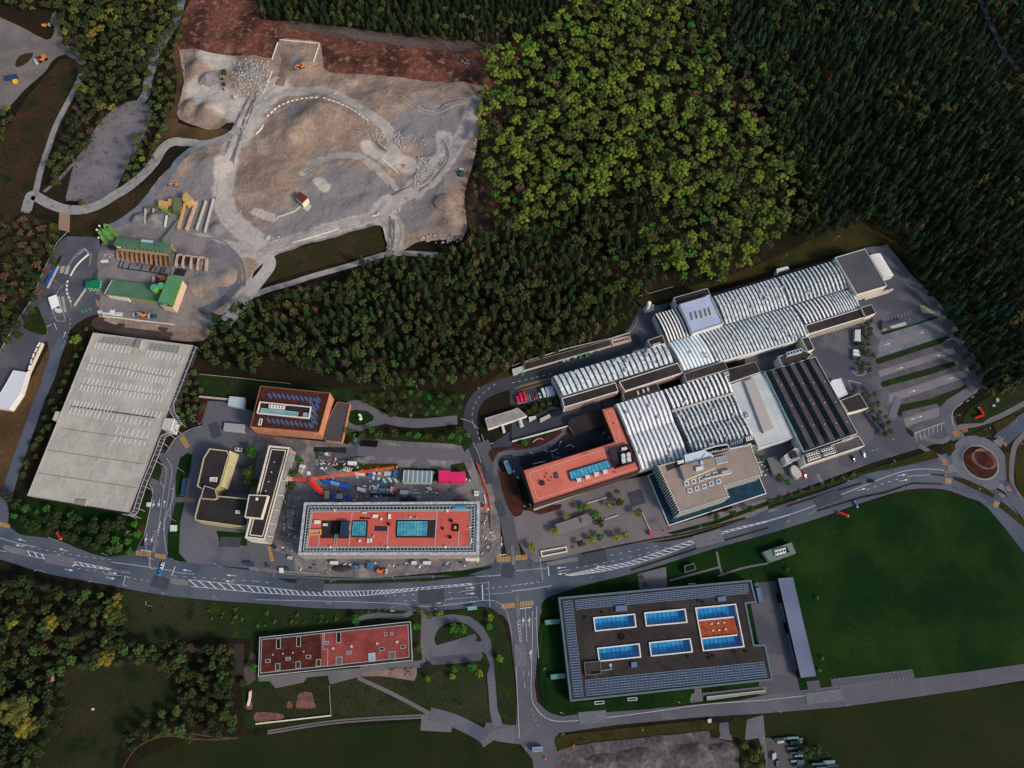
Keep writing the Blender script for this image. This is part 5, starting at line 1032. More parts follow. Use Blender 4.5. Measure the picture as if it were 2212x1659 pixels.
skylight(sp,P('32',640,484,735,458,738,470,645,502),9.6,m_tglass,m_whiteb,.3,.7)
lt=building('entrance_tower','white corner entrance building with curved stair and glass','office',P('32',140,620,180,590,235,552,262,560,300,640,262,640,180,690,160,680),8.5,m_whiteb,m_conc,.4,.4,m_offw);blk(lt,'roof_box',P('32',185,590,235,570,262,625,210,645),8.1,9.6,m_darkr)
mb=MB();mb.prism(Wl(smooth(P('32',200,720,240,705,290,770,285,800,250,815,210,780),3),3.5),0,3.5);single('entrance_drum',mb,m_conc,'curved pale entrance drum beside the red car','annex')
wb=building('storage_box','white roofed box right of the sawtooth hall','shed',P('32',540,0,550,-32,632,-50,690,85,612,120,590,90),6.5,m_whiteb,flatm('white_membrane_roof',(206,208,212)),.2,.3,m_whiteb)
db=building('workshop','dark roofed workshop with cream wall by the lane','workshop',P('32',625,140,792,80,868,205,695,250),7,m_cream,mat('charcoal_roof',(50,47,48),(60,55,54),s=.3,grain=.15),.3,.35,m_conc)
cy=building('canopy','narrow blue grey canopy beside the dark workshop yard','canopy',P('32',862,246,884,238,1027,420,995,437),3,None,flatm('blue_grey_metal',(50,66,78)),0)
for k in range(5):a=lerp(P('32',872,242)[0],P('32',1010,428)[0],k/4);p=W(*a,3);mb=MB();mb.tube((p.x,p.y,0),(p.x,p.y,2.95),.12,6);part('post',mb,m_steel,cy)
bs=building('bicycle_shelter','grey ribbed shelter roof in the yard between the offices','shelter',P('32',-10,640,72,620,145,770,45,790),3.2,None,mat('ribbed_grey_roof',(112,110,112),grain=.1,brick=(R_(-65),30,.9,.12,.05)),0)
for a in P('32',0,645,70,625,138,765,50,782):p=W(*a,3);mb=MB();mb.tube((p.x,p.y,0),(p.x,p.y,3.15),.12,6);part('post',mb,m_steel,bs)
fl=building('dark_annex','long black flat roof between salmon office and west office strip','annex',P('22',500,300,760,215,800,360,545,440,515,375,480,345),4,m_slat,m_darkr,.2,.3,m_darkr)
gr2=building('pavilion','slatted grey pavilion roof on the plaza','pavilion',P('22',370,1215,670,1112,705,1200,500,1275,405,1305),3.6,None,mat('slatted_grey_roof',(128,125,124),grain=.1,brick=(R_(17),40,.7,.14,.06)),0)
for a in P('22',380,1222,660,1125,695,1195,415,1292,500,1180,560,1245):p=W(*a,3.6);mb=MB();mb.tube((p.x,p.y,0),(p.x,p.y,3.55),.15,6);part('post',mb,m_steel,gr2)
rp_=building('ramp_entrance','white rimmed underground ramp beside the yellow crossing','ramp',P('22',245,1442,470,1402,480,1450,255,1495),1.2,m_whiteb,flatm('ramp_green_grey',(88,94,92)),.8,.7,m_cream)
gb=building('garage','low shed with dirty grey roof below the red vans','garage',P('12',1978,296,2212,225,2212,225)[:2]+P('22',50,205,130,275,0,320)+P('12',2005,388),3.6,m_whiteb,mat('dirty_grey_roof',(150,144,142),(132,128,128),s=.3,grain=.15,brick=(R_(15),20,1,.06,.04)),.1,.2,m_offw)
for x,y in((2135,385),(2290,330)):q=P('12',x-16,y-32,x+4,y-36,x+20,y+26,x,y+32);building('white_tank','white boxy tank by the low shed, %s of two' %('left' if x < 2200 else 'right'),'tank',q,2.5,m_whiteb,m_offw,.1,.2,m_offw)
# ---------------------------------------------------------------- solar roofed building
H9=7.5
SP=P('23',400,185,2068,32,2118,230,2025,240,2095,592,2192,590,2258,900,503,1087)
frs=[P('23',*q)for q in((708,365,1055,333,1068,437,722,472),(1148,322,1492,290,1508,397,1163,428),(742,628,1095,590,1108,697,757,733),(1190,580,1535,545,1555,652,1206,688))]
big=P('23',1588,280,1928,247,2000,607,1655,643)
sb=building('office','wide black roofed building with five white framed blue courts','office',SP,H9,flatm('blue_grey_wall',(52,72,86),rough=.4),m_blackr,.4,1.1,flatm('blue_grey_coping',(84,104,116),rough=.4),holes=frs+[big])
def court(q,deck=None):
    ws=ccw(Wl(q,H9));fr=MB();out_=inset(ws,-.5);fr.sheet(out_,H9+.5,holes=[inset(ws,.12)]);fr.sides(out_,H9-.4,H9+.5);fr.sides(inset(ws,.12),H9-.5,H9+.5,flip=True)
    c=part('court_frame',fr,m_whiteb,sb)
    mb=MB();mb.sides(inset(ws,.12),.8,H9-.5,flip=True);part('court_wall',mb,mat('court_cladding',(200,200,196),grain=.1,brick=(0,1.5,1,.05,.03,1)),c)
    mb=MB();mb.sheet(inset(ws,.1),4.4);part('glass_roof',mb,mat('court_glass',(36,146,208),(26,124,188),s=.3,rough=.15,spec=.6,grain=.12,gs=1.4,brick=(rotang((1206,1290),(1623,1253)),2.2,1.9,.07,.05)),c)
    mb=MB();qq=[W(*p,H9)for p in q]
    for k in range(1,9):a=qq[0].lerp(qq[1],k/9);b=qq[3].lerp(qq[2],k/9);mb.bar((a.x,a.y,4.5),(b.x,b.y,4.5),.1)
    mb.bar(tuple(qq[0].lerp(qq[3],.45))[:2]+(4.55,),tuple(qq[1].lerp(qq[2],.45))[:2]+(4.55,),.15);part('glazing_bar',mb,m_dkglass,c)
    return c
for q in frs:court(q)
cbig=court(big)
dq=[bil(big,0.0,.30),bil(big,1.0,.30),bil(big,1.0,.70),bil(big,0.0,.70)]
for v in(.29,.72):
    a,b=bil(big,.02,v),bil(big,.9,v);mb=MB();mb.bar(W(*a,H9+.2),W(*b,H9+.2),.7,.6);part('cross_beam',mb,m_whiteb,cbig)
mb=MB();mb.prism(Wl([bil(big,.015,.30),bil(big,.9,.30),bil(big,.95,.71),bil(big,.02,.71)],H9-.4),4,H9-.4);part('timber_deck',mb,mat('timber_deck',(150,74,48),(132,62,42),s=.4,c3=(168,90,62),s3=.9,grain=.12,gs=1.5),cbig)
for i in range(3):
    for j in range(2):c=W(*bil(big,.32+.16*i,.40+.16*j),H9-.3);mb=MB();mb.box(c,1.1,.7,H9-.4,H9+.2,.2);part('deck_seat',mb,m_whiteb,cbig)
ZP=H9-.4;npv=0;rest=MB();restf=MB()
def pvarray(q,nu,nv):
    global npv
    for i in range(nu):
        for j in range(nv):
            a=[bil(q,(i+.08)/nu,(j+.06)/nv),bil(q,(i+.90)/nu,(j+.06)/nv),bil(q,(i+.90)/nu,(j+.92)/nv),bil(q,(i+.08)/nu,(j+.92)/nv)]
            w4=[W(*p,ZP+.35)for p in a];pts=[(w4[0].x,w4[0].y,ZP+.25),(w4[1].x,w4[1].y,ZP+.25),(w4[2].x,w4[2].y,ZP+.5),(w4[3].x,w4[3].y,ZP+.5)]
            if npv < 98 and nv == 6:
                mb=MB();mb.face(pts);part('solar_panel',mb,m_pv2,sb);npv += 1
            else:rest.face(pts)
    for j in range(nv+1):
        restf.bar(W(*bil(q,0,j/nv),ZP+.3),W(*bil(q,1,j/nv),ZP+.3),.16,.1)
    for i in range(nu+1):restf.bar(W(*bil(q,i/nu,0),ZP+.24),W(*bil(q,i/nu,1),ZP+.24),.1,.1)
pvarray(P('23',630,900,2175,742,2202,872,645,1034),50,6);pvarray(P('23',545,210,2035,68,2042,148,553,288),49,5);pvarray(P('23',440,220,520,213,617,1036,535,1045),4,36)
part('solar_panels',rest,m_pv2,sb,kind='stuff');part('panel_rails',restf,m_alu,sb)
m_bluebox=flatm('blue_grey_box',(92,108,136),rough=.4)
for q in((895,260,990,252,997,300,897,308),(1775,182,1845,175,1853,215,1782,220),(1030,745,1078,740,1083,788,1033,792)):blk(sb,'roof_box',P('23',*q),ZP,ZP+1.2,m_bluebox)
f=blk(sb,'plant_room',P('23',622,745,765,733,774,848,635,858),ZP,ZP+1.4,m_blackr,flatm('grey_metal',(96,100,102)));frame(sb,'plant_rim',P('23',622,745,765,733,774,848,635,858),ZP+1.4,ZP+1.6,flatm('rim_grey',(104,108,110)),.35);blk(sb,'plant_recess',P('23',680,825,758,817,762,838,683,845),ZP+1.4,ZP+1.45,m_black)
for x,y in((627,357),(778,315),(945,527),(1603,210),(1648,225),(1700,708),(1738,690),(1515,692),(1690,660),(850,770),(1920,650),(2015,650)):
    c=W(*P('23',x,y)[0],ZP);mb=MB();r=2 if x == 945 else .9;mb.tube((c.x,c.y,ZP),(c.x,c.y,ZP+.5),r,10);part('roof_vent',mb,m_fan if x != 850 else m_steel,sb)
mb=MB();mb.bar(W(*P('23',775,818)[0],ZP+.5),W(*P('23',865,805)[0],ZP+.5),.3);mb.bar(W(*P('23',845,760)[0],ZP+.5),W(*P('23',858,805)[0],ZP+.5),.3);part('pipework',mb,m_steel,sb)
blk(sb,'canopy',P('23',283,382,410,370,413,410,288,422),0,2.6,flatm('green_glass_canopy',(88,136,128),rough=.3));blk(sb,'canopy',P('23',332,852,460,840,463,882,337,895),0,2.6,MATS['green_glass_canopy'])
for q in((713,1083,795,1078,797,1105,715,1112),(998,1053,1080,1048,1082,1075,1000,1080)):frame(sb,'light_well',P('23',*q),0,.8,m_offw,.35)
bu=building('plant_unit','tall blue grey unit at the upper right of the solar roof','unit',P('23',2108,103,2155,98,2178,225,2135,232),4,flatm('blue_grey_side',(64,78,96)),m_bluebox,.2,.3,flatm('blue_grey_coping2',(96,112,136)));bu2=building('plant_unit','small grey unit above the tall blue grey unit','unit',P('23',2095,60,2132,56,2140,92,2102,96),3,MATS['blue_grey_side'],flatm('grey_teal',(70,90,100)),.1,.2,MATS['blue_grey_coping2'])
can=building('long_canopy','long blue grey canopy building right of the solar roof','canopy',P('33',88,22,215,12,415,863,285,880),5,flatm('dark_blue_wall',(34,44,56)),mat('blue_grey_sheet',(98,106,130),(106,114,136),s=.05,grain=.08,brick=(R_(-78),40,1.2,.05,.02)),.1,.25,flatm('blue_edge',(120,130,148)))
for q,mm in((('33',75,150,95,145,120,225,100,232),m_black),(('33',100,235,125,228,160,395,140,400),m_walk),(('33',140,405,175,400,195,490,165,495),m_black),(('33',165,500,190,495,250,820,240,815),m_walk)):blk(can,'wall_segment',P(*q),0,2,mm)
bn=building('ramp_wall','pale green concrete ramp along the street below the solar roof','ramp',P('23',1682,1042,2190,985,2195,1005,1690,1075),1.5,m_conc,flatm('green_concrete',(126,146,136)),.2,.3,m_conc)
mb=MB();mb.prism(Wl(P('23',1530,1018,1570,1015,1575,975,1635,970,1650,1080,1540,1097),0),.1,.35);struct('terrace',mb,m_walk);mb=MB();mb.prism(Wl(P('23',1645,1010,2200,950,2205,985,1650,1040),0),.1,.4);struct('terrace',mb,m_walk)
# transformer house and small dark hut in the meadow
th=building('transformer_house','grey green transformer house with a row of fans in its roof','transformer house',P('32',-40,1450,205,1368,243,1462,20,1540),4,m_conc,flatm('grey_green_roof',(98,116,110)),.1,.2,flatm('grey_green_rim',(112,128,122)))
blk(th,'fan_pit',P('32',48,1440,160,1402,188,1452,70,1496),3.9,3.96,m_black);fans(th,P('32',55,1438,152,1412,158,1460,68,1485),3.96,5,4,1,m_offw)
hh=building('hut','small dark hut with pale rim left of the transformer house','hut',P('22',1487,1573,1570,1548,1592,1600,1495,1632),3,m_black,m_black,.2,.3,flatm('pale_teal_rim',(120,136,132)))
ba=building('bus_shelter','glass roofed shelter left of the south junction','shelter',P('13',1828,265,1908,258,1910,290,1830,298),2.8,None,flatm('teal_glass_roof',(110,158,158),rough=.3),0)
for a in P('13',1832,268,1905,262,1906,286,1834,294):p=W(*a,2.8);mb=MB();mb.tube((p.x,p.y,0),(p.x,p.y,2.75),.1,6);part('post',mb,m_steel,ba)
kk_=building('kiosk','small blue roofed kiosk at the bottom junction','kiosk',P('23',175,1482,262,1475,265,1515,178,1522),3,m_conc,flatm('steel_blue_roof',(100,126,152)),.1,.2,m_conc)
for q,l_ in((P('02',1580,812,1612,815,1590,968,1555,962),'narrow blue canopy on the lawn left of the yellow office'),(P('02',2115,1540,2200,1548,2195,1580,2108,1572),'blue roofed shelter beside the main road')):
    o=building('canopy',l_,'canopy',q,2.6,None,flatm('navy_blue_roof',(40,66,96)),0)
    for a in q:p=W(a[0]*.97+cen(q)[0]*.03,a[1]*.97+cen(q)[1]*.03,2.6);mb=MB();mb.tube((p.x,p.y,0),(p.x,p.y,2.55),.1,6);part('post',mb,m_steel,o)
# ---------------------------------------------------------------- school
sq=P('13',30,530,1335,392,1352,730,18,868)
sh=building('school','long low school with a red and brown planted roof','school',sq,4.5,flatm('school_wall',(120,120,116)),flatm('charcoal_edge',(42,44,46)),.3,.25,flatm('pale_green_rim',(190,204,198)))
m_sed=mat('sedum_brown',(80,40,34),(64,34,29),s=.15,c3=(106,56,44),s3=.5,thr3=(.6,.7),grain=.25,gs=1);m_sed2=mat('sedum_red',(134,66,62),(112,52,50),s=.1,c3=(148,76,72),s3=.2,grain=.14,gs=1)
ng=[[(172,542),(215,538),(212,628),(172,630)],[(347,522),(388,518),(386,608),(347,612)]]
blk(sh,'brown_sedum',P('13',50,550,555,497,555,788,40,838),4.2,4.35,m_sed);blk(sh,'red_sedum',P('13',556,497,1312,422,1322,700,570,785),4.2,4.36,m_sed2)
frame(sh,'paver_edge',P('13',46,546,1316,418,1326,704,36,842),4.2,4.45,m_greyline,.4)
for q in(('13',578,500,578,632,620,632,618,780),('13',590,498,592,590,625,588)):strip(sh,'paver_line',P(*q),4.42,m_greyline,.4)
for x,y,a,b,z_ in((193,585,20,44,0),(367,566,19,44,0),(714,530,20,46,0),(187,785,22,30,1),(363,768,22,30,1),(540,750,22,30,1),(716,734,28,36,2),(1176,685,28,34,2)):
    q=P('13',x-a,y-b,x+a,y-b-3,x+a,y+b,x-a,y+b+3);frame(sh,'light_well',q,4.2,4.6,m_greyline,.35);mb=MB();mb.sheet(inset(ccw(Wl(q,4.4)),.3),4.4);part('well_floor',mb,(m_black,flatm('well_green',(40,56,34)),flatm('well_grey',(92,92,88)))[z_],sh)
for x,y in((102,733),(277,714),(452,697),(605,576),(803,660),(1120,503),(1172,498),(1087,630),(1268,611)):w2=22 if x not in(1120,1172)else 13;skylight(sh,P('13',x-w2,y-14,x+w2,y-17,x+w2,y+14,x-w2,y+17),4.2,m_bluebox if x in(803,277,1172,605)else m_dkglass,m_greyline,.35,.5)
skylight(sh,P('13',972,668,1028,662,1030,735,974,740),4.2,m_tglass,m_whiteb,.25,.6,4,3)
for x,y in((667,626),(1047,584),(1219,570),(826,608),(412,653),(320,662),(233,671),(147,680)):c=W(*P('13',x,y)[0],4.3);mb=MB();mb.tube((c.x,c.y,4.2),(c.x,c.y,4.9),.8 if x > 600 else .45,10);part('roof_vent',mb,m_conc,sh)
# ---------------------------------------------------------------- quarry plant
m_green=mat('green_sheet_roof',(70,104,84),(78,112,90),s=.1,grain=.08,gs=.8,brick=(R_(-5),.9,30,.04,.03));m_greenb=mat('bright_green_sheet',(76,128,88),(84,136,94),s=.1,grain=.08);m_greenw=flatm('green_sheet_wall',(72,120,64));m_greenl=mat('light_green_cladding',(112,156,88),(98,142,76),s=.4,grain=.12,gs=1)
gq=P('ZC',413,362,820,402,1355,455,1298,600,350,500);g1=building('bin_shed','long green roofed bin shed with open timber faced bays','shed',gq,9,None,m_green,0)
blk(g1,'raised_roof',P('ZC',840,390,1048,412,980,558,778,528),9,9.6,m_green);blk(g1,'roof_panel',P('ZC',842,388,1045,412,1030,450,826,428),9.6,9.75,flatm('pale_blue_panel',(158,176,198)))
m_tim=mat('bay_divider',(176,132,96),(150,112,84),s=.5,c3=(120,84,62),s3=1,grain=.15);m_beige=flatm('beige_frame',(140,140,104))
blk(g1,'back_wall',P('ZC',420,375,1352,468,1345,490,412,395),0,8.8,m_beige)
blk(g1,'hopper_beam',P('ZC',440,540,1330,640,1310,670,425,565),5,6.2,m_beige)
fr=MB()
for k in range(14):
    u=k/13;a=W(*lerp((252.5,537),(363.5,545+4),u)if False else lerp(P('ZC',395,505)[0],P('ZC',1298,600)[0],u),8.8);b=Vector((a.x+1.5,a.y-3.2,0));fr.bar(a,(a.x,a.y,0),.25);fr.bar(a,(a.x+3,a.y-1.4,4.5),.2)
part('frame',fr,m_beige,g1)
for k in range(12):
    u=k/11;x,y=415+(1330-415)*u,545+(690-545)*u;q=P('ZC',x-20,y,x+8,y,x+14,y+150,x-6,y+165)
    blk(g1,'bay_divider',q,0,3.2,m_tim)
for k in range(3):blk(g1,'beam',P('ZC',400+3*k,512+6*k,480,520,480,532,405,526),8.2,8.5,m_whiteb)if k == 0 else None
mb=MB();mb.tube(W(*P('ZC',1360,590)[0],8),W(*P('ZC',1335,1005)[0],10),.5,6);part('conveyor_tube',mb,flatm('dark_green_pipe',(50,96,66)),g1)
st=MB()
for x,y,l in((470,760,110),(530,780,110),(640,800,110),(780,800,60),(850,830,110),(1010,850,100),(1090,870,90),(1180,890,90),(1250,880,80)):a,b=P('ZC',x+20,y,x-25,y+l);line(st,[a,b],width=.9,z=.78)
line(st,P('ZC',445,885,1000,965,1330,1020),width=.9,z=.782);mb=st;mb.sheet(Wl(P('ZC',1060,760,1130,780,1010,950,970,940),0),.785);mb.sheet(Wl(P('ZC',1440,890,1640,920,1580,1040,1390,1010),0),.787);struct('tar_stain',mb,mat('tar_black',(52,48,52),(38,36,40),s=.6,grain=.25))
# walled bins
for i,q in enumerate(((1450,628,1478,640,1425,862,1400,850),(1555,645,1585,650,1550,880,1520,865),(1690,665,1722,670,1680,900,1655,885),(1808,690,1838,695,1805,915,1778,905),(1945,695,1980,700,1962,935,1925,925))):
    mb=MB();mb.prism(Wl(P('ZC',*q),3),0,3);single('bin_wall',mb,mat('pinkish_concrete',(188,164,146),(168,142,126),s=.6,grain=.15),'%s of the five open bin walls right of the green bin shed' %('first','second','third','fourth','last')[i],'wall','bin walls beside the green shed')
for q,l_ in(((1450,628,1690,665,1690,682,1455,648),'rear wall of the left open bins'),((1722,670,1975,695,1975,718,1720,690),'rear wall of the right open bins')):mb=MB();mb.prism(Wl(P('ZC',*q),3),0,3);single('bin_wall',mb,MATS['pinkish_concrete'],l_,'wall')
m_heap=mat('grey_aggregate',(96,96,100),(110,108,110),s=.3,grain=.2,bump=.2);m_heapd=mat('black_aggregate',(44,42,44),(58,54,54),s=.3,grain=.25)
def heap(D,r,h,m,label,ry=None,name='gravel_heap',z=.5):
    c=W(*D);mb=MB();n=16;rows=[]
    for k in range(6):
        t=k/5;rr_=r*(1-t ** 1.1);rows.append([(c.x+rr_*math.cos(6.283*i/n)*(1+.1*math.sin(3*i+r)),c.y+(ry or r)/r*rr_*math.sin(6.283*i/n)*(1+.1*math.cos(2*i)),z-.5+(h+.5)*(1-(1-t)** 1.3))for i in range(n)])
    for a,b in zip(rows,rows[1:]):
        for i in range(n):mb.face([a[i],a[(i+1)% n],b[(i+1)% n],b[i]])
    o=single(name,mb,m,label,'heap');[setattr(p,'use_smooth',True)for p in o.data.polygons];return o
for(x,y,rx,ry,m,l_)in((1500,750,3,5,m_heapd,'black heap in the first open bin'),(1620,760,3.5,6,m_heapd,'brown black heap in the second open bin'),(1760,760,3,4.5,m_heapd,'black heap in the third open bin'),(1880,810,3.4,6,m_heap,'grey heap in the fourth open bin')):heap(P('ZC',x,y)[0],rx,2,m,l_,ry)
# hall with gabled block and silos
hq=P('ZC',333,1090,1010,1172,1250,1200,1130,1470,195,1330);h2=building('machine_hall','long low green roofed hall of the concrete plant','shed',hq,6.5,m_beige,m_green,0);strip(h2,'verge',P('ZC',333,1090,195,1330),6.6,m_offw,.4)
blk(h2,'side_wall',P('ZC',230,1345,620,1405,600,1420,240,1352),0,5,m_cream)
tq2=P('ZC',1305,1012,1498,1048,1328,1512,1122,1462);tb=building('plant_tower','tall block with bright green roof and cream lower walls','plant building',tq2,13,None,m_greenb,0)
ws=ccw(Wl(tq2,13));mb=MB();mb.sides(ws,8,13);part('upper_wall',mb,m_greenw,tb);mb=MB();o_=inset(ws,-.25);mb.sides(o_,0,8);mb.sheet(o_,8);part('lower_wall',mb,mat('cream_panels',(214,186,158),(204,176,150),s=.3,grain=.06),tb)
wall_bands(tb,tq2,1,13,[(9.5,10.6)],flatm('olive_window',(58,74,40)),n=2,gap=.8,s0=.3,s1=.9);wall_bands(tb,tq2,2,13,[(10.4,11.2)],m_whiteb,'sign_band',n=1,s0=.35,s1=.75)
for x,y,r,l_ in((1052,1215,2.7,'front green silo between hall and cream block'),(1170,1180,2.4,'rear green silo between hall and cream block')):
    c=W(*P('ZC',x,y)[0],12.5);rt_=thing('silo',l_,'silo',Vector((c.x,c.y,0)),'silos of the concrete plant');mb=MB();mb.tube((c.x,c.y,0),(c.x,c.y,12),r,20);part('shell',mb,flatm('silo_green',(108,156,62)),rt_);mb=MB();mb.tube((c.x,c.y,12),(c.x,c.y,12.6),r,20,0,r*.9);part('lid',mb,flatm('silo_lid',(78,150,108)),rt_)
# asphalt towers
tw=thing('asphalt_plant','tall light green tower block with dark pipes at the left of the bin shed','plant building',P('ZC',320,440)[0])
for q,z1,mm in(((180,120,262,130,292,215,190,190),15,m_greenl),((190,150,300,142,330,215,220,200),13,m_greenl),((140,200,240,210,300,300,170,290),11,m_greenl),((70,215,130,225,140,300,90,290),11,m_greenl),((100,300,150,300,200,400,140,390),7,m_greenl),((280,480,375,490,370,540,265,530),4,m_dkglass)):blk(tw,'tower_block',P('ZC',*q),0,z1,mm)
mb=MB()
for x,y,z1 in((60,220,13),(110,165,14),(245,170,16)):c=W(*P('ZC',x,y)[0],z1);mb.tube((c.x,c.y,0),(c.x,c.y,z1),.8,8)
part('pipe',mb,flatm('dark_green_duct',(44,78,44)),tw)
for x,y,z1 in((110,155,14.5),(68,222,13.5),(95,360,6)):c=W(*P('ZC',x,y)[0],z1);mb=MB();mb.ball(tuple(c),.8,.7,8,5);part('pipe_cap',mb,m_offw,tw)
for z in(3,6,9):
    mb=MB();q=Wl(P('ZC',215,205,335,215),13);mb.bar((q[0][0],q[0][1]-.1,z),(q[1][0],q[1][1]-.1,z),.3,.3);part('cornice',mb,m_beige,tw)
oq=P('01',745,770,862,755,850,830,735,825);so6=building('site_office','small emerald green office with white windows by the plant lane','office',oq,5.5,flatm('emerald_wall',(16,122,68)),flatm('dark_emerald_roof',(18,112,84)),.1,.2,MATS['emerald_wall']);wall_bands(so6,oq,2,5.5,[(1.2,2.1),(3.6,4.5)],m_whiteb,n=4,gap=.5);wall_bands(so6,oq,1,5.5,[(2.8,3.8)],m_whiteb,n=3,gap=.5);blk(so6,'roof_hatch',P('01',770,775,800,773,798,800,768,800),5.4,6.2,MATS['emerald_wall'])
wc=building('weighbridge_canopy','white rectangular canopy over the weighbridge','canopy',P('01',413,912,487,885,515,980,447,1014),4.5,None,flatm('bright_white_roof',(224,230,230)),0)
for a in P('01',420,915,484,892,508,978,450,1006):p=W(*a,4.5);mb=MB();mb.tube((p.x,p.y,0),(p.x,p.y,4.4),.2,6);part('post',mb,m_steel,wc)
blk(wc,'cabin',P('01',470,1000,520,1010,515,1030,475,1030),0,2.6,m_offw)
# crusher
cr_=thing('crusher_plant','yellow and olive crusher with hoppers above the gravel bins','crusher',P('01',1480,120)[0])
m_cry=flatm('sand_yellow',(184,150,92),grain=.12);m_cro=flatm('olive_sheet',(96,104,74))
for q,z0,z1,mm,nm in(((1500,45,1570,50,1555,165,1490,155),0,7,m_cro,'screen_house'),((1370,68,1445,80,1432,125,1368,120),0,6,m_cry,'hopper'),((1368,125,1440,130,1450,165,1400,160),0,4,flatm('leaf_green',(110,140,70)),'hopper_base'),((1580,20,1610,0,1665,60,1650,75,1600,90,1575,70),0,8,m_cry,'feed_hopper'),((1450,60,1500,55,1490,110,1450,110),0,5,m_cry,'platform')):blk(cr_,nm,P('01',*q),z0,z1,mm)
for a,b,mm,z0,z1 in(((1600,90),(1545,310),m_cry,6,1.5),((1365,130),(1240,135),m_cro,5,1),((1440,205),(1425,305),m_offw,2,1),((1420,165),(1480,210),m_cro,4,1),((1535,250),(1405,425),flatm('grey_belt',(104,110,114)),2,5),((1560,60),(1450,180),m_cro,6,3)):mb=MB();mb.bar(W(*P('01',*a)[0],z0),W(*P('01',*b)[0],z1),1.7 if mm is m_cry else 1.3,1);part('conveyor',mb,mm,cr_)
mb=MB()
for x,y in((1400,175),(1450,190),(1500,180),(1550,190)):c=W(*P('01',x,y)[0],3);mb.bar((c.x,c.y,0),(c.x,c.y,4),.25);mb.bar((c.x,c.y,3.5),(c.x+3,c.y+.4,3.5),.25)
part('frame',mb,m_beige,cr_)
for i,(a,b)in enumerate((((1590,130),(1540,318)),((1700,82),(1612,332)),((1780,80),(1698,330)),((1845,62),(1770,350)),((1258,150),(1256,270)),((1328,140),(1330,205)))):
    mb=MB();mb.bar(W(*P('01',*a)[0],1.4),W(*P('01',*b)[0],1.4),1.6 if i < 2 else .8,2.8);single('bin_wall',mb,MATS['pinkish_concrete']if i < 2 else m_conc,('tall pinkish divider wall nearest the crusher','second pinkish divider wall right of the crusher','third divider wall, white topped, right of the crusher','fourth and last white divider wall right of the crusher','thin divider between round gravel heaps below the crusher','short thin divider below the crusher')[i],'wall')
for(x,y,r,l_)in((1205,240,7,'left round grey heap below the crusher'),(1330,235,7,'right round grey heap below the crusher')):heap(P('01',x,y)[0],r,3.5,m_heap,l_,z=1)
# little tower house in the quarry
rq=P('11',338,35,378,-5,447,42,397,92);z8=Hf(*tuple(W(*rq[2]))[:2]);tw2=thing('tower_house','narrow white tower house with a rusty red roof inside the quarry','house',P('11',440,110)[0],z=0)
blk(tw2,'roof',rq,8.4,8.9,flatm('rusty_roof',(92,48,44)));c_=Wl(rq,8.9);mb=MB();mb.sides(inset(ccw(c_),.15),7.4,8.4);part('red_wall',mb,flatm('orange_red_wall',(176,76,48)),tw2);mb=MB();mb.prism(inset(ccw(c_),.05),0,7.4);part('wall',mb,m_cream,tw2)
mb=MB();mb.prism(Wl(P('11',452,78,500,105,445,170,405,140),2.5),0,2.5);part('plinth',mb,m_conc,tw2)
mb=MB();pp=smooth(P('11',385,132,330,175,260,200,185,225),3,False)
for a,b in zip(pp,pp[1:]):mb.bar(WH(*a,1),WH(*b,1),1.5,.8)
single('concrete_chute',mb,m_conc,'curved pale concrete chute left of the tower house','chute')
# huts far left
for q,l_,h_,m1,m2 in((P('03',378,978,412,980,400,1060,368,1058),'dark hut with orange wall in the lower left wood',3,m_darkr,flatm('orange_wall',(170,100,60))),(P('03',385,860,440,850,445,905,388,925),'rusty roofed hut above the orange walled hut',3,flatm('rust_sheet',(84,44,38)),m_conc)):building('hut',l_,'hut',q,h_,m2,m1,0)

for q,h_,l_,m1,m2 in((P('31',1042,1132,1188,1090,1200,1110,1055,1158),3,'blue grey roofed bicycle shelter above the striped car park',flatm('slate_blue_roof',(54,70,92)),None),(P('31',998,1120,1030,1112,1030,1180,1000,1185),2.6,'small brown box beside the blue grey shelter',flatm('brown_box_roof',(86,66,58)),m_conc)):
    o=building('shelter',l_,'shelter',q,h_,m2,m1,0)
    if m2 is None:blk(o,'rear_wall',P('31',1050,1160,1190,1120,1196,1150,1070,1180),0,.3,m_conc)
mb=MB();mb.prism(Wl(P('31',1308,982,1350,985,1440,1048,1330,1050),0),.2,.5);single('gravel_bed',mb,mat('cream_gravel',(168,166,132),(140,140,104),s=.5,grain=.2),'pale triangular gravel bed at the bend of the east road','bed')
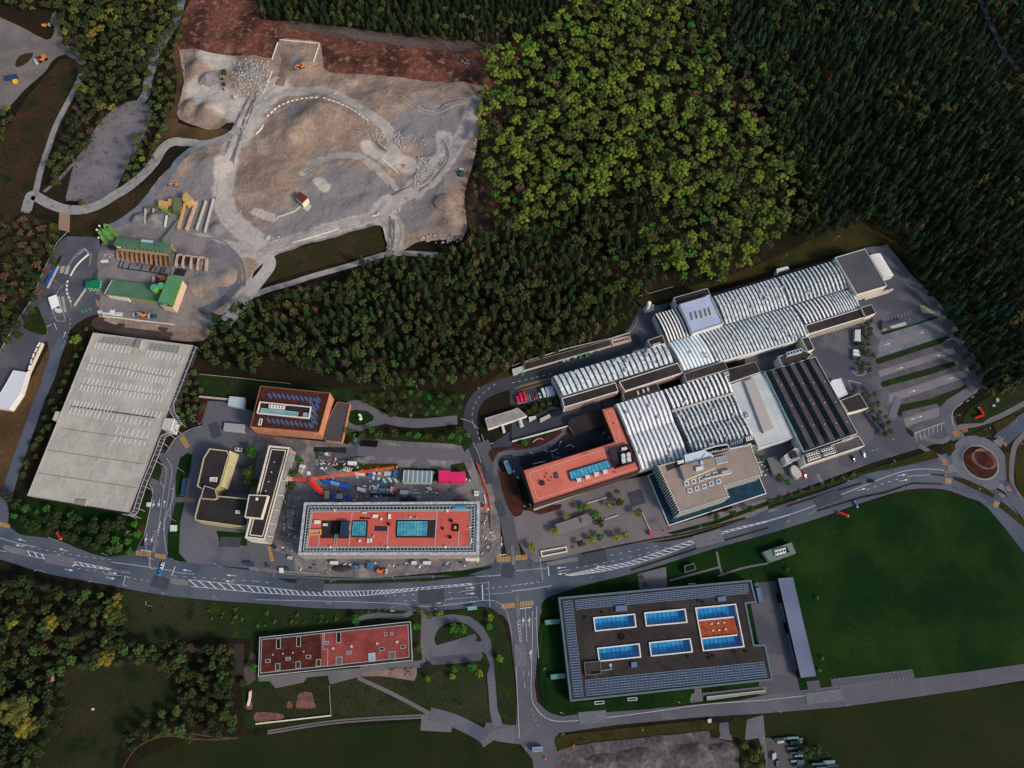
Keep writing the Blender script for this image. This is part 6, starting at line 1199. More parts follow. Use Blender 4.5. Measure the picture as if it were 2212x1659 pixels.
# ---------------------------------------------------------------- vehicles
m_tyre=flatm('tyre',(20,20,22));m_win=flatm('car_glass',(24,30,36),rough=.1,spec=.7)
def carpaint(n,c):return flatm('paint_'+n,c,rough=.3,spec=.5)
VEH={}
def vehicle(label,cat,a,b,paint,van=False,group=None,name='parked_car',z=.12,length=None):
    """a: rear, b: front (picture points on the ground)"""
    A,Bv=WH(*a),WH(*b);d=Bv-A;ln=length or(5.2 if van else 4.4);wd=2.0 if van else 1.8;c=(A+Bv)/2
    r=thing(name,label,cat,c,group,z=c.z+z if c.z > .01 else z+.12);r.rotation_euler=(0,0,math.atan2(d.y,d.x));L=ln/2
    k=(paint.name,van,ln)
    def loft(secs):
        mb=MB()
        for s0,s1 in zip(secs,secs[1:]):
            for i in range(len(s0)):j=(i+1)% len(s0);mb.face([s0[i],s0[j],s1[j],s1[i]])
        mb.face(secs[0][::-1]);mb.face(secs[-1]);return mb
    def ring(x,w_,z0,z1):return[(x,-w_,z0),(x,w_,z0),(x,w_*1.02,z0+(z1-z0)*.6),(x,w_*.86,z1),(x,-w_*.86,z1),(x,-w_*1.02,z0+(z1-z0)*.6)]
    if k not in VEH:
        H_=wd/2;out=[]
        if van:
            out.append(('body',loft([ring(-L,H_*.95,.35,2.0),ring(-L*.95,H_,.3,2.1),ring(L*.45,H_,.3,2.1),ring(L*.62,H_,.3,1.7),ring(L*.75,H_*.97,.3,1.15),ring(L,H_*.88,.35,.9)]),paint))
            g=MB();g.face([(L*.49,-H_*.8,2.06),(L*.49,H_*.8,2.06),(L*.76,H_*.84,1.2),(L*.76,-H_*.84,1.2)][::-1]);out.append(('windscreen',g,m_win))
        else:
            out.append(('body',loft([ring(-L,H_*.85,.4,.8),ring(-L*.92,H_*.97,.3,.95),ring(-L*.5,H_,.28,1.0),ring(L*.3,H_,.28,.98),ring(L*.85,H_*.96,.3,.82),ring(L,H_*.8,.38,.65)]),paint))
            out.append(('cabin',loft([ring(-L*.85,H_*.72,.9,1.0),ring(-L*.55,H_*.82,.9,1.42),ring(L*.08,H_*.82,.9,1.45),ring(L*.45,H_*.84,.9,1.0)]),m_win));g=MB();g.prism([(-L*.55,-H_*.66),(L*.06,-H_*.66),(L*.06,H_*.66),(-L*.55,H_*.66)],1.4,1.47);out.append(('car_roof',g,paint))
        for x in(-L*.62,L*.62):
            for y in(-H_*.9,H_*.9):g=MB();g.tube((x,y-.12,.32),(x,y+.12,.32),.32,10);out.append(('wheel',g,m_tyre))
        VEH[k]=[(n,g.mesh(n,m_),m_)for n,g,m_ in out]
    for n,me,m_ in VEH[k]:o=bpy.data.objects.new(n,me);col.objects.link(o);o.parent=r
    return r
CARS=[('white van parked beside another by the truck yard hedge, upper one','van',('31',732,1380),('31',782,1388),'white',1),('white van parked beside another by the truck yard hedge, lower one','van',('31',730,1408),('31',782,1413),'white',1),
        ('black car driving on the main road toward the roundabout','car',('32',915,838),('32',858,850),'black',0),('pale cyan car parked by the chiller roofed office','car',('32',815,585),('32',832,632),'mint',0),('black car parked by the chiller roofed office','car',('32',718,625),('32',745,668),'black',0),
        ('red car parked by the curved entrance drum','car',('32',300,765),('32',325,812),'crimson',0),('small red van, leftmost of the three in the truck lane car park','van',('22',42,118),('22',58,165),'crimson',1),('red van, middle one of the three in the truck lane car park','van',('22',68,88),('22',90,155),'crimson',1),
        ('red van, rightmost of the three in the truck lane car park','van',('22',98,78),('22',125,148),'crimson',1),('single dark red car between white lines','car',('22',205,85),('22',215,130),'crimson',0),('mint green car beside the dark red car','car',('22',232,80),('22',245,118),'mint',0),('white box van beside the grey container','van',('22',262,50),('22',282,112),'white',1),
        ('white car on the main road behind the blue car','car',('02',1412,1555),('02',1400,1590),'white',0),('blue car turning at the yellow crossing','car',('02',1392,1605),('02',1382,1648),'blue',0),
        ('dark car parked at the end of the school lane','car',('13',1450,790),('13',1475,770),'black',0)]
PC={'white':(206,210,212),'black':(22,26,34),'mint':(150,196,190),'crimson':(190,30,60),'blue':(40,130,190)}
for l_,c_,a,b,p,v in CARS:vehicle(l_,c_,P(*a)[0],P(*b)[0],carpaint(p,PC[p]),bool(v),name='van' if v else 'car',length=(6.5 if 'box' in l_ or 'rightmost' in l_ or 'middle' in l_ else None))
def contain(name,label,cat,q,h,m,mt=None,group=None,ribs_=True,z0=.15):
    r=thing(name,label,cat,cen(q),group);z=Hf(*r.location[:2])if in_q(q)else 0
    blk(r,'body',q,z+z0,z+h,mt or m,m)
    if ribs_:
        mb=MB();qq=list(q)
        for k in range(1,6):a=lerp(qq[0],qq[1],k/6);b=lerp(qq[3],qq[2],k/6);mb.bar(W(*a,z+h),W(*b,z+h),.12,.1)
        part('roof_rib',mb,mt or m,r)
    return r
def in_q(q):return inpoly(*tuple(W(*cen(q)))[:2],Wl(Q))
m_cblue=flatm('blue_container',(24,92,180),rough=.5);m_clblue=flatm('light_blue_container',(100,146,206),rough=.5);m_cpink=flatm('magenta_cabin',(214,44,100),rough=.5)
contain('site_container','bright blue container, left one of three end to end','container',P('ZA',660,500,815,545,800,598,645,558),2.6,m_cblue);contain('site_container','pale blue container between two bright blue ones','container',P('ZA',818,540,970,585,945,640,803,600),2.7,m_clblue);contain('site_container','bright blue container with fans, right one of three end to end','container',P('ZA',970,580,1130,625,1115,690,945,642),2.6,m_cblue)
contain('site_cabin','magenta site cabin block, taller left one','cabin',P('ZB',1070,280,1270,285,1265,462,1068,468),5.2,m_cpink);contain('site_cabin','magenta site cabin block, wider right one','cabin',P('ZB',1272,312,1525,312,1522,470,1270,478),5.2,m_cpink)
gs2=contain('site_shed','long site shed with grey glass roof and white bars','shed',P('ZB',475,272,978,290,935,497,455,490),4,m_offw,flatm('grey_teal_roof',(112,134,140),rough=.4),None,False)
for k in range(7):a,b=lerp(P('ZB',475,272)[0],P('ZB',945,288)[0],k/6),lerp(P('ZB',455,490)[0],P('ZB',935,497)[0],k/6);mb=MB();mb.bar(W(*a,4.1),W(*b,4.1),.6,.2);part('roof_bar',mb,m_offw,gs2)
mb=MB();mb.prism(Wl(P('ZB',945,380,1065,300,1068,460,945,470),0),.1,.6);single('timber_deck',mb,m_darkr,'dark deck between glass roofed shed and magenta cabins','deck')
YL=flatm('cardboard',(196,152,104));m_wood=flatm('pallet_wood',(150,116,92));m_bt=flatm('blue_tarp',(30,104,190));m_dg=flatm('skip_green',(24,96,60));m_or=flatm('machine_orange',(222,128,52));m_cy=flatm('machine_cyan',(30,140,190));m_teal=flatm('teal_pipe',(40,130,134))
BOX=[('ZA',1105,208,1260,212,1256,268,1102,264,2.4,m_whiteb,'site_container','white container with green skip behind it above the crane jib','container'),('ZA',1260,215,1300,220,1296,275,1256,272,1.6,m_dg,'skip','dark green skip right of the white container','skip'),
 ('ZA',1040,300,1180,330,1155,395,1020,370,.5,m_whiteb,'formwork_slab','white panel punched with round holes under the crane jib','formwork'),('ZA',965,335,1020,345,1010,395,958,385,.5,m_whiteb,'formwork_slab','small white punched panel left of the large punched one','formwork'),
 ('ZA',1225,400,1390,415,1385,455,1220,438,2.2,m_whiteb,'site_container','long white container right below the jib','container'),('ZA',1465,388,1535,390,1530,470,1458,465,1.8,m_bt,'skip','square blue skip below the jib tip','skip'),('ZA',1885,380,1925,382,1920,490,1875,488,1.5,m_bt,'material_stack','tall narrow blue wrapped stack near the jib tip','stack'),
 ('ZA',1270,650,1420,690,1405,755,1262,712,2.2,m_offw,'skip','white rimmed skip below the blue containers','skip'),('ZA',1648,680,1748,682,1745,735,1645,732,1.5,m_clblue,'material_stack','pale blue wrapped stack in the middle of the site','stack'),('ZA',1775,690,1830,690,1828,715,1772,715,.8,m_offw,'material_stack','small pale stack beside the blue wrapped one','stack'),
 ('ZA',1845,648,1878,650,1872,745,1832,745,1.5,m_whiteb,'material_stack','tall white stack beside the orange drum','stack'),('ZA',1885,650,1925,655,1915,728,1880,720,1.4,m_or,'site_machine','small orange machine beside the white stack','machine'),('ZA',1515,725,1595,730,1592,755,1510,752,.7,flatm('cyan_bundle',(130,180,186)),'material_stack','flat cyan bundle in the site middle','stack'),
 ('ZA',1472,632,1492,632,1490,708,1472,708,.8,m_offw,'material_stack','upright narrow white bundle in the site middle','stack'),('ZA',850,765,910,768,890,855,840,855,1.6,m_bt,'skip','blue skip right of the crane base','skip'),('ZA',915,775,1018,770,1005,858,880,855,1.2,m_steel,'scaffold_stack','steel parts stacked right of the blue skip','stack'),
 ('ZA',1110,795,1150,800,1135,885,1095,880,1.5,m_bt,'portable_toilet','blue upright bin near the scaffold','toilet'),('ZA',1240,795,1280,798,1272,855,1235,850,.9,YL,'pallet_stack','brown carton stack near the scaffold','pallet'),('ZA',1190,865,1265,868,1262,898,1188,895,.6,YL,'pallet_stack','low board pile next to the brown cartons','pallet'),('ZA',1155,840,1185,842,1180,880,1150,875,.6,m_wood,'pallet_stack','small wood pile left of the brown cartons','pallet'),
 ('ZA',612,668,675,672,665,705,620,700,1.2,flatm('orange_box',(216,120,50)),'tool_box','orange box at the foot of the crane','box'),('ZA',215,130,290,140,270,205,205,190,1.8,m_dg,'skip','green skip beside the louvred office, left one','skip'),('ZA',285,172,340,180,328,215,272,208,1.4,m_dg,'skip','green skip beside the louvred office, right one','skip'),
 ('ZA',280,262,365,275,335,335,262,320,2.3,m_offw,'site_cabin','white cabin beside the louvred office, upper half','cabin'),('ZA',258,338,330,345,300,425,248,400,2.3,m_conc,'site_cabin','pale cabin beside the louvred office, lower half','cabin'),('ZA',272,228,330,230,328,242,270,240,.8,m_or,'barrier','yellow bar below the green skips','barrier'),
 ('ZA',1540,392,1580,395,1575,445,1536,442,.9,m_cream,'pallet_stack','cream pallet right of the square blue skip','pallet'),('ZA',1625,395,1668,398,1662,442,1620,440,.9,m_cream,'pallet_stack','cream pallet left of the pipe bundle','pallet'),('ZA',1525,470,1572,474,1568,522,1522,518,.9,m_offw,'pallet_stack','pale pallet below the cream ones','pallet'),('ZA',1610,482,1660,485,1655,530,1606,526,.9,m_offw,'pallet_stack','pale crate with sheets near the pipes','pallet'),
 ('ZB',405,622,550,628,540,695,392,690,1.8,m_offw,'material_stack','wide ribbed white stack above the dark pit','stack'),('ZB',560,630,582,632,578,680,556,678,1.2,m_offw,'material_stack','slim pale stack right of the ribbed one','stack'),('ZB',602,658,758,665,757,680,600,674,.7,m_whiteb,'material_stack','long thin white bundle in the right site half','stack'),('ZB',638,612,692,614,690,626,636,625,.6,m_offw,'material_stack','short thin bundle above the long one','stack'),
 ('ZB',870,568,902,570,900,600,868,598,1,m_offw,'pallet_stack','upper left pale block of the block pile','pallet'),('ZB',905,562,935,565,932,592,903,590,1,m_offw,'pallet_stack','upper right pale block of the block pile','pallet'),('ZB',892,600,955,592,952,622,890,630,1,m_cream,'pallet_stack','middle pale block of the block pile','pallet'),('ZB',858,632,892,634,888,662,855,660,1,m_cream,'pallet_stack','lowest pale block of the block pile','pallet'),
 ('ZB',820,645,855,648,850,682,818,678,1,YL,'pallet_stack','orange brown pallet left of the block pile','pallet'),('ZB',1012,655,1050,658,1045,692,1010,688,1,m_cream,'pallet_stack','cream pallet right of the block pile','pallet'),('ZB',1072,665,1105,668,1100,712,1070,708,1,flatm('orange_brown',(206,124,84)),'pallet_stack','orange brown box far right of the block pile','pallet'),('ZB',600,695,655,700,650,745,598,740,.8,m_wood,'pallet_stack','wood scraps below the long white bundle','pallet'),
 ('ZB',705,780,740,782,736,806,700,804,1,m_or,'site_machine','small orange machine beside the dark heap','machine'),('ZB',1680,630,1765,634,1762,672,1678,668,1.2,m_offw,'material_stack','upper white stack inside the site corner','stack'),('ZB',1680,682,1762,680,1763,712,1682,716,1.2,m_whiteb,'material_stack','lower white stack inside the site corner','stack'),('ZB',1842,690,1862,688,1892,838,1872,842,1,m_whiteb,'material_stack','tall thin white panel along the fence','stack'),
 ('ZB',1856,872,1905,874,1900,938,1850,932,1.8,flatm('signal_orange',(226,84,40)),'portable_toilet','bright orange cabin by the site fence','toilet'),('ZB',1905,925,1938,928,1936,975,1905,972,1.2,m_whiteb,'material_stack','white box below the bright orange cabin','stack'),('ZB',1535,408,1560,410,1558,445,1532,442,1,m_cream,'pallet_stack','cream box right of the magenta cabins','pallet'),('ZB',1590,425,1612,428,1608,468,1586,465,1,m_offw,'pallet_stack','pale crate at the site corner','pallet'),
 ('12',520,590,548,585,556,605,528,615,2,m_dg,'tank_truck','green tank truck below the trench, left','truck'),('12',595,592,618,594,615,612,592,610,2,m_whiteb,'small_truck','white cab beside the green tank truck','truck'),('12',552,600,578,604,574,622,550,618,1.6,m_dg,'skip','green skip between tank truck and white cab','skip'),('12',842,498,864,500,862,530,840,528,1.6,m_dg,'skip','green bin at the end of the black pergola','skip'),
 ('12',200,1588,232,1590,230,1630,198,1628,1.8,m_whiteb,'site_cabin','small white cabin by the lower site corner','cabin'),('12',255,1585,282,1588,290,1615,262,1620,1.5,m_dg,'skip','small green skip by the lower site corner','skip'),('12',272,1485,310,1488,306,1515,268,1510,1.3,m_conc,'tool_box','pale box left of the scaffold foot','box'),('12',962,1540,1002,1542,995,1605,958,1602,1.6,flatm('steel_blue',(60,110,150)),'skip','steel blue container below the scaffold','skip'),
 ('22',285,30,350,12,375,92,305,110,2.5,flatm('pale_blue_grey',(150,162,178)),'container','pale grey container at the right end of the red van row','container'),('22',52,315,80,308,102,362,72,372,1.6,m_offw,'skip','pale bin below the low dirty roofed shed','skip'),('22',145,285,205,275,210,292,150,325,1.2,m_offw,'skip','pale box pair left of the open skip','skip'),('22',240,300,325,258,336,280,245,330,1.6,m_conc,'skip','open pale skip below the hedge','skip'),('22',342,235,425,228,425,262,340,280,2,m_dkglass,'cage','dark cage left of the office strip','cage'),
 ('01',840,1025,880,1022,885,1045,845,1048,.9,m_offw,'concrete_block','leftmost block of the yard block pile','block'),('01',888,1040,960,1045,958,1060,885,1058,.9,m_offw,'concrete_block','long block of the yard block pile','block'),('01',950,1018,990,1020,985,1050,945,1045,1.4,m_whiteb,'concrete_block','tallest block of the yard block pile','block'),('01',962,1050,1060,1058,1056,1075,960,1068,.9,m_offw,'concrete_block','lower block of the yard block pile','block'),('01',1000,1038,1062,1044,1060,1056,998,1050,.9,m_offw,'concrete_block','upper right block of the yard block pile','block'),
 ('01',865,588,928,582,930,600,868,605,2,m_cream,'concrete_block','long cream wall block left of the bin shed','block'),('31',755,1190,800,1188,802,1290,752,1285,2.6,m_offw,'flatbed_truck','white flatbed truck at the hedge of the east yard','truck'),('31',760,1290,798,1290,795,1315,765,1312,2.4,flatm('dark_cab',(52,66,76)),'tractor_unit','dark cab below the white flatbed truck','truck'),
 ('21',1045,1378,1190,1332,1194,1345,1050,1392,3.4,m_whiteb,'truck_trailer','long white truck trailer north of the west hall','trailer'),('21',1012,1376,1038,1370,1042,1388,1018,1394,2.8,flatm('dark_red_cab',(120,24,40)),'tractor_unit','dark red truck cab pulling the white trailer','truck'),('21',580,1412,612,1400,605,1440,585,1440,1.8,flatm('mid_green_bin',(52,130,88)),'skip','left green bin in the service lane','skip'),('21',632,1390,668,1382,660,1420,636,1422,1.8,MATS['mid_green_bin'],'skip','right green bin in the service lane','skip'),('21',75,1562,102,1555,104,1575,78,1580,1.8,flatm('vivid_green',(20,140,80)),'skip','vivid green bin at the left end of the service lane','skip'),
 ('02',1470,1218,1528,1220,1525,1270,1468,1272,.8,m_offw,'concrete_block','white double slab on the junction lawn','block'),('02',1268,1022,1300,1024,1296,1060,1262,1056,1.2,m_offw,'kiosk','small white kiosk beside the junction road','kiosk'),('32',1970,125,1995,120,2000,150,1978,156,1,flatm('mint_box',(150,190,168)),'meter_box','mint box on the lawn above the roundabout','box'),('32',1940,180,1962,176,1966,190,1946,195,.8,m_offw,'meter_box','small pale box on the lawn above the roundabout','box'),
 ('00',35,655,140,635,145,665,40,685,2.2,flatm('navy_container',(42,60,96)),'container','navy container in the top left gravel lot','container'),('00',105,688,142,680,142,705,108,710,1.5,flatm('machine_yellow',(230,180,40)),'site_machine','yellow machine beside the navy container','machine'),('23',1690,1240,1722,1232,1724,1265,1698,1272,1.4,m_offw,'tool_box','pale machine box on the verge below the solar building','box'),('03',790,1142,808,1142,808,1160,790,1160,.8,m_offw,'trough','small pale trough in the mown field','box'),('12',1310,742,1312,742,1312,744,1310,744,.1,m_offw,'','','')]
BOX=[b for b in BOX if b[11]]
def detail_box(r,q,z1,h,m,nm):
    """rim, lid lines or slats so that it is not a plain block"""
    if nm in('skip','cage'):frame(r,'rim',q,z1,z1+.15,m,.18);
    mb=MB();n=3 if nm in('skip','cage','portable_toilet')else 4
    for k in range(1,n):a=lerp(q[0],q[1],k/n);b=lerp(q[3],q[2],k/n);mb.bar(W(*a,z1+.05),W(*b,z1+.05),.12,.1)
    part({'skip':'load','container':'roof_rib','site_container':'roof_rib'}.get(nm,'batten'),mb,m,r)
for b in BOX:
    t,co,h,m,nm,lb,ct=b[0],b[1:9],b[9],b[10],b[11],b[12],b[13];q=P(t,*co);r=thing(nm,lb,ct,cen(q));z=Hf(*r.location[:2])if in_q(q)else .25
    blk(r,'body',q,z-.1,z+h,m);detail_box(r,q,z+h,h,m,nm)
    if 'punched' in lb:
        mb=MB()
        for i in range(4):
            for j in range(2+(i % 2)):c=W(*bil(q,(i+.5)/4,(j+.4)/3),z+h+.02);mb.prism([(c.x+.45*math.cos(t_),c.y+.45*math.sin(t_))for t_ in np.linspace(0,6.28,8,endpoint=False)],z+h,z+h+.03)
        part('hole',mb,m_fan,r)
# pipes and tubes lying in the site
def lying(name,label,cat,a,b,r_,m,n=1,gap=(0,0),z=.5):
    mb=MB()
    for k in range(n):A=W(a[0]+gap[0]*k,a[1]+gap[1]*k,z);B_=W(b[0]+gap[0]*k,b[1]+gap[1]*k,z);mb.tube(A,B_,r_,8)
    return single(name,mb,m,label,cat)
for k in range(7):a,b=P('ZA',1745+18*k,390,1735+18*k,465);o=lying('steel_tube','pale steel tube in the parallel bundle near the jib tip','tube',a,b,.28,m_offw);o['group']='tubes of the parallel bundle near the jib tip'
for l_,a,b,m in(('white tube lying beside the teal tubes',(1715,515),(1760,585),m_offw),('grey white tube, long, right of the teal tubes',(1800,495),(1860,570),m_offw),('pale tube at the right end of the row',(1905,515),(1955,570),m_offw),('thick teal tube beside the white tube',(1755,520),(1785,590),m_teal),('short teal tube left of the white tube',(1690,555),(1702,590),m_teal)):q=P('ZA',*a,*b);lying('pipe',l_,'pipe',q[0],q[1],.75,m)
for l_,q in(('first white panel of the crossed pile',(1520,630,1610,672)),('second white panel of the crossed pile',(1625,625,1600,700)),('third white panel of the crossed pile',(1550,680,1582,690))):q=P('ZA',*q);mb=MB();mb.bar(W(*q[0],.6),W(*q[1],.6),1.0,.4);single('panel',mb,m_offw,l_,'panel')
for k in range(6):
    c=W(*P('ZA',100-6*k,800+32*k)[0]);mb=MB();mb.tube((c.x,c.y,.1),(c.x,c.y,1.2),.8 if k < 5 else 1.4,12,cap=False);mb.prism([(c.x+.55*math.cos(t),c.y+.55*math.sin(t))for t in np.linspace(0,6.28,12,endpoint=False)],.1,.4);single('concrete_ring',mb,m_conc,'concrete manhole ring, %s from the top beside the louvred office' %('first','second','third','fourth','fifth','sixth and largest')[k],'pipe ring','manhole rings beside the louvred office')
for x,y,nn,l_ in((90,1060,6,'upper scaffold frame stack left of the red roofed block'),(90,1200,6,'lower scaffold frame stack left of the red roofed block')):
    mb=MB();
    for k in range(nn):a,b=P('ZA',x-20,y+22*k,x+60,y-10+22*k);mb.bar(W(*a,.6),W(*b,.6),.25)
    a,b=P('ZA',x-20,y,x-30,y+130);mb.bar(W(*a,.7),W(*b,.7),.25);a,b=P('ZA',x+60,y-10,x+50,y+120);mb.bar(W(*a,.7),W(*b,.7),.25);single('scaffold_stack',mb,m_steel,l_,'scaffold')
mb=MB()
for k in range(8):a,b=P('ZB',1320+26*k,800,1325+26*k,775);mb.bar(W(*a,.8),W(*b,.8),.5,.3)
single('scaffold_stack',mb,flatm('dark_steel_blue',(40,64,88)),'dark blue frames leaning above the scaffold','scaffold')
mb=MB()
for k in range(11):a,b=P('ZB',1775+4*k,575+22*k,1815+2*k,570+22*k);mb.bar(W(*a,.6),W(*b,.6),.2)
for off in(0,42):a,b=P('ZB',1772+off,565,1790+off,800);mb.bar(W(*a,.6),W(*b,.6),.2)
single('ladder_frame',mb,m_steel,'long ladder like steel frame inside the site fence','scaffold')
heap(P('ZB',540,780)[0],6,1.8,flatm('dark_blue_heap',(44,52,64)),'dark blue grey heap at the scaffold top edge',2.2);heap(P('12',740,1590)[0],7,1.0,flatm('dark_soil_heap',(52,50,52)),'dark soil patch below the scaffold',2.6)
mb=MB();mb.prism(Wl(P('ZA',1490,770,1960,770,1960,830,1750,820,1490,835),0),.2,.35);struct('trench',mb,flatm('trench_dark',(40,38,40),grain=.3));mb=MB();mb.prism(Wl(P('12',500,545,780,548,780,600,640,590,500,585),0),.2,.33);struct('trench',mb,MATS['trench_dark'])
mb=MB();mb.prism(Wl(P('ZA',800,190,1250,115,1400,125,1250,160,860,235),0),.2,.36);struct('tarp_bank',mb,flatm('dark_slate_bank',(58,58,68),grain=.2))
mb=MB();mb.bar(W(*P('ZA',1950,770)[0],.7),W(*P('ZA',1945,860)[0],.7),.5,.3);single('plank',mb,m_wood,'plank footbridge over the trench','plank')
rd=random.Random(12);DM=[m_offw,m_wood,m_steel,flatm('debris_blue',(50,100,160)),flatm('debris_grey',(110,108,106)),flatm('debris_dark',(48,46,48)),m_whiteb,flatm('debris_orange',(190,110,70))];mb=MB();k=0
ZP_=[P('12',620,800,1240,880,1900,900,1890,1010,900,1010,600,960),P('12',360,1560,1950,1530,1880,1580,900,1640,380,1620),P('12',1940,1000,2030,1050,2080,1450,1950,1480),P('12',500,620,700,600,720,700,560,760),P('12',240,1000,360,1040,330,1450,220,1450),P('12',700,640,1240,720,1240,860,860,840)]
while k < 430:
    pp=ZP_[k % 6];xs=[p[0]for p in pp];ys=[p[1]for p in pp];x,y=rd.uniform(min(xs),max(xs)),rd.uniform(min(ys),max(ys));k += 1
    if inpoly(x,y,pp):c=W(x,y);mb.box((c.x,c.y),rd.uniform(.3,2.2),rd.uniform(.3,.9),.2,rd.uniform(.35,.9),rd.uniform(0,3.1),rd.randrange(len(DM)))
single('site_debris',mb,DM,'loose scraps, planks and rubble strewn over the building site','debris',kind='stuff')
# pergola
pg=thing('pergola','black pergola roof beside the green bank','pergola',P('12',980,510)[0]);blk(pg,'cover',P('12',905,485,1058,488,1042,545,895,535),2.4,2.7,m_black)
for a in P('12',910,488,1055,490,1042,542,898,532):p=W(*a,2.4);mb=MB();mb.tube((p.x,p.y,0),(p.x,p.y,2.4),.12,6);part('post',mb,m_wood,pg)
# ---------------------------------------------------------------- tower crane
m_cr=flatm('crane_red',(214,54,40),rough=.5);m_cro_=flatm('crane_orange',(226,96,40),rough=.5)
cB=W(*P('ZA',680,790)[0]);HT=38.5;r=thing('tower_crane','red lattice tower crane standing on concrete ballast','crane',P('ZA',680,790)[0])
blk(r,'ballast',P('ZA',605,715,785,720,778,885,600,882),.1,.9,mat('stained_concrete',(128,122,116),(104,100,96),s=.5,grain=.2));
for q in((605,720,690,722,688,790,602,788),(700,722,782,724,776,860,696,858)):blk(r,'ballast_block',P('ZA',*q),.9,2.2,m_conc)
mb=MB();s=.95;nlev=20
for a,b in((-s,-s),(s,-s),(s,s),(-s,s)):mb.bar((cB.x+a,cB.y+b,.9),(cB.x+a,cB.y+b,HT),.3)
for k in range(nlev):
    z0,z1=.9+(HT-.9)*k/nlev,.9+(HT-.9)*(k+1)/nlev
    C4=[(-s,-s),(s,-s),(s,s),(-s,s)]
    for i in range(4):a,b=C4[i],C4[(i+1)% 4];mb.bar((cB.x+a[0],cB.y+a[1],z0),(cB.x+b[0],cB.y+b[1],z1),.2);mb.bar((cB.x+a[0],cB.y+a[1],z1),(cB.x+b[0],cB.y+b[1],z1),.15)
part('mast',mb,m_cr,r)
top=Vector((cB.x,cB.y,HT+.5));tipJ=W(*P('ZA',1905,322)[0],HT+1);tipC=W(*P('ZA',40,518)[0],HT+1)
def lattice(a,b,w_,h,n):
    mb=MB();d=(b-a);u=d.normalized();sd_=Vector((-u.y,u.x,0))*w_/2;up=Vector((0,0,h))
    for o in(sd_,-sd_,up):mb.bar(a+o,b+o,.24)
    for k in range(n):
        p,q=a+d*k/n,a+d*(k+1)/n;m_=(p+q)/2
        mb.bar(p+sd_,m_+up,.14);mb.bar(m_+up,q+sd_,.14);mb.bar(p-sd_,m_+up,.14);mb.bar(m_+up,q-sd_,.14);mb.bar(p+sd_,q-sd_,.14);mb.bar(p+sd_,p-sd_,.14)
    return mb
part('jib',lattice(top,tipJ,1.6,1.5,30),m_cro_,r);part('counter_jib',lattice(top,tipC,1.6,.6,10),m_cr,r)
mb=MB();e=(tipC-top).normalized();mb.bar(tipC-e*3.5,tipC,2.0,1.2);part('counterweight',mb,m_conc,r)
mb=MB();c=W(*P('ZA',428,420)[0],HT-1);mb.box((c.x,c.y),1.8,2.0,HT-3,HT-.6,.1);part('cab',mb,m_whiteb,r);mb=MB();mb.tube(top-Vector((0,0,1)),top+Vector((0,0,.6)),1.3,10);part('slewing_ring',mb,flatm('dark_steel',(60,62,66)),r)
mb=MB();t_=top.lerp(tipJ,.5);mb.bar(t_+Vector((0,0,-.5)),t_+Vector((1.6,.2,-.5)),1.2,.4);part('trolley',mb,m_steel,r);mb=MB();mb.tube(t_+Vector((.8,0,-.6)),t_+Vector((.8,0,-18)),.06,4);part('hook_cable',mb,m_tyre,r)
# ---------------------------------------------------------------- machines
def digger(name,label,cat,p,ang,m,arm=True,s=1.0):
    c=WH(*p);r=thing(name,label,cat,c,z=c.z+.2);r.rotation_euler=(0,0,ang);r.scale=(s,s,s)
    def pt(nm,mb,mm):o=bpy.data.objects.new(nm,mb.mesh(nm,mm));col.objects.link(o);o.parent=r;return o
    for y in(-1.1,1.1):
        mb=MB()
        if arm:mb.box((0,y),4,.6,0,.9);pt('track',mb,m_tyre)
        else:
            for x in(-1.5,1.5):mb=MB();mb.tube((x,y-.3,.8),(x,y+.3,.8),.8,12);pt('wheel',mb,m_tyre)
    mb=MB();mb.prism([(-2,-1.3),(1.2,-1.3),(1.4,-.4),(1.4,1.3),(-2,1.3),(-2.3,.6),(-2.3,-.6)],.9,2.1);pt('body',mb,m)
    mb=MB();mb.prism([(-.2,.3),(1.2,.3),(1.1,1.2),(-.2,1.2)],2.1,3.1);pt('cab',mb,m_win)
    mb=MB()
    if arm:mb.bar((1,-.2,1.8),(4.2,-.2,4),.6,.6);mb.bar((4.2,-.2,4),(6.6,-.2,1.6),.45,.5);pt('arm',mb,m);mb=MB();mb.prism([(6.2,-.8),(7.4,-.8),(7.4,.4),(6.2,.4)],.6,1.8);pt('bucket',mb,m_tyre)
    else:mb.bar((1,-.8,1.2),(3.2,-.8,.9),.3,.4);mb.bar((1,.8,1.2),(3.2,.8,.9),.3,.4);pt('lift_arm',mb,m);mb=MB();mb.prism([(3,-1.6),(4.1,-1.6),(4.1,1.6),(3,1.6)],.2,1.3);pt('bucket',mb,m_steel)
    return r
digger('excavator','orange excavator in the square quarry cut','excavator',P('10',400,582)[0],R_(215),m_or);digger('wheel_loader','orange wheel loader behind the concrete plant hall','loader',P('ZC',1185,1095)[0],R_(185),flatm('dull_orange',(204,120,80)),False,1.4)
digger('excavator','orange excavator above the crusher','excavator',P('00',1522,1605)[0],R_(190),m_or,True,.8);digger('wheel_loader','orange loader on the top left gravel lot','loader',P('00',375,520)[0],R_(215),flatm('tan_orange',(190,116,60)),False,1.6)
digger('excavator','green crusher machine beside the white rock heap, upper','machine',P('00',1940,635)[0],R_(270),m_dg,True,1.1);digger('excavator','small green machine below the rock heap machine','machine',P('00',1938,740)[0],R_(280),flatm('dark_machine_green',(24,60,44)),True,.8)
digger('excavator','cyan mini excavator below the scaffold','excavator',P('12',878,1578)[0],R_(10),m_cy,True,.7);digger('wheel_loader','orange and white loader by the lower site edge','loader',P('12',1080,1620)[0],R_(0),flatm('orange_white',(224,104,60)),False,1.0)
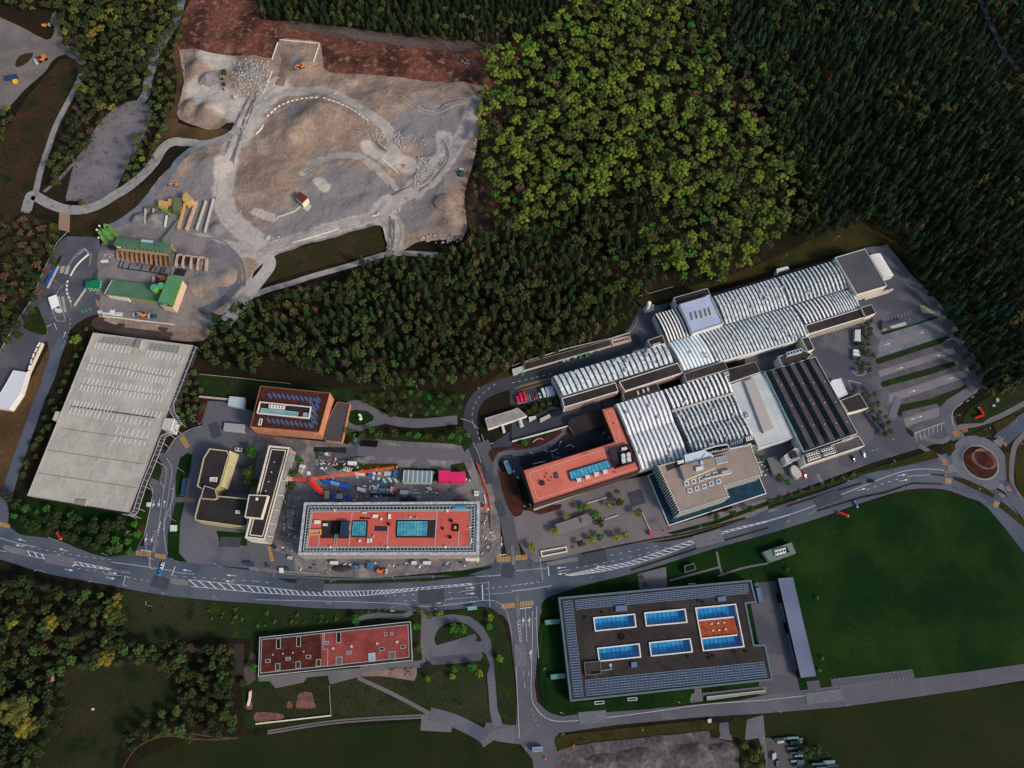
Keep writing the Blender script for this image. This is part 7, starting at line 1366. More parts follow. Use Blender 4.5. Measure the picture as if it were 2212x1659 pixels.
digger('excavator','orange roller machine at the plant yard wall','machine',P('01',1250,1072)[0],R_(0),m_or,False,1.0);digger('dump_truck','green cabbed truck at the plant yard wall','truck',P('01',1335,1080)[0],R_(180),m_dg,False,.9);digger('dump_truck','blue grey truck body left of the orange roller','truck',P('01',1200,1062)[0],R_(180),flatm('steel_grey_blue',(128,140,160)),False,.9)
digger('wheel_loader','small orange loader on the island above the gravel lot','loader',P('00',395,230)[0],R_(20),flatm('amber',(220,130,50)),False,1.0);digger('excavator','dark green machine on the quarry right edge','machine',P('10',1775,1510)[0],R_(90),flatm('grey_green_machine',(60,84,72)),False,1.2)
# tank at the factory
tk=thing('gas_tank','tall white gas tank on a paved corner behind the halls','tank',P('21',1165,1015)[0]);c=W(*P('21',1160,1018)[0]);mb=MB();mb.tube((c.x,c.y,.5),(c.x,c.y,10.5),1.5,16);mb.ball((c.x,c.y,10.5),1.5,.9,16,6);part('vessel',mb,flatm('tank_white',(206,216,204)),tk);blk(tk,'pad',P('21',1130,1000,1215,975,1232,1020,1148,1045),.1,.4,m_conc)
for x in(1190,1205,1215):c=W(*P('21',x,995)[0]);mb=MB();mb.tube((c.x,c.y,.4),(c.x,c.y,3),.5,8);part('valve',mb,m_steel,tk)
# service lane wall with boxes, white loading dock
mb=MB()
for a,b in zip(P('21',95,1475,470,1355,850,1270),P('21',470,1355,850,1270,1020,1215)):mb.bar(W(*a,1),W(*b,1),.4,2)
single('retaining_wall',mb,m_conc,'long grey retaining wall along the north service lane','wall');building('service_roof','long dark lean to roof along the north service lane','shed',P('21',100,1480,845,1275,862,1325,108,1540),3,m_conc,m_blackr,.1,.2,m_conc)
building('loading_dock','pale loading dock with dark slots at the wood edge','dock',P('21',855,1275,1020,1240,1038,1285,872,1330),1.5,m_conc,flatm('pinkish_dock',(188,160,148)),.1,.2,m_conc)
mb=MB()
for k in range(7):q=P('21',880+19*k,1292-5*k,893+19*k,1289-5*k,896+19*k,1302-5*k,883+19*k,1306-5*k);mb.prism(Wl(q,1.6),1.5,1.56)
single('dock_slots',mb,m_fan,'row of dark slots on the loading dock','grate');building('service_box','pale blocks at the left end of the service lane','shed',P('21',0,1530,100,1500,115,1545,10,1580),2.4,m_conc,m_steel,.1,.2,m_conc)
mb=MB()
for k in range(14):a=lerp(P('21',415,1475)[0],P('21',850,1335)[0],k/13);c=W(*a);mb=MB();mb.box((c.x,c.y),1.6,1.1,.2,1.1,.28);o=single('waste_bin',mb,(m_fan,m_steel,m_conc)[k % 3],'waste bin in the row along the service lane wall','bin','waste bins along the service lane wall')
# ---------------------------------------------------------------- quarry blocks, walls, boulders
def barrier_row(pts,n,L=2.6,grp='white barrier blocks along the quarry ring road',h=.9,lb='white concrete block in the curved row along the quarry road'):
    sp=smooth(pts,6,False);cum=[0]
    for a,b in zip(sp,sp[1:]):cum.append(cum[-1]+math.dist(a,b))
    mb0=MB();mb0.prism([(-L/2,-.45),(L/2,-.45),(L/2,.45),(-L/2,.45)],0,h);mb0.prism([(-L/2+.2,-.2),(L/2-.2,-.2),(L/2-.2,.2),(-L/2+.2,.2)],h,h+.12);me=mb0.mesh('barrier_block',flatm('white_block',(214,210,202)))
    for k in range(n):
        s=cum[-1]*(k+.5)/n;i=next(j for j in range(len(cum)-1)if cum[j+1]>= s-1e-6);t=(s-cum[i])/max(1e-6,cum[i+1]-cum[i]);p=lerp(sp[i],sp[i+1],t);A,B_=WH(*sp[i]),WH(*sp[i+1]);c=WH(*p)
        o=bpy.data.objects.new('barrier_block',me);col.objects.link(o);o.location=(c.x,c.y,c.z+.2);o.rotation_euler=(0,0,math.atan2(B_.y-A.y,B_.x-A.x));tag(o,lb,'barrier',grp)
barrier_row(P('10',90,1020,175,940,280,888,400,860,545,850),12);barrier_row(P('10',575,855,700,895,800,935,900,1000,975,1050),11);barrier_row(P('10',0,1165,40,1125,65,1085),5,2.0)
barrier_row(P('10',1080,1370,1150,1430,1225,1495),8,2.2,'white blocks on the inner quarry slope',.9,'white concrete block in the short inner row of the quarry');barrier_row(P('01',770,540,700,600,650,660,610,730),9,2.2,'white kerb blocks at the plant weighbridge',.7,'white kerb block along the weighbridge lane')
barrier_row(P('01',355,1300,320,1370,290,1440,260,1530,235,1600),6,3.4,'white blocks along the left edge lot',1.4,'white block leaning on the left edge retaining wall');barrier_row(P('01',590,760,580,850,600,920,620,960),6,1.6,'yellow blocks by the green site office',.8,'small block beside the lane of the green site office')
for q,l_ in((('11',315,443,725,322),'long white crash barrier along the lower haul road'),(('01',890,1075,1510,1150),'pale wall along the lower edge of the plant yard'),(('10',205,348,550,378),'pale block edge above the square quarry cut'),(('10',190,370,140,515),'left block edge of the square quarry cut'),(('10',550,385,497,535),'right block edge of the square quarry cut'),(('10',140,620,65,820),'white wall beside the rock heap'),(('13',0,1278,650,1205),'pale garden wall below the school meadow'),(('11',1000,215,1060,200),'short white barrier at the haul road fork')):
    a,b=P(*q);mb=MB();pp=[lerp(a,b,k/12)for k in range(13)]
    for p,q_ in zip(pp,pp[1:]):A,B_=WH(*p,.3),WH(*q_,.3);mb.bar(A,B_,.7,1.1)
    single('barrier_wall',mb,m_cream if 'pale' in l_ else m_whiteb,l_,'wall')
m_rock=mat('rock_white',(176,172,168),(146,142,140),s=.6,grain=.25,gs=1.5)
rk=random.Random(3);mb=MB();cnt=0
for t,q,n,s0,s1 in(('00',(2010,560,2120,500,2340,520,2350,640,2290,860,2080,850,2000,700),420,.35,.95),('10',(1190,1120,1260,1160,1290,1290,1230,1300,1195,1200),60,.5,1.1),('10',(1030,1110,1110,1160,1100,1230,1060,1260,1030,1180),40,.4,1),('10',(1400,1360,1505,1360,1500,1440,1440,1600,1360,1640,1360,1540,1400,1450),190,.5,1.1),('10',(1480,1180,1290,1160,1360,1240,1500,1320),40,.3,.8),('10',(1780,500,1850,520,1840,560,1770,545),16,.4,.9),('10',(1900,1180,1900,1330,1870,1400,1880,1250),20,.4,.9),
                        ('11',(1400,380,1780,360,1790,430,1560,450,1400,420),90,.4,1),('01',(2090,510,2180,510,2170,545,2100,545),26,.4,.9),('00',(1560,440,1600,600,1590,640,1550,460),18,.3,.7),('01',(2050,120,2180,180,2150,250,2000,200),10,.3,.7),('11',(90,380,210,390,220,440,110,430),30,.3,.8),('01',(870,570,960,500,980,560,890,600),20,.4,.8)):
    pp=P(t,*q);xs=[p[0]for p in pp];ys=[p[1]for p in pp];k=0
    while k < n:
        x,y=rk.uniform(min(xs),max(xs)),rk.uniform(min(ys),max(ys))
        if not inpoly(x,y,pp):continue
        c=WH(x,y);s=rk.uniform(s0,s1);mb.ball((c.x,c.y,c.z+.3+s*.4),s,s*.7,5,3,0,.7,rk);k += 1
single('boulders',mb,m_rock,'scattered pale boulders and broken rock across the quarry','rocks',kind='stuff')
for t,x,y,s,l_ in(('00',2030,845,2.0,'largest white boulder below the rock heap'),('11',1055,190,1.5,'round white boulder at the road fork'),('11',1235,165,1.1,'white boulder right of the road fork'),('10',1280,1440,1.6,'reddish boulder on the pale quarry floor')):
    c=WH(*P(t,x,y)[0]);mb=MB();mb.ball((c.x,c.y,c.z+s*.5),s,s*.8,9,6,0,.3,rk);single('boulder',mb,m_rock if 'red' not in l_ else flatm('red_rock',(160,110,90)),l_,'boulder')
for(t,x,y,r_,h,m,l_)in(('00',1800,690,9,4,m_qgrey,'grey brown gravel heap at the quarry top left corner'),('11',100,400,3.5,1.2,m_rock,'low pale heap at the haul road bend'),('11',1640,130,8,1.5,m_quarry,'low scraped mound at the quarry lower right')):heap(P(t,x,y)[0],r_,h,m,l_,z=Hf(*tuple(W(*P(t,x,y)[0]))[:2])+.4)
for(x,y,r_,h,l_)in((1100,1600,16,3,'grey rubble heap in the middle of the bottom rubble yard'),(780,1620,12,2.2,'grey rubble heap at the left of the bottom rubble yard'),(1560,1540,14,2.6,'grey rubble heap at the right of the bottom rubble yard'),(1250,1450,10,1.4,'low spoil bank at the top of the bottom rubble yard'),(1800,1500,9,2,'small spoil heap at the far right of the bottom rubble yard')):heap(P('23',x,y)[0],r_,h,MATS['rubble'],l_,r_*.5,'rubble_heap',.2)
# blue racks in the plant yard
for k in range(10):
    x,y=470-7.2*k,655+14*k;q=P('01',x-18,y-3,x+6,y-7,x+3,y+4,x-21,y+8);mb=MB();mb.prism(Wl(q,1.8),.2,1.8);o=single('blue_crate',mb,flatm('strong_blue',(28,84,160)),'blue crate in the slanting row beside the canal','crate','blue crates in a slanting row by the canal')
for q,l_ in((('01',505,640,410,830),'pale curb beam right of the blue crates'),(('01',745,830,640,985),'pale truck scale beam below the green office'),(('01',848,675,810,740),'dark green ramp above the green office')):a,b=P(*q);mb=MB();mb.bar(W(*a,.6),W(*b,.6),1.2,.6);single('concrete_beam',mb,m_conc if 'pale' in l_ else flatm('dark_teal',(50,70,74)),l_,'beam')
# weigh scale in front of canopy
for q,l_ in((('01',545,640,530,700),'left white weighing platform'),(('01',590,640,570,710),'right white weighing platform')):a,b=P(*q);mb=MB();mb.bar(W(*a,.3),W(*b,.3),2.6,.3);single('weighbridge',mb,m_greyline,l_,'platform')
for x0,l_ in((505,'first'),(540,'second')):a,b=P('01',x0,905,x0+25,1035);mb=MB();mb.bar(W(*a,.4),W(*b,.4),1.6,.5);single('weighbridge',mb,m_greyline,'%s long grey scale deck beside the white canopy' % l_,'platform')
# ---------------------------------------------------------------- art, flags, signs
rg=thing('ring_sculpture','tilted openwork ring sculpture on the roundabout','sculpture',P('32',1850,690)[0]);mb=MB();c=W(*P('32',1868,650)[0],4);N=30
def rp(i,r_,dz):a=6.283*i/N;return Vector((c.x+r_*math.cos(a),c.y+r_*math.sin(a)*.95,2.6+dz-1.4*math.sin(a)))
for k in range(5):
    for i in range(N):mb.bar(rp(i,7.0+.15*k,.75*k),rp(i+1,7.0+.15*k,.75*k),.16)
for i in range(N):mb.bar(rp(i,7.0,0),rp(i,7.6,3),.14);mb.bar(rp(i,7.0,0),rp(i+1,7.6,3),.12)
part('ring',mb,flatm('pinkish_steel',(160,128,118)),rg)
for i in range(0,N,5):p=rp(i,7,0);mb=MB();mb.tube((p.x,p.y,.5),p,.15,6);part('leg',mb,flatm('rust_leg',(140,84,70)),rg)
m_red=flatm('signal_red',(196,30,40),rough=.5)
def redT(label,pts,h=1.6,m=None):
    mb=MB()
    for a,b in zip(pts,pts[1:]):mb.bar(W(*a,h),W(*b,h),1.1,1.6)
    o=single('sign_sculpture',mb,m or m_red,label,'sign')
    for p in(pts[0],pts[-1]):
        c=W(*p,.8);mb=MB();mb.box((c.x,c.y),1.4,1.4,.1,.9);part('foot',mb,flatm('salmon_foot',(196,150,130)),o)
redT('angled red letter sign on the lawn above the roundabout',P('32',1825,210,1862,272,1795,290));redT('long red beam sign in the dark meadow',P('32',612,1110,690,1140));redT('red beam sign leaning in the shrubs below the warehouse',P('02',495,1285,525,1335));redT('small blue sign stand beside the footpath',P('32',752,1022,772,1058),1.2,flatm('sign_blue',(36,100,180)))
redT('red and white curved slide in the school garden',P('03',2163,1000,2160,1050,2145,1115),1.0,flatm('slide_white',(216,200,196)))
mb=MB();mb.prism(Wl(P('22',1180,1275,1208,1272,1212,1298,1185,1303),2),.1,2.2);mb.prism(Wl(P('22',1186,1280,1203,1278,1206,1293,1189,1297),2.2),2.2,2.5);single('sign_pylon',mb,flatm('cerise_red',(214,44,78)),'cerise red cube sign at the forecourt corner','sign')
for k,(x,y)in enumerate(((1262,1272),(1300,1262),(1318,1256),(1342,1250))):
    c=W(*P('22',x,y)[0]);f_=thing('flagpole','flagpole with a red and white flag, %s from the left' %('first','second','third','fourth')[k],'flag',P('22',x,y)[0],'flagpoles by the forecourt wall');mb=MB();mb.tube((c.x,c.y,0),(c.x,c.y,8),.1,6);part('pole',mb,m_steel,f_)
    mb=MB();pts=[(c.x+.1+.5*i,c.y+.25*math.sin(i*1.3)-.22*i)for i in range(5)]
    for(a,b)in zip(pts,pts[1:]):mb.face([(a[0],a[1],5.8),(b[0],b[1]-.3,5.6),(b[0]+.1,b[1]+.5,7.6),(a[0],a[1],7.8)])
    part('flag',mb,m_red if k % 2 == 0 else flatm('pink_flag',(214,120,126)),f_)
for q,l_ in((('22',1110,1080,1200,1280),'low pale wall left of the sunken forecourt'),(('22',800,1170,915,1133),'long pale bench on the plaza'),(('22',640,1032,820,980),'dark planter edge below the salmon office, right half'),(('22',180,690,285,668),'dark bench on the black garden terrace'),(('13',1160,300,1195,302),'white bench by the school path'),(('23',1522,68,1585,66),'teal bike rail above the solar roof')):a,b=P(*q);mb=MB();mb.bar(W(*a,.7),W(*b,.7),.6,.5);mb.bar(W(*a,.3),W(*b,.3),.35,.5);single('bench' if 'bench' in l_ else 'low_wall',mb,m_conc,l_,'bench' if 'bench' in l_ else 'wall')
for q,l_ in((('22',180,505,210,480,245,470,270,482),'curved pinkish seat wall in the upper garden'),(('22',470,540,500,525,535,545),'curved pinkish seat wall in the black garden'),(('22',328,580,360,578,392,560),'small curved seat wall in the black garden')):
    pp=smooth(P(*q),4,False);mb=MB()
    for a,b in zip(pp,pp[1:]):mb.bar(W(*a,.6),W(*b,.6),.5,.5)
    single('seat_wall',mb,m_paleline,l_,'bench')
building('garden_roof','blue white striped glass roof at the garden corner by the road','shelter',P('12',2140,668,2170,658,2212,755,2200,770,2180,770),2.6,m_conc,m_sglass,.1,.2,m_offw)
mb=MB()
for a,b in(((345,602),(352,640)),((352,640),(410,630)),((385,592),(402,600))):q=P('22',*a,*b);mb.bar(W(*q[0],1.6),W(*q[1],1.6),.25)
single('pergola',mb,m_paleline,'small open frame on the black garden terrace','pergola')
mb=MB();[mb.bar(W(*a,1.2),W(*b,1.2),.5,2)for a,b in zip(P('22',0,498,250,430),P('22',250,430,490,362))];mb.bar(W(*P('22',490,362)[0],1.2),W(*P('22',540,445)[0],1.2),.5,2);mb.bar(W(*P('22',540,445)[0],1.2),W(*P('22',800,362)[0],1.2),.6,2);single('retaining_wall',mb,m_cream,'zigzag pale wall above the sunken garden','wall')
for i,(x,y)in enumerate(((2140,680),(2165,672),(2155,700),(2180,712),(2160,760),(2200,745),(2185,790))):c=W(*P('22',x,y)[0]);mb=MB();mb.box((c.x,c.y),1.4,.8,.1,.75,.5);o=single('cafe_table',mb,m_offw,'pale table in the terrace set beside the finned office','table','tables on the office terrace')
mb=MB();mb.prism(Wl(smooth(P('12',885,262,905,262,915,285,910,305,895,300,900,285,888,280),3),1),.1,1.6);mb.ball(tuple(W(*P('12',903,300)[0],1.5)),1.3,1.2,8,5);single('sculpture',mb,m_whiteb,'white curled sculpture on the oval lawn','sculpture')
# playground things
for x,y,l_,m in((1195,825,'orange climbing frame on the sand court',flatm('faded_orange',(170,96,70))),(1318,825,'dark four legged swing on the sand court',m_darkr)):
    c=W(*P('13',x,y)[0]);mb=MB()
    for a in(0,1.57,3.14,4.71):mb.bar((c.x,c.y,2.2),(c.x+3.2*math.cos(a+.8),c.y+3.2*math.sin(a+.8),.1),.25)
    mb.bar((c.x-1.2,c.y,2.2),(c.x+1.2,c.y,2.2),.3);single('climbing_frame',mb,m,l_,'play frame')
# gantries over roads
m_pole=flatm('pale_pole',(150,156,154))
for(t,a,b,l_)in(('31',(1545,1282),(1660,1243),'sign gantry over the east factory road'),('13',(2008,45),(2022,262),'sign gantry across the main road at the south junction'),('03',(1082,0),(1066,76),'sign gantry across the main road below the warehouse'),('22',(242,1505),(265,1690),'sign gantry across the main road near the white ramp'),('02',(1290,1500),(1300,1590),'short signal arm at the warehouse junction')):
    A,B_=P(t,*a)[0],P(t,*b)[0];g=thing('sign_gantry',l_,'gantry',A);pa,pb=W(*A,6),W(*B_,6);mb=MB();mb.bar(pa,pb,.35,.4);part('beam',mb,m_pole,g)
    for p in(pa,pb):mb=MB();mb.tube((p.x,p.y,0),tuple(p),.18,6);part('post',mb,m_pole,g)
    for k in(.35,.65):c=pa.lerp(pb,k);mb=MB();mb.bar(c+Vector((-.6,0,-.5)),c+Vector((.6,0,-.5)),.15,1);part('signal_box',mb,m_fan,g)
# street lamps
LAMPS=[('31',965,305),('31',1180,545),('31',560,437),('31',125,580),('31',1180,1155),('31',1625,1150),('31',1725,1340),('31',890,1310),('21',1470,805),('21',1043,895),('21',975,1240),('21',1745,812),('12',1120,65),('12',1402,70),('12',1920,60),('12',1340,290),('12',1575,265),('12',860,480),('02',1725,345),('02',1595,765),('02',1520,1185),('02',1415,580),('02',1140,1305),('02',505,1355),('02',930,1480),('02',390,1620),('02',1540,1535),('02',1915,1580),('03',855,60),('03',1445,153),('03',1878,200),('03',1310,260),('13',180,18),('13',685,45),('13',1203,35),('13',1535,8),('13',1192,270),('13',1548,285),('13',1880,235),
         ('23',660,35),('23',308,125),('23',205,360),('23',262,815),('23',430,1182),('23',1105,1300),('23',420,1372),('23',1398,1078),('33',75,1178),('33',647,1108),('22',765,1425),('22',1230,1335),('22',1605,1270),('22',2050,1140),('32',228,1015),('32',660,860),('32',1048,702),('32',1578,305),('32',1852,403),('32',2078,365),('32',1812,918),('32',1765,945),('32',2112,555),('22',20,770),('22',60,830),('22',98,1070),('22',158,1078),('22',405,545),('22',770,465),('22',820,485),('22',298,612),('22',175,625),('01',548,830),('32',1040,510),('23',125,1465),('23',2145,1400)]
lp=thing('street_lamp','x','street lamp',P(*LAMPS[0])[0],'street lamps of the roads and yards');mb=MB();mb.tube((0,0,0),(0,0,8),.11,6,0,.07)
o=bpy.data.objects.new('pole',mb.mesh('pole',m_pole));col.objects.link(o);o.parent=lp;mb=MB();mb.bar((0,0,8),(1.1,0,8.25),.12,.1);o=bpy.data.objects.new('arm',mb.mesh('arm',m_pole));col.objects.link(o);o.parent=lp
mb=MB();mb.prism([(.8,-.2),(1.9,-.16),(1.9,.16),(.8,.2)],8.18,8.34,bottom=True);mb.prism([(.95,-.14),(1.75,-.12),(1.75,.12),(.95,.14)],8.34,8.42);o=bpy.data.objects.new('lamp_head',mb.mesh('lamp_head',m_pole));col.objects.link(o);o.parent=lp
WHERE={'0':'the left part','1':'the centre left part','2':'the centre right part','3':'the right part'};WY={'0':'top','1':'upper half','2':'lower half','3':'bottom'}
for k,(t,x,y)in enumerate(LAMPS):
    c=W(*P(t,x,y)[0]);o=lp if k == 0 else copy_thing(lp,c,rk.uniform(0,6.28));o.location=c;o['label']='pale slender street lamp in %s of the %s of the picture' %(WHERE[t[0]],WY[t[1]]);o['group']='street lamps in %s, %s' %(WHERE[t[0]],WY[t[1]])
# fences
def fence(name,label,pts,h,m,step=3.0,rail=.1,grp=None):
    f=thing(name,label,'fence',pts[0],grp);mb=MB();ps=[]
    for a,b in zip(pts,pts[1:]):
        A,B_=WH(*a),WH(*b);n=max(1,int((B_-A).length/step));ps +=[A.lerp(B_,k/n)for k in range(n)]
    ps.append(WH(*pts[-1]))
    for a,b in zip(ps,ps[1:]):
        for z in(h,h*.5):mb.bar(a+Vector((0,0,z)),b+Vector((0,0,z)),rail)
    part('rails',mb,m,f);mb=MB()
    for p in ps:mb.bar(p,p+Vector((0,0,h)),rail*1.3)
    part('posts',mb,m,f,kind='stuff')
fence('site_fence','orange striped site fence between building site and road',P('12',1905,680,1960,830,2010,960,2030,1080,2035,1250),1.6,flatm('fence_orange',(204,108,78)),2.2,.3)
for k in range(13):a,b=P('12',1905+5.6*k,690+23*k,1945+5.4*k,720+24*k);mb=MB();mb.bar(W(*a,.5),W(*b,.5),.3,.5);o=single('barrier_plank',mb,MATS['fence_orange'],'orange barrier plank slanting along the site fence','barrier','orange planks along the site fence')
fence('guard_rail','steel fence along the grass bank behind the silver halls',P('21',1090,905,1395,820),.9,m_steel);fence('guard_rail','fence at the upper edge of the lawn above the brick block',P('01',1730,1578,2212,1625)+P('12',0,-30,300,0),1.2,m_conc);fence('guard_rail','railing along the wood edge of the service lane',P('21',0,1510,100,1470,480,1350,850,1262,1020,1215,1075,1140,1080,1085),1.1,m_conc);fence('guard_rail','railing along the canal beside the plant',P('01',590,345,500,440,420,600,340,780,290,920,180,1080,60,1280,0,1390),1.0,m_conc)
fence('site_fence','steel mesh fence below the building site',P('12',240,1620,550,1640),1.6,m_steel);fence('hand_rail','railing on the school meadow edge',P('13',635,950,650,1200),1.0,m_steel)
# bridge over the stream
mb=MB();mb.prism(Wl(P('01',510,170,600,190,595,340,500,320),1),.1,.6);single('culvert',mb,flatm('tan_concrete',(142,118,100)),'tan concrete culvert where the stream leaves the road','culvert');mb=MB();[mb.bar(W(*a,1.5),W(*b,1.5),.6,1)for a,b in(P('01',555,100,600,80),P('01',600,80,680,88))];mb.prism(Wl(P('01',575,100,610,85,680,95,650,130),.9),.2,.9);single('bridge_parapet',mb,m_black,'dark opening of the road bridge over the stream','bridge')
# goods in the storage yard bottom right
rs=random.Random(9)
for k,(x,y,a,b_)in enumerate(((95,1410,40,12),(110,1435,30,14),(165,1405,40,14),(235,1442,42,20),(280,1425,24,30),(215,1488,45,12),(215,1400,50,12),(230,1530,44,12),(290,1522,35,22),(270,1555,40,10),(240,1600,42,12),(285,1610,30,24),(265,1640,40,10),(440,1625,60,12),(530,1610,50,20),(560,1640,50,16),(55,1558,16,34),(85,1620,16,30),(470,1655,50,8))):
    q=P('33',x-a,y-b_*.6,x+a,y-b_,x+a,y+b_*.5,x-a,y+b_);r=thing('goods_stack','steel grey goods stack in the bottom right storage yard','stack',cen(q),'goods stacks in the bottom right storage yard');m=rs.choice([flatm('slate_goods',(66,84,98)),flatm('teal_goods',(98,136,138)),m_steel,flatm('dark_goods',(46,56,66))]);blk(r,'stack',q,.1,rs.uniform(.8,1.8),m);detail_box(r,q,1.3,1,m_steel,'stack')
for q,l_ in((('23',530,1462,540,1472),'orange marker on the rubble yard, upper'),(('23',285,1575,300,1588),'orange marker on the rubble yard, lower left')):a,b=P(*q);mb=MB();c=W(*a);mb.tube((c.x,c.y,0),(c.x,c.y,1.4),.8,8,0,.3);single('marker',mb,flatm('marker_orange',(220,90,50)),l_,'marker')
# ---------------------------------------------------------------- trees and shrubs
LEAF={}
def leafm(name,c,c2):
    LEAF[name]=mat('foliage_'+name,c,c2,s=.35,thr=(.35,.65),rough=.8,grain=.35,gs=1.6,spec=.15);return LEAF[name]
leafm('bright green',(78,94,32),(102,120,38));leafm('mid green',(58,72,28),(80,94,36));leafm('olive',(66,70,32),(90,92,42))
leafm('yellow green',(92,100,30),(118,124,38));leafm('fresh green',(38,82,26),(58,108,32));leafm('reddish brown',(76,58,42),(96,74,54))
leafm('dark green',(28,48,26),(40,62,33));leafm('blue green',(28,54,42),(42,70,54));leafm('brownish green',(60,60,34),(80,76,44));leafm('grey brown',(74,64,54),(94,82,70))
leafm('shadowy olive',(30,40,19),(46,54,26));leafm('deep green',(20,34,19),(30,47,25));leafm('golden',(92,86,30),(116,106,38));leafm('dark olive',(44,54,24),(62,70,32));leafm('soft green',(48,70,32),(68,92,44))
bark=mat('bark',(70,56,44),(88,72,58),s=.8,grain=.2)
rt=random.Random(11)
def tpl_broad(seed,nl=15,leaves=300,flat=.72):
    r=random.Random(seed);mb=MB();lobes=[]
    for i in range(nl):
        a=i*2.4+r.uniform(-.4,.4);d=.78*(i/nl)** .5*r.uniform(.85,1.1);lr=r.uniform(.24,.38)
        lobes.append((d*math.cos(a),d*math.sin(a),r.uniform(-.12,.25)+(.28 if d < .2 else .12*(1-d)),lr))
    for(x,y,z,lr)in lobes:mb.ball((x,y,z),lr*.88,lr*.8,7,4,0,.35,r)
    for i in range(leaves):
        x,y,z,lr=r.choice(lobes)
        a=r.uniform(0,6.28);ph=math.asin(r.uniform(-.25,1));q=Vector((math.cos(a)*math.cos(ph),math.sin(a)*math.cos(ph),math.sin(ph)))
        c=Vector((x,y,z))+q*lr*r.uniform(.82,1.16)
        nrm=(q+Vector((r.uniform(-.6,.6),r.uniform(-.6,.6),r.uniform(-.2,.7)))).normalized();u=nrm.orthogonal().normalized();v=nrm.cross(u);s=r.uniform(.03,.075);t=r.uniform(0,3)
        u,v=u*math.cos(t)+v*math.sin(t),v*math.cos(t)-u*math.sin(t)
        mb.face([c+u*s,c+v*s*.8,c-u*s,c-v*s*.8])
    return mb
def tpl_conifer(seed,tiers=6,spikes=8):
    r=random.Random(seed);mb=MB()
    for k in range(tiers):
        z0=k/tiers;z1=z0+1.9/tiers;rr=(1-z0*.92)** .6*r.uniform(.9,1.08);ph=r.uniform(0,3);top=(0,0,min(1.04,z1));ring=[]
        for i in range(spikes*2):
            a=ph+math.pi*i/spikes;q=rr*(1 if i % 2 == 0 else .55)*r.uniform(.8,1.15);ring.append((q*math.cos(a),q*math.sin(a),z0+(.0 if i % 2 == 0 else .05)+r.uniform(-.03,.03)))
        for i in range(len(ring)):mb.face([ring[i],ring[(i+1)% len(ring)],top])
    return mb
def tpl_pine(seed):
    r=random.Random(seed);mb=MB()
    for i in range(46):
        a=r.uniform(0,6.28);d=r.uniform(.1,1)** .6;z=r.uniform(0,1)*(1.1-d*.8);c=Vector((d*math.cos(a)*.85,d*math.sin(a)*.85,z));s=r.uniform(.16,.3)
        for k in range(2):
            n=Vector((r.uniform(-.6,.6),r.uniform(-.6,.6),1)).normalized();u=n.orthogonal().normalized();v=n.cross(u);pts=[]
            for j in range(5):t=6.28*j/5+k;q=s*r.uniform(.6,1.2);pts.append(c+u*math.cos(t)*q+v*math.sin(t)*q)
            mb.face(pts)
    mb.ball((0,0,.35),.5,.42,6,3,0,.4,r)
    return mb
def tpl_bare(seed):
    r=random.Random(seed);mb=MB()
    for i in range(26):
        a=r.uniform(0,6.28);ph=r.uniform(.35,1.4);L=r.uniform(.6,1);p=Vector((0,0,-.5));q=Vector((math.cos(a)*math.cos(ph)*L,math.sin(a)*math.cos(ph)*L,math.sin(ph)*L*.7))
        mb.tube(p,q,.03,3,0,.012,False)
        for k in range(3):
            s=p.lerp(q,r.uniform(.5,.95));e=s+Vector((r.uniform(-.3,.3),r.uniform(-.3,.3),r.uniform(.05,.25)));mb.tube(s,e,.016,3,0,.008,False)
        for k in range(4):
            c=q+Vector((r.uniform(-.22,.22),r.uniform(-.22,.22),r.uniform(-.1,.1)));s=r.uniform(.03,.07);mb.face([c+Vector((s,0,.01)),c+Vector((0,s,-.01)),c-Vector((s,s,0))])
    return mb
TP={'broadleaf tree':[tpl_broad(i)for i in range(7)],'conifer':[tpl_conifer(20+i)for i in range(5)],'pine tree':[tpl_pine(40+i)for i in range(5)],'bare tree':[tpl_bare(60+i)for i in range(4)],
      'shrub':[tpl_broad(80+i,7,90)for i in range(4)]}
LOW={'broadleaf tree':[tpl_broad(90+i,10,120)for i in range(4)]}
ZB={'broadleaf tree':.45,'conifer':.42,'pine tree':.45,'bare tree':.4,'shrub':.25}   # crown base as a share of the height
def crown_xform(kind,h,r_):
    zb=ZB[kind]*h;r_=r_*(1.18 if kind in('broadleaf tree',)else 1.12)
    if kind in('conifer','pine tree'):return zb,r_,(h-zb)
    if kind == 'bare tree':return h*.55,r_,h*.5
    if kind == 'shrub':return h*.45,r_,h*.55
    return h*.72,r_,r_*.8
def trunk_mb(h,r0,top):
    mb=MB();k=Vector((r0*.8,-r0*.6,top*.5));mb.tube((0,0,-.1),k,r0,6,0,r0*.75,False);mb.tube(k,(0,0,top),r0*.75,6,0,r0*.35,False)
    for a in(0.4,2.5,4.4):mb.tube((0,0,top*.72),(math.cos(a)*r0*6,math.sin(a)*r0*6,top*1.05),r0*.35,4,0,r0*.15,False)
    return mb
NAME={'broadleaf tree':'broadleaf_tree','conifer':'conifer_tree','pine tree':'pine_tree','bare tree':'bare_tree','shrub':'shrub'}
PROTO={}
def proto(kind,colr,var):
    k=(kind,colr,var)
    if k in PROTO:return PROTO[k]
    t=TP[kind][var];v=np.array([tuple(p)for p in t.v])
    me=bpy.data.meshes.new('crown');me.from_pydata(v.tolist(),[],t.f);me.materials.append(LEAF[colr]);PROTO[k]=me;return me
TRK={}
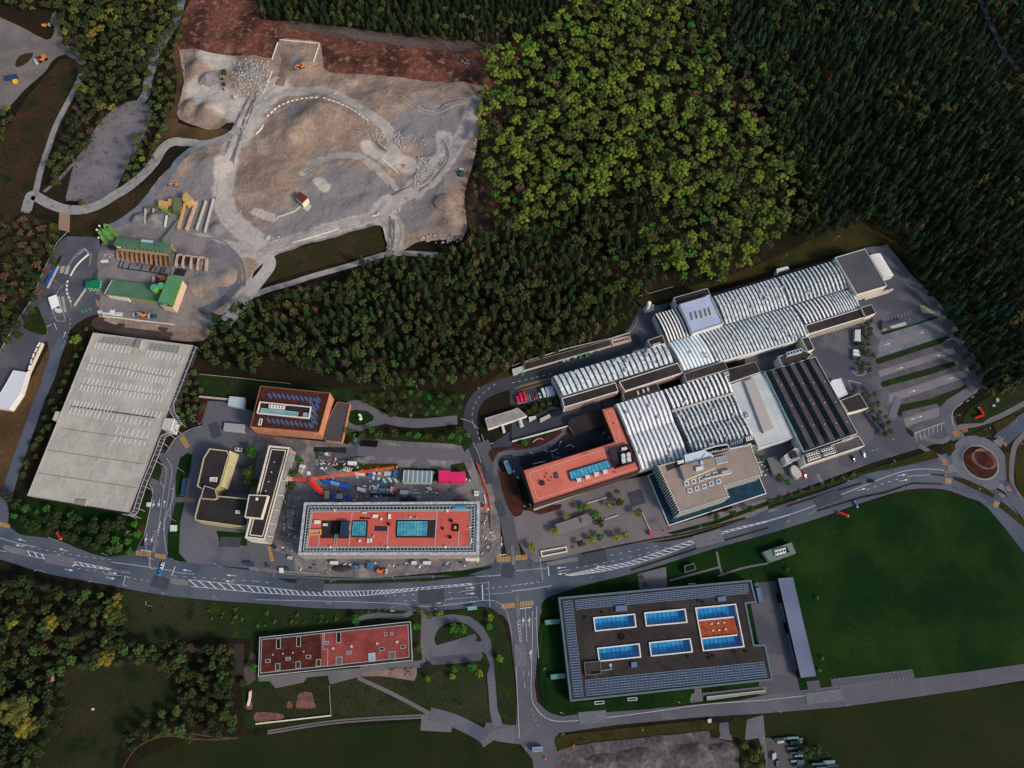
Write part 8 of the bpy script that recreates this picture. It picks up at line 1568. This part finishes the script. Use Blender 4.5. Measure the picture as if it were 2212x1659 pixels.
def plant(kind,colr,x,y,h,r_,label,group,rnd=rt):
    """one tree: an empty at its foot, trunk and crown meshes"""
    o=bpy.data.objects.new(NAME[kind],None);col.objects.link(o);z=Hf(x,y)if in_quarry(x,y)else 0
    o.location=(x,y,z);o.rotation_euler=(0,0,rnd.uniform(0,6.28));tag(o,label,kind,group)
    zc,rx,hz=crown_xform(kind,h,r_)
    c=bpy.data.objects.new('crown',proto(kind,colr,rnd.randrange(len(TP[kind]))));col.objects.link(c);c.parent=o;c.location=(0,0,zc);c.scale=(rx,rx*rnd.uniform(.88,1.08),hz)
    kk=(kind,round(h/3));top=zc+(hz*.8 if kind in('conifer','pine tree')else 0)
    if kk not in TRK:TRK[kk]=trunk_mb(h,.14+h*.012,top).mesh('trunk',bark)
    t=bpy.data.objects.new('trunk',TRK[kk]);col.objects.link(t);t.parent=o
    return o
def scatter(poly,spacing,rnd,tries=14):
    """blue-noise points (world xy) in a D polygon"""
    xs=[p[0]for p in poly];ys=[p[1]for p in poly]
    wp=Wl(poly);wx=[p[0]for p in wp];wy=[p[1]for p in wp];x0,x1,y0,y1=min(wx),max(wx),min(wy),max(wy)
    cell=spacing/1.414;grid={};out=[]
    n=int((x1-x0)*(y1-y0)/(spacing*spacing)*tries*.55)
    for _ in range(n):
        x=rnd.uniform(x0,x1);y=rnd.uniform(y0,y1);gi,gj=int(x // cell),int(y // cell)
        if any((p := grid.get((gi+a,gj+b)))and(p[0]-x)** 2+(p[1]-y)** 2 < spacing*spacing for a in(-2,-1,0,1,2)for b in(-2,-1,0,1,2)):continue
        if not inpoly(x,y,wp):continue
        grid[(gi,gj)]=(x,y);out.append((x,y))
    return out
# zones: phrase, crown outline in the picture, spacing, mean height, [(kind, colour, weight, hmin, hmax, rmin, rmax)]
B,C,N_,X,S='broadleaf tree','conifer','pine tree','bare tree','shrub'
ZONES=[
 ('in the bright broadleaf wood right of the quarry',P('D',1050,110,1095,88,1180,55,1235,-20,1480,-30,1495,60,1540,110,1560,160,1640,190,1645,250,1655,310,1700,350,1725,400,1705,450,1690,500,1640,555,1560,590,1500,600,1400,560,1385,500,1440,460,1450,440,1400,410,1340,405,1270,430,1220,450,1205,480,1150,490,1080,495,1065,440,1050,340,1032,270),5.9,19,
  [(B,'olive',.16,14,23,2.4,4.8),(B,'mid green',.3,14,24,2.4,5.6),(B,'bright green',.2,15,24,2.6,5.6),(B,'yellow green',.03,15,21,3.0,4.6),(B,'fresh green',.05,12,19,2.4,4),(B,'dark olive',.12,12,20,2.4,4.6),(B,'reddish brown',.06,12,18,2.6,4.2),(X,'grey brown',.06,13,18,2.6,4.4)]),
 ('in the dark conifer forest on the right',P('D',1500,-60,2270,-60,2270,790,2160,845,2130,830,2085,740,2045,670,2000,590,1950,520,1925,470,1890,455,1840,478,1760,500,1730,480,1745,420,1735,380,1690,330,1665,260,1655,180,1580,140,1550,90,1500,50),5.2,18,
  [(C,'dark green',.32,11,23,1.7,3.4),(C,'deep green',.34,10,22,1.7,3.4),(C,'blue green',.1,12,20,1.8,3.0),(N_,'brownish green',.08,13,18,2.2,3.2),(B,'dark olive',.1,13,19,2.6,4.6),(B,'mid green',.02,13,18,2.6,4),(X,'grey brown',.03,12,16,2.5,3.5)]),
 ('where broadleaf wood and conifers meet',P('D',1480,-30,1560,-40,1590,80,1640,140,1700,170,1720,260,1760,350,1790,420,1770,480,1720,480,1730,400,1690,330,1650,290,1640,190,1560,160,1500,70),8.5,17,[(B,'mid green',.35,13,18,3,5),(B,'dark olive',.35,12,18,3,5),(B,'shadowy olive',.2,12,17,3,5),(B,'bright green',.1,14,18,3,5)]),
 ('in the mixed wood between quarry and factory',P('D',470,690,500,665,545,640,620,610,690,590,760,565,850,545,950,552,1010,520,1020,490,1075,500,1200,490,1230,455,1280,435,1400,415,1440,440,1385,490,1395,560,1450,590,1400,620,1385,650,1365,680,1300,715,1200,755,1110,785,1050,805,1000,815,930,825,800,828,700,805,600,780,540,745,495,715),5.2,16,
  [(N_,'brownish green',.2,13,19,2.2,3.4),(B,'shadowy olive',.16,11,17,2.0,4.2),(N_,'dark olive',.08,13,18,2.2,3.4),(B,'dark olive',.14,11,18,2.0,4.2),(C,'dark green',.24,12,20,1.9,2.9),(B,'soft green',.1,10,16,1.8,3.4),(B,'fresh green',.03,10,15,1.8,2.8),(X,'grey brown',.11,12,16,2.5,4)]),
 ('on the brown bank right of the quarry',P('D',1045,200,1062,240,1050,340,1068,440,1080,500,1015,520,1012,440,1030,360,1045,290),5.5,10,[(N_,'brownish green',.3,8,13,2,3),(B,'dark olive',.3,7,12,2,3.2),(X,'grey brown',.3,8,12,2,3),(B,'fresh green',.1,8,11,2,3)]),
 ('in the strip of wood above the red earth bank',P('D',545,-60,1240,-60,1180,50,1090,80,1070,90,900,68,800,55,640,35,560,20),5.0,15,[(N_,'dark olive',.35,12,17,2,3),(C,'deep green',.4,12,18,1.9,2.7),(B,'soft green',.12,11,15,2.3,3.3),(X,'grey brown',.13,11,15,2.4,3.4)]),
 ('in the wood beside the stream at top left',P('D',125,-40,400,-40,385,40,345,100,325,150,315,190,270,215,215,260,180,320,150,350,120,400,100,395,115,330,140,270,160,215,180,160,180,130,140,90,125,40),6.0,14,
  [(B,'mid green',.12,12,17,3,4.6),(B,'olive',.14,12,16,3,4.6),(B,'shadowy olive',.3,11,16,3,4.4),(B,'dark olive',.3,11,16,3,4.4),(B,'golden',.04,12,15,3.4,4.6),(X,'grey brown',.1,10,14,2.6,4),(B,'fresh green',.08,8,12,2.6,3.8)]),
 ('along the bank between stream and quarry',P('D',395,20,390,90,372,110,378,160,372,220,350,290,320,350,275,390,262,380,290,310,318,240,335,170,350,110,375,50),5.4,11,[(B,'dark olive',.5,8,13,2.2,3.4),(B,'soft green',.2,8,12,2.2,3.4),(X,'grey brown',.2,8,12,2,3),(B,'yellow green',.1,7,10,2,2.8)]),
 ('on the wooded slope at the left edge',P('D',-40,470,60,470,110,480,130,520,110,580,80,650,40,720,-40,800),6,12,[(B,'shadowy olive',.45,10,14,2.6,3.8),(B,'reddish brown',.15,9,13,2.5,3.5),(N_,'dark olive',.3,10,14,2.2,3.2),(X,'grey brown',.2,9,13,2.4,3.6)]),  # darker leaf colours, partly standing in for the view's edge darkening
 ('on the slope at the far upper left edge',P('D',-40,240,30,225,20,290,-40,330),6,9,[(B,'dark olive',.8,7,11,2.4,3.6),(B,'golden',.2,7,10,2.4,3.2)]),
 ('at the top left corner above the gravel yard',P('D',-40,-40,125,-40,128,0,100,15,60,20,20,0,-40,20),6,10,[(B,'dark olive',.6,8,12,2.6,3.8),(B,'olive',.4,8,12,2.4,3.6)]),
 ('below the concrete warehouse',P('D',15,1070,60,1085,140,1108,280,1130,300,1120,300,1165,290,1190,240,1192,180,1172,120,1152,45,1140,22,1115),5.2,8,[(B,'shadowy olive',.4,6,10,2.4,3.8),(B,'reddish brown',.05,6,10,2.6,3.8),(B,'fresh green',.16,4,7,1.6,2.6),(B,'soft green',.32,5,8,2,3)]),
 ('beside the left wall of the concrete warehouse',P('D',55,985,100,880,150,760,190,690,210,715,180,770,120,900,70,1020,45,1050),5.5,6,[(B,'dark olive',.6,4,7,1.8,2.8),(S,'soft green',.25,2,3.5,1.2,2),(B,'fresh green',.15,4,6,1.6,2.2)]),
 ('between the warehouse gantry and the brick block',P('D',388,850,420,800,435,840,440,880,430,900,400,915,385,930,352,960,350,930,378,890),4.6,6,[(B,'soft green',.5,4,7,1.5,2.6),(B,'dark olive',.35,4,7,1.5,2.6),(B,'yellow green',.15,4,6,1.3,2)]),
 ('at the left end of the mixed wood',P('D',440,720,475,690,520,730,560,770,560,800,480,790,430,770),6.5,12,[(B,'dark olive',.6,9,13,2.6,3.8),(C,'dark green',.4,12,16,2,2.8)]),
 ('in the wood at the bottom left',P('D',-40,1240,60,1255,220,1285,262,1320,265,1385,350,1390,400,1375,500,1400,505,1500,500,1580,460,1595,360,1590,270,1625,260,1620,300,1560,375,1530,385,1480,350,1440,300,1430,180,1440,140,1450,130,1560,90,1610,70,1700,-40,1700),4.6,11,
  [(B,'shadowy olive',.5,7,13,1.9,3.5),(C,'deep green',.15,9,13,2,2.8),(B,'dark olive',.12,7,13,1.9,3.5),(B,'soft green',.12,7,12,1.9,3.3),(C,'dark green',.14,9,13,2.2,3.2),(B,'golden',.015,8,12,2.4,3.4),(X,'grey brown',.06,8,12,2.6,3.8),(B,'fresh green',.04,5,8,2,2.8)]),  # dark mix: lens fall-off towards the corner is partly put into the leaf colours
 ('above the brick block path',P('12',880,130,1100,60,1300,60,1500,60,1760,60,1820,120,1780,260,1500,260,1350,270,1200,280,1060,210),5.6,7,[(B,'dark olive',.55,5,9,1.7,2.6),(B,'fresh green',.45,6,9,1.4,2.0)]),
 ('below the curving grey path',P('12',790,400,1000,390,1250,430,1500,420,1750,350,1840,420,1850,500,1500,480,1200,460,830,450),5.4,6,[(B,'dark olive',.5,4,8,1.8,2.8),(B,'fresh green',.5,5,8,1.6,2.4)]),
 ('by the truck park east of the factory',P('31',800,1110,920,1090,900,1250,910,1400,890,1540,790,1550,780,1450,810,1300),4.0,4.5,[(B,'dark olive',.9,3,5.5,1.6,2.6),(S,'soft green',.1,2,3,1,1.6)]),
 ('by the lane below the sawtooth hall',P('32',700,50,850,20,950,90,990,200,1050,330,1080,420,1060,500,1010,430,940,320,880,220,830,120),4.0,5,[(B,'soft green',.4,3.5,6,1.5,2.4),(B,'dark olive',.6,3.5,6,1.5,2.4)]),
 ('beside the visitor car park shrubbery',P('22',180,160,380,110,400,190,270,220,130,250),3.6,3.5,[(B,'dark olive',1,2.5,4,1.3,2)]),
 ('behind the roundabout at right edge',P('D',2110,790,2230,770,2230,830,2160,850,2130,845),6,12,[(B,'dark olive',.6,9,14,2.6,3.8),(C,'dark green',.4,12,17,2,2.8)]),
 ('at the storage yard bottom right',P('33',300,1430,480,1440,540,1560,420,1600,320,1560),5,6,[(B,'dark olive',1,4,7,2,3)]),
 ('on the verge in the bottom rubble yard corner',P('23',2000,1420,2150,1500,2180,1650,2010,1650),5.5,4,[(B,'olive',.6,3,5,1.8,2.6),(B,'dark olive',.4,3,5,1.8,2.6)]),
]
ALL={}
NOT=[W(*p,13)for p in smooth(P('30',1810,-60,1860,60,1930,220,2030,420,2160,610),5,False)]+[W(*p,11)for p in smooth(P('11',-40,900,120,840,300,790,450,740,620,690,800,640),5,False)]
NOTXY=np.array([(p.x,p.y)for p in NOT])
for zi,(ph,poly,sp,hm,mix_)in enumerate(ZONES):
    rnd=random.Random(100+zi);dz=W(*poly[0],hm*.72)-W(*poly[0]);
    # shift each foot so that the crown, not the foot, lies in the outline
    for x,y in scatter(poly,sp,rnd):
        f=1-hm*.72/CAMH;x,y=x*f,y*f
        if((NOTXY-(x,y))** 2).sum(1).min()< 49:continue
        t=rnd.random()*sum(m[2]for m in mix_)
        # colour patches: neighbours tend to share a kind
        g=math.sin(x*.035+2*math.sin(y*.027))*math.sin(y*.041+1.3*math.sin(x*.031));t=(t*.65+(g*.5+.5)*.35*sum(m[2]for m in mix_))
        for m in mix_:
            t -= m[2]
            if t <= 0:break
        if zi == 0 and m[1]in('bright green','mid green','olive','yellow green')and rnd.random()< min(.85,.12+max(0,(x-110)/150)*max(.3,(y-280)/220)):m=(B,'dark olive')+tuple(m[2:])
        k=rnd.uniform(0,1)** .8
        ALL.setdefault(m[0],[]).append((x,y,m[3]+(m[4]-m[3])*k,m[5]+(m[6]-m[5])*k,m[1],ph,rnd.random()))
# single trees and shrubs one can point at: tile, x, y, kind, colour, height, radius, phrase
SING=[('12',790,405,B,'yellow green',6,2,'at the corner of the orange brick block'),('22',470,1145,B,'yellow green',4.5,2.2,'above the slatted pavilion'),('22',588,1175,B,'dark olive',4,2,'growing through the slatted pavilion roof'),('22',368,1270,B,'yellow green',5,2.4,'left of the slatted pavilion'),
 ('22',720,1125,B,'fresh green',6,2.8,'at the upper right corner of the slatted pavilion'),('22',755,1195,B,'dark olive',6,3,'right of the slatted pavilion'),('22',585,1070,B,'fresh green',5,2.1,'in a square bed below the long red roof, left'),('22',643,1060,B,'bright green',5,2.1,'in a square bed below the long red roof, right'),
 ('22',833,1048,B,'bright green',5,2,'in the middle plaza bed'),('22',925,1025,B,'dark olive',6,2.6,'at the right end of the middle plaza bed'),('22',880,1045,S,'soft green',2,1.4,'between two trees in the middle plaza bed'),('22',850,955,S,'dark olive',2.5,1.8,'in the upper plaza planter, left'),('22',920,930,S,'dark olive',2.5,1.6,'in the upper plaza planter, right'),
 ('22',1090,1115,B,'olive',6,2.6,'by the sunken forecourt wall'),('22',900,1325,B,'yellow green',5,2.5,'left of a pair near the main road hedge'),('22',978,1305,B,'yellow green',5,2.4,'right of a pair near the main road hedge'),('22',683,1345,B,'yellow green',4.5,2.2,'third from the left in the lower plaza bed'),('22',760,1325,B,'fresh green',5,2.4,'at the right of the lower plaza bed'),
 ('22',590,1380,B,'dark olive',4.5,2.2,'at the left of the lower plaza bed'),('22',172,1415,B,'yellow green',5,2.6,'alone beside the yellow crossing'),('22',530,1410,S,'grey brown',1.6,1.2,'pale flowering, at the lower plaza bed'),('22',632,1385,S,'grey brown',1.6,1.2,'pale, between lower plaza bed trees'),
 ('22',110,512,B,'fresh green',4,2.1,'in the upper red garden bed'),('22',305,445,S,'soft green',2,1.3,'in the wavy garden bed under the access ramp'),('22',135,605,S,'fresh green',1.8,1.2,'beside the black garden paving'),('22',30,655,S,'fresh green',2,1.3,'in the left garden bed by the road'),('22',325,540,S,'dark olive',1.8,1,'on the black garden terrace'),('22',452,512,S,'dark olive',2,1.2,'by the garden stairs'),
 ('22',2060,1080,B,'dark olive',4.5,2.4,'right end of the strip below the white office'),('22',1905,1115,B,'dark olive',4,2.2,'middle of the strip below the white office'),('22',1760,1150,B,'dark olive',4,2.3,'left end of the strip below the white office'),('22',2165,640,B,'fresh green',3.5,1.5,'by the cafe terrace'),
 ('32',100,800,B,'soft green',4,2,'upper left by the bicycle shelter'),('32',170,850,B,'fresh green',4.5,2.4,'lower right by the bicycle shelter'),('02',2170,590,B,'fresh green',8,4,'at the top of the courtyard between office wings'),('02',2160,770,B,'mid green',8,4,'middle of the courtyard between office wings'),('02',2175,860,B,'dark olive',8,3.6,'lower part of the courtyard between office wings'),('02',2095,715,S,'reddish brown',2.5,1.6,'in a round courtyard bed'),
 ('12',325,775,B,'olive',8,3.2,'right of the louvred office facade, upper'),('12',310,885,B,'dark olive',7,3,'right of the louvred office facade, lower'),('13',860,370,B,'fresh green',5,2.6,'above the school roof near its path'),('13',1422,308,B,'olive',5,2.2,'at the lane entrance'),('13',1390,440,B,'fresh green',4.5,2.1,'at the right end of the school, upper'),('13',1405,630,B,'mid green',4.5,2,'at the right end of the school, lower'),
 ('13',1715,450,B,'fresh green',5,2.8,'inside the half-round island, left'),('13',1785,455,B,'fresh green',5,2.7,'inside the half-round island, right'),('13',1585,318,B,'bright green',4.5,2.2,'on the strip above the half-round island'),('13',1500,338,B,'mid green',4,1.8,'at the left of the strip above the half-round island'),('13',2025,360,B,'yellow green',4,2,'right of the half-round drive, upper'),
 ('13',2015,440,B,'fresh green',4,1.9,'right of the half-round drive, lower'),('13',2105,712,B,'bright green',4.5,2.3,'between the school lane and the south road'),('13',1865,790,B,'fresh green',5,2.5,'below the school parking, middle'),('13',1932,840,B,'yellow green',4.5,2.3,'below the school parking, right'),('13',1720,805,B,'fresh green',4,1.8,'below the school parking, left'),('13',1697,870,B,'yellow green',3.5,1.6,'on the meadow below the school parking'),('13',1485,885,B,'yellow green',3.5,1.6,'at the lane end by the playground'),
 ('03',2190,790,B,'fresh green',4.5,2.2,'on the school deck'),('03',2105,920,B,'dark olive',4,2,'below the school deck'),('33',427,185,S,'yellow green',2.2,1.3,'by the long grey canopy, upper'),('33',470,710,S,'yellow green',2.2,1.2,'by the long grey canopy, middle'),('33',448,815,S,'yellow green',2.2,1.3,'by the long grey canopy, lowest'),('32',145,1350,S,'olive',2,1.2,'in the dark meadow above the small transformer house'),('32',165,1605,S,'soft green',2.2,1.6,'in the dark meadow below the small transformer house'),
 ('01',1865,1090,C,'deep green',20,3.4,'tall and alone at the yard corner of the quarry plant'),('21',1810,750,B,'mid green',9,3.4,'on the grass bank behind the silver halls'),('01',660,1280,B,'bright green',7,3.4,'bright, left of the warehouse top'),('01',345,665,S,'yellow green',3,1.8,'beside the canal'),('01',715,95,B,'olive',5,2.6,'above the road culvert'),('23',1130,15,S,'soft green',2.2,1.5,'at the pale walkway of the solar roof building, upper'),('23',1155,70,S,'soft green',2.2,1.5,'at the pale walkway of the solar roof building, lower'),
 ('12',160,1410,B,'dark olive',3,1.4,'at the foot of the louvred office'),('12',100,1570,S,'reddish brown',2.4,1.8,'at the corner beside the yellow footway'),('03',990,300,B,'golden',10,4.8,'gold, right of the dark wood'),('03',1020,180,B,'golden',9,2.8,'small, gold, at the road above the dark wood'),('03',445,410,B,'golden',10,4.4,'gold, in the middle of the dark wood'),('03',930,710,B,'golden',10,4.6,'gold, at the lower edge of the dark wood'),('03',240,1300,B,'golden',11,6,'wide, gold, at the bottom left field edge'),('03',140,1160,B,'olive',12,8,'wide, olive, above the gold tree at the field edge'),('03',1550,720,B,'soft green',9,4,'round, grey green, above the mown field'),('03',105,400,B,'yellow green',9,3.5,'yellowish, near the left edge')]
for k,(a,b,c_)in enumerate([(t,x,y)for t,L0 in(('13',(95,318,12,430,75,428,355,335,305,393,345,393,410,398,568,345,690,370,970,315,1055,305,1110,295,550,395,610,390,158,392)),('03',(1925,318,2035,350,2005,403,1830,365,1910,355,1800,298,2030,290,2090,370)),('02',(2310,900,225,720)))for x,y in zip(L0[::2],L0[1::2])]):
    SING.append((a,b,c_,S,rt.choice(['soft green','fresh green','olive']),1.8,rt.uniform(.9,1.6),'in the garden meadow around the long red school roof'))
for k in range(9):
    x,y=lerp(P('32',20,1010)[0],P('32',1180,640)[0],k/8*.62);SING.append(('D',x,y,S,'soft green',1.8,1.7,'in the hedge strip between the yard and the main road'))
sing_groups={}
for(t,x,y,kd,cl,h,r_,ph)in SING:
    q=P(t,x,y)[0];p=W(q[0],q[1],h*.6)
    plant(kd,cl,p.x,p.y,h,r_,'%s %s %s' %(cl,'shrub' if kd == S else 'tree',ph),'shrubs in the garden meadow' if 'garden meadow' in ph else 'hedge shrubs by the main road' if 'hedge strip' in ph else('single shrubs' if kd == S else 'single trees around the buildings'))
NSING={}
for s_ in SING:NSING[s_[3]]=NSING.get(s_[3],0)+1
tree_rep={}
for kd,L0 in ALL.items():
    L0.sort(key=lambda t:(t[0]** 2+t[1]** 2)/(t[3]** 1.2));n=298-NSING.get(kd,0)
    tree_rep[kd]=len(L0)
    for(x,y,h,r_,cl,ph,u)in L0[:n]:
        plant(kd,cl,x,y,h,r_,'%s %s %s' %(cl,kd if kd != 'broadleaf tree' else 'leafy tree',ph),'%ss %s' %(kd,ph))
    rest=L0[n:]
    if not rest:continue
    tps=LOW.get(kd,TP[kd]);arr=[]
    for t in tps:
        v=np.array([tuple(p)for p in t.v]);tri=[(f[0],f[i],f[i+1])for f in t.f for i in range(1,len(f)-1)];arr.append((v,np.array(tri)))
    cols=sorted({r[4]for r in rest});VV=[];FF=[];MM=[];off=0
    for(x,y,h,r_,cl,ph,u)in rest:
        v,f=arr[int(u*997)% len(arr)];zc,rx,hz=crown_xform(kd,h,r_);a=u*6.28;ca,sa=math.cos(a),math.sin(a)
        X=v[:,0]*rx;Y=v[:,1]*rx;VV.append(np.stack([x+ca*X-sa*Y,y+sa*X+ca*Y,zc+v[:,2]*hz],1));FF.append(f+off);MM.append(np.full(len(f),cols.index(cl)));off += len(v)
        tr=np.array([(-.2,-.15,0),(.2,-.15,0),(0,.22,0),(0,0,zc+.3*hz)])+np.array([x,y,0]);VV.append(tr);FF.append(np.array([(0,1,3),(1,2,3),(2,0,3)])+off);MM.append(np.full(3,len(cols)));off += 4
    VV=np.concatenate(VV);FF=np.concatenate(FF);MM=np.concatenate(MM)
    me=bpy.data.meshes.new(NAME[kd]+'s');me.vertices.add(len(VV));me.vertices.foreach_set('co',VV.ravel().astype(np.float32));me.loops.add(FF.size);me.loops.foreach_set('vertex_index',FF.ravel().astype(np.int32))
    me.polygons.add(len(FF));me.polygons.foreach_set('loop_start',np.arange(0,FF.size,3,dtype=np.int32));me.polygons.foreach_set('loop_total',np.full(len(FF),3,dtype=np.int32));me.polygons.foreach_set('material_index',MM.astype(np.int32));me.update()
    for c in cols:me.materials.append(LEAF[c])
    me.materials.append(bark)
    o=bpy.data.objects.new(NAME[kd]+'s_far',me)if False else bpy.data.objects.new(NAME[kd]+'_mass',me);col.objects.link(o);tag(o,'the many other %ss of the woods, packed crown to crown' % kd,kd,None,'stuff')
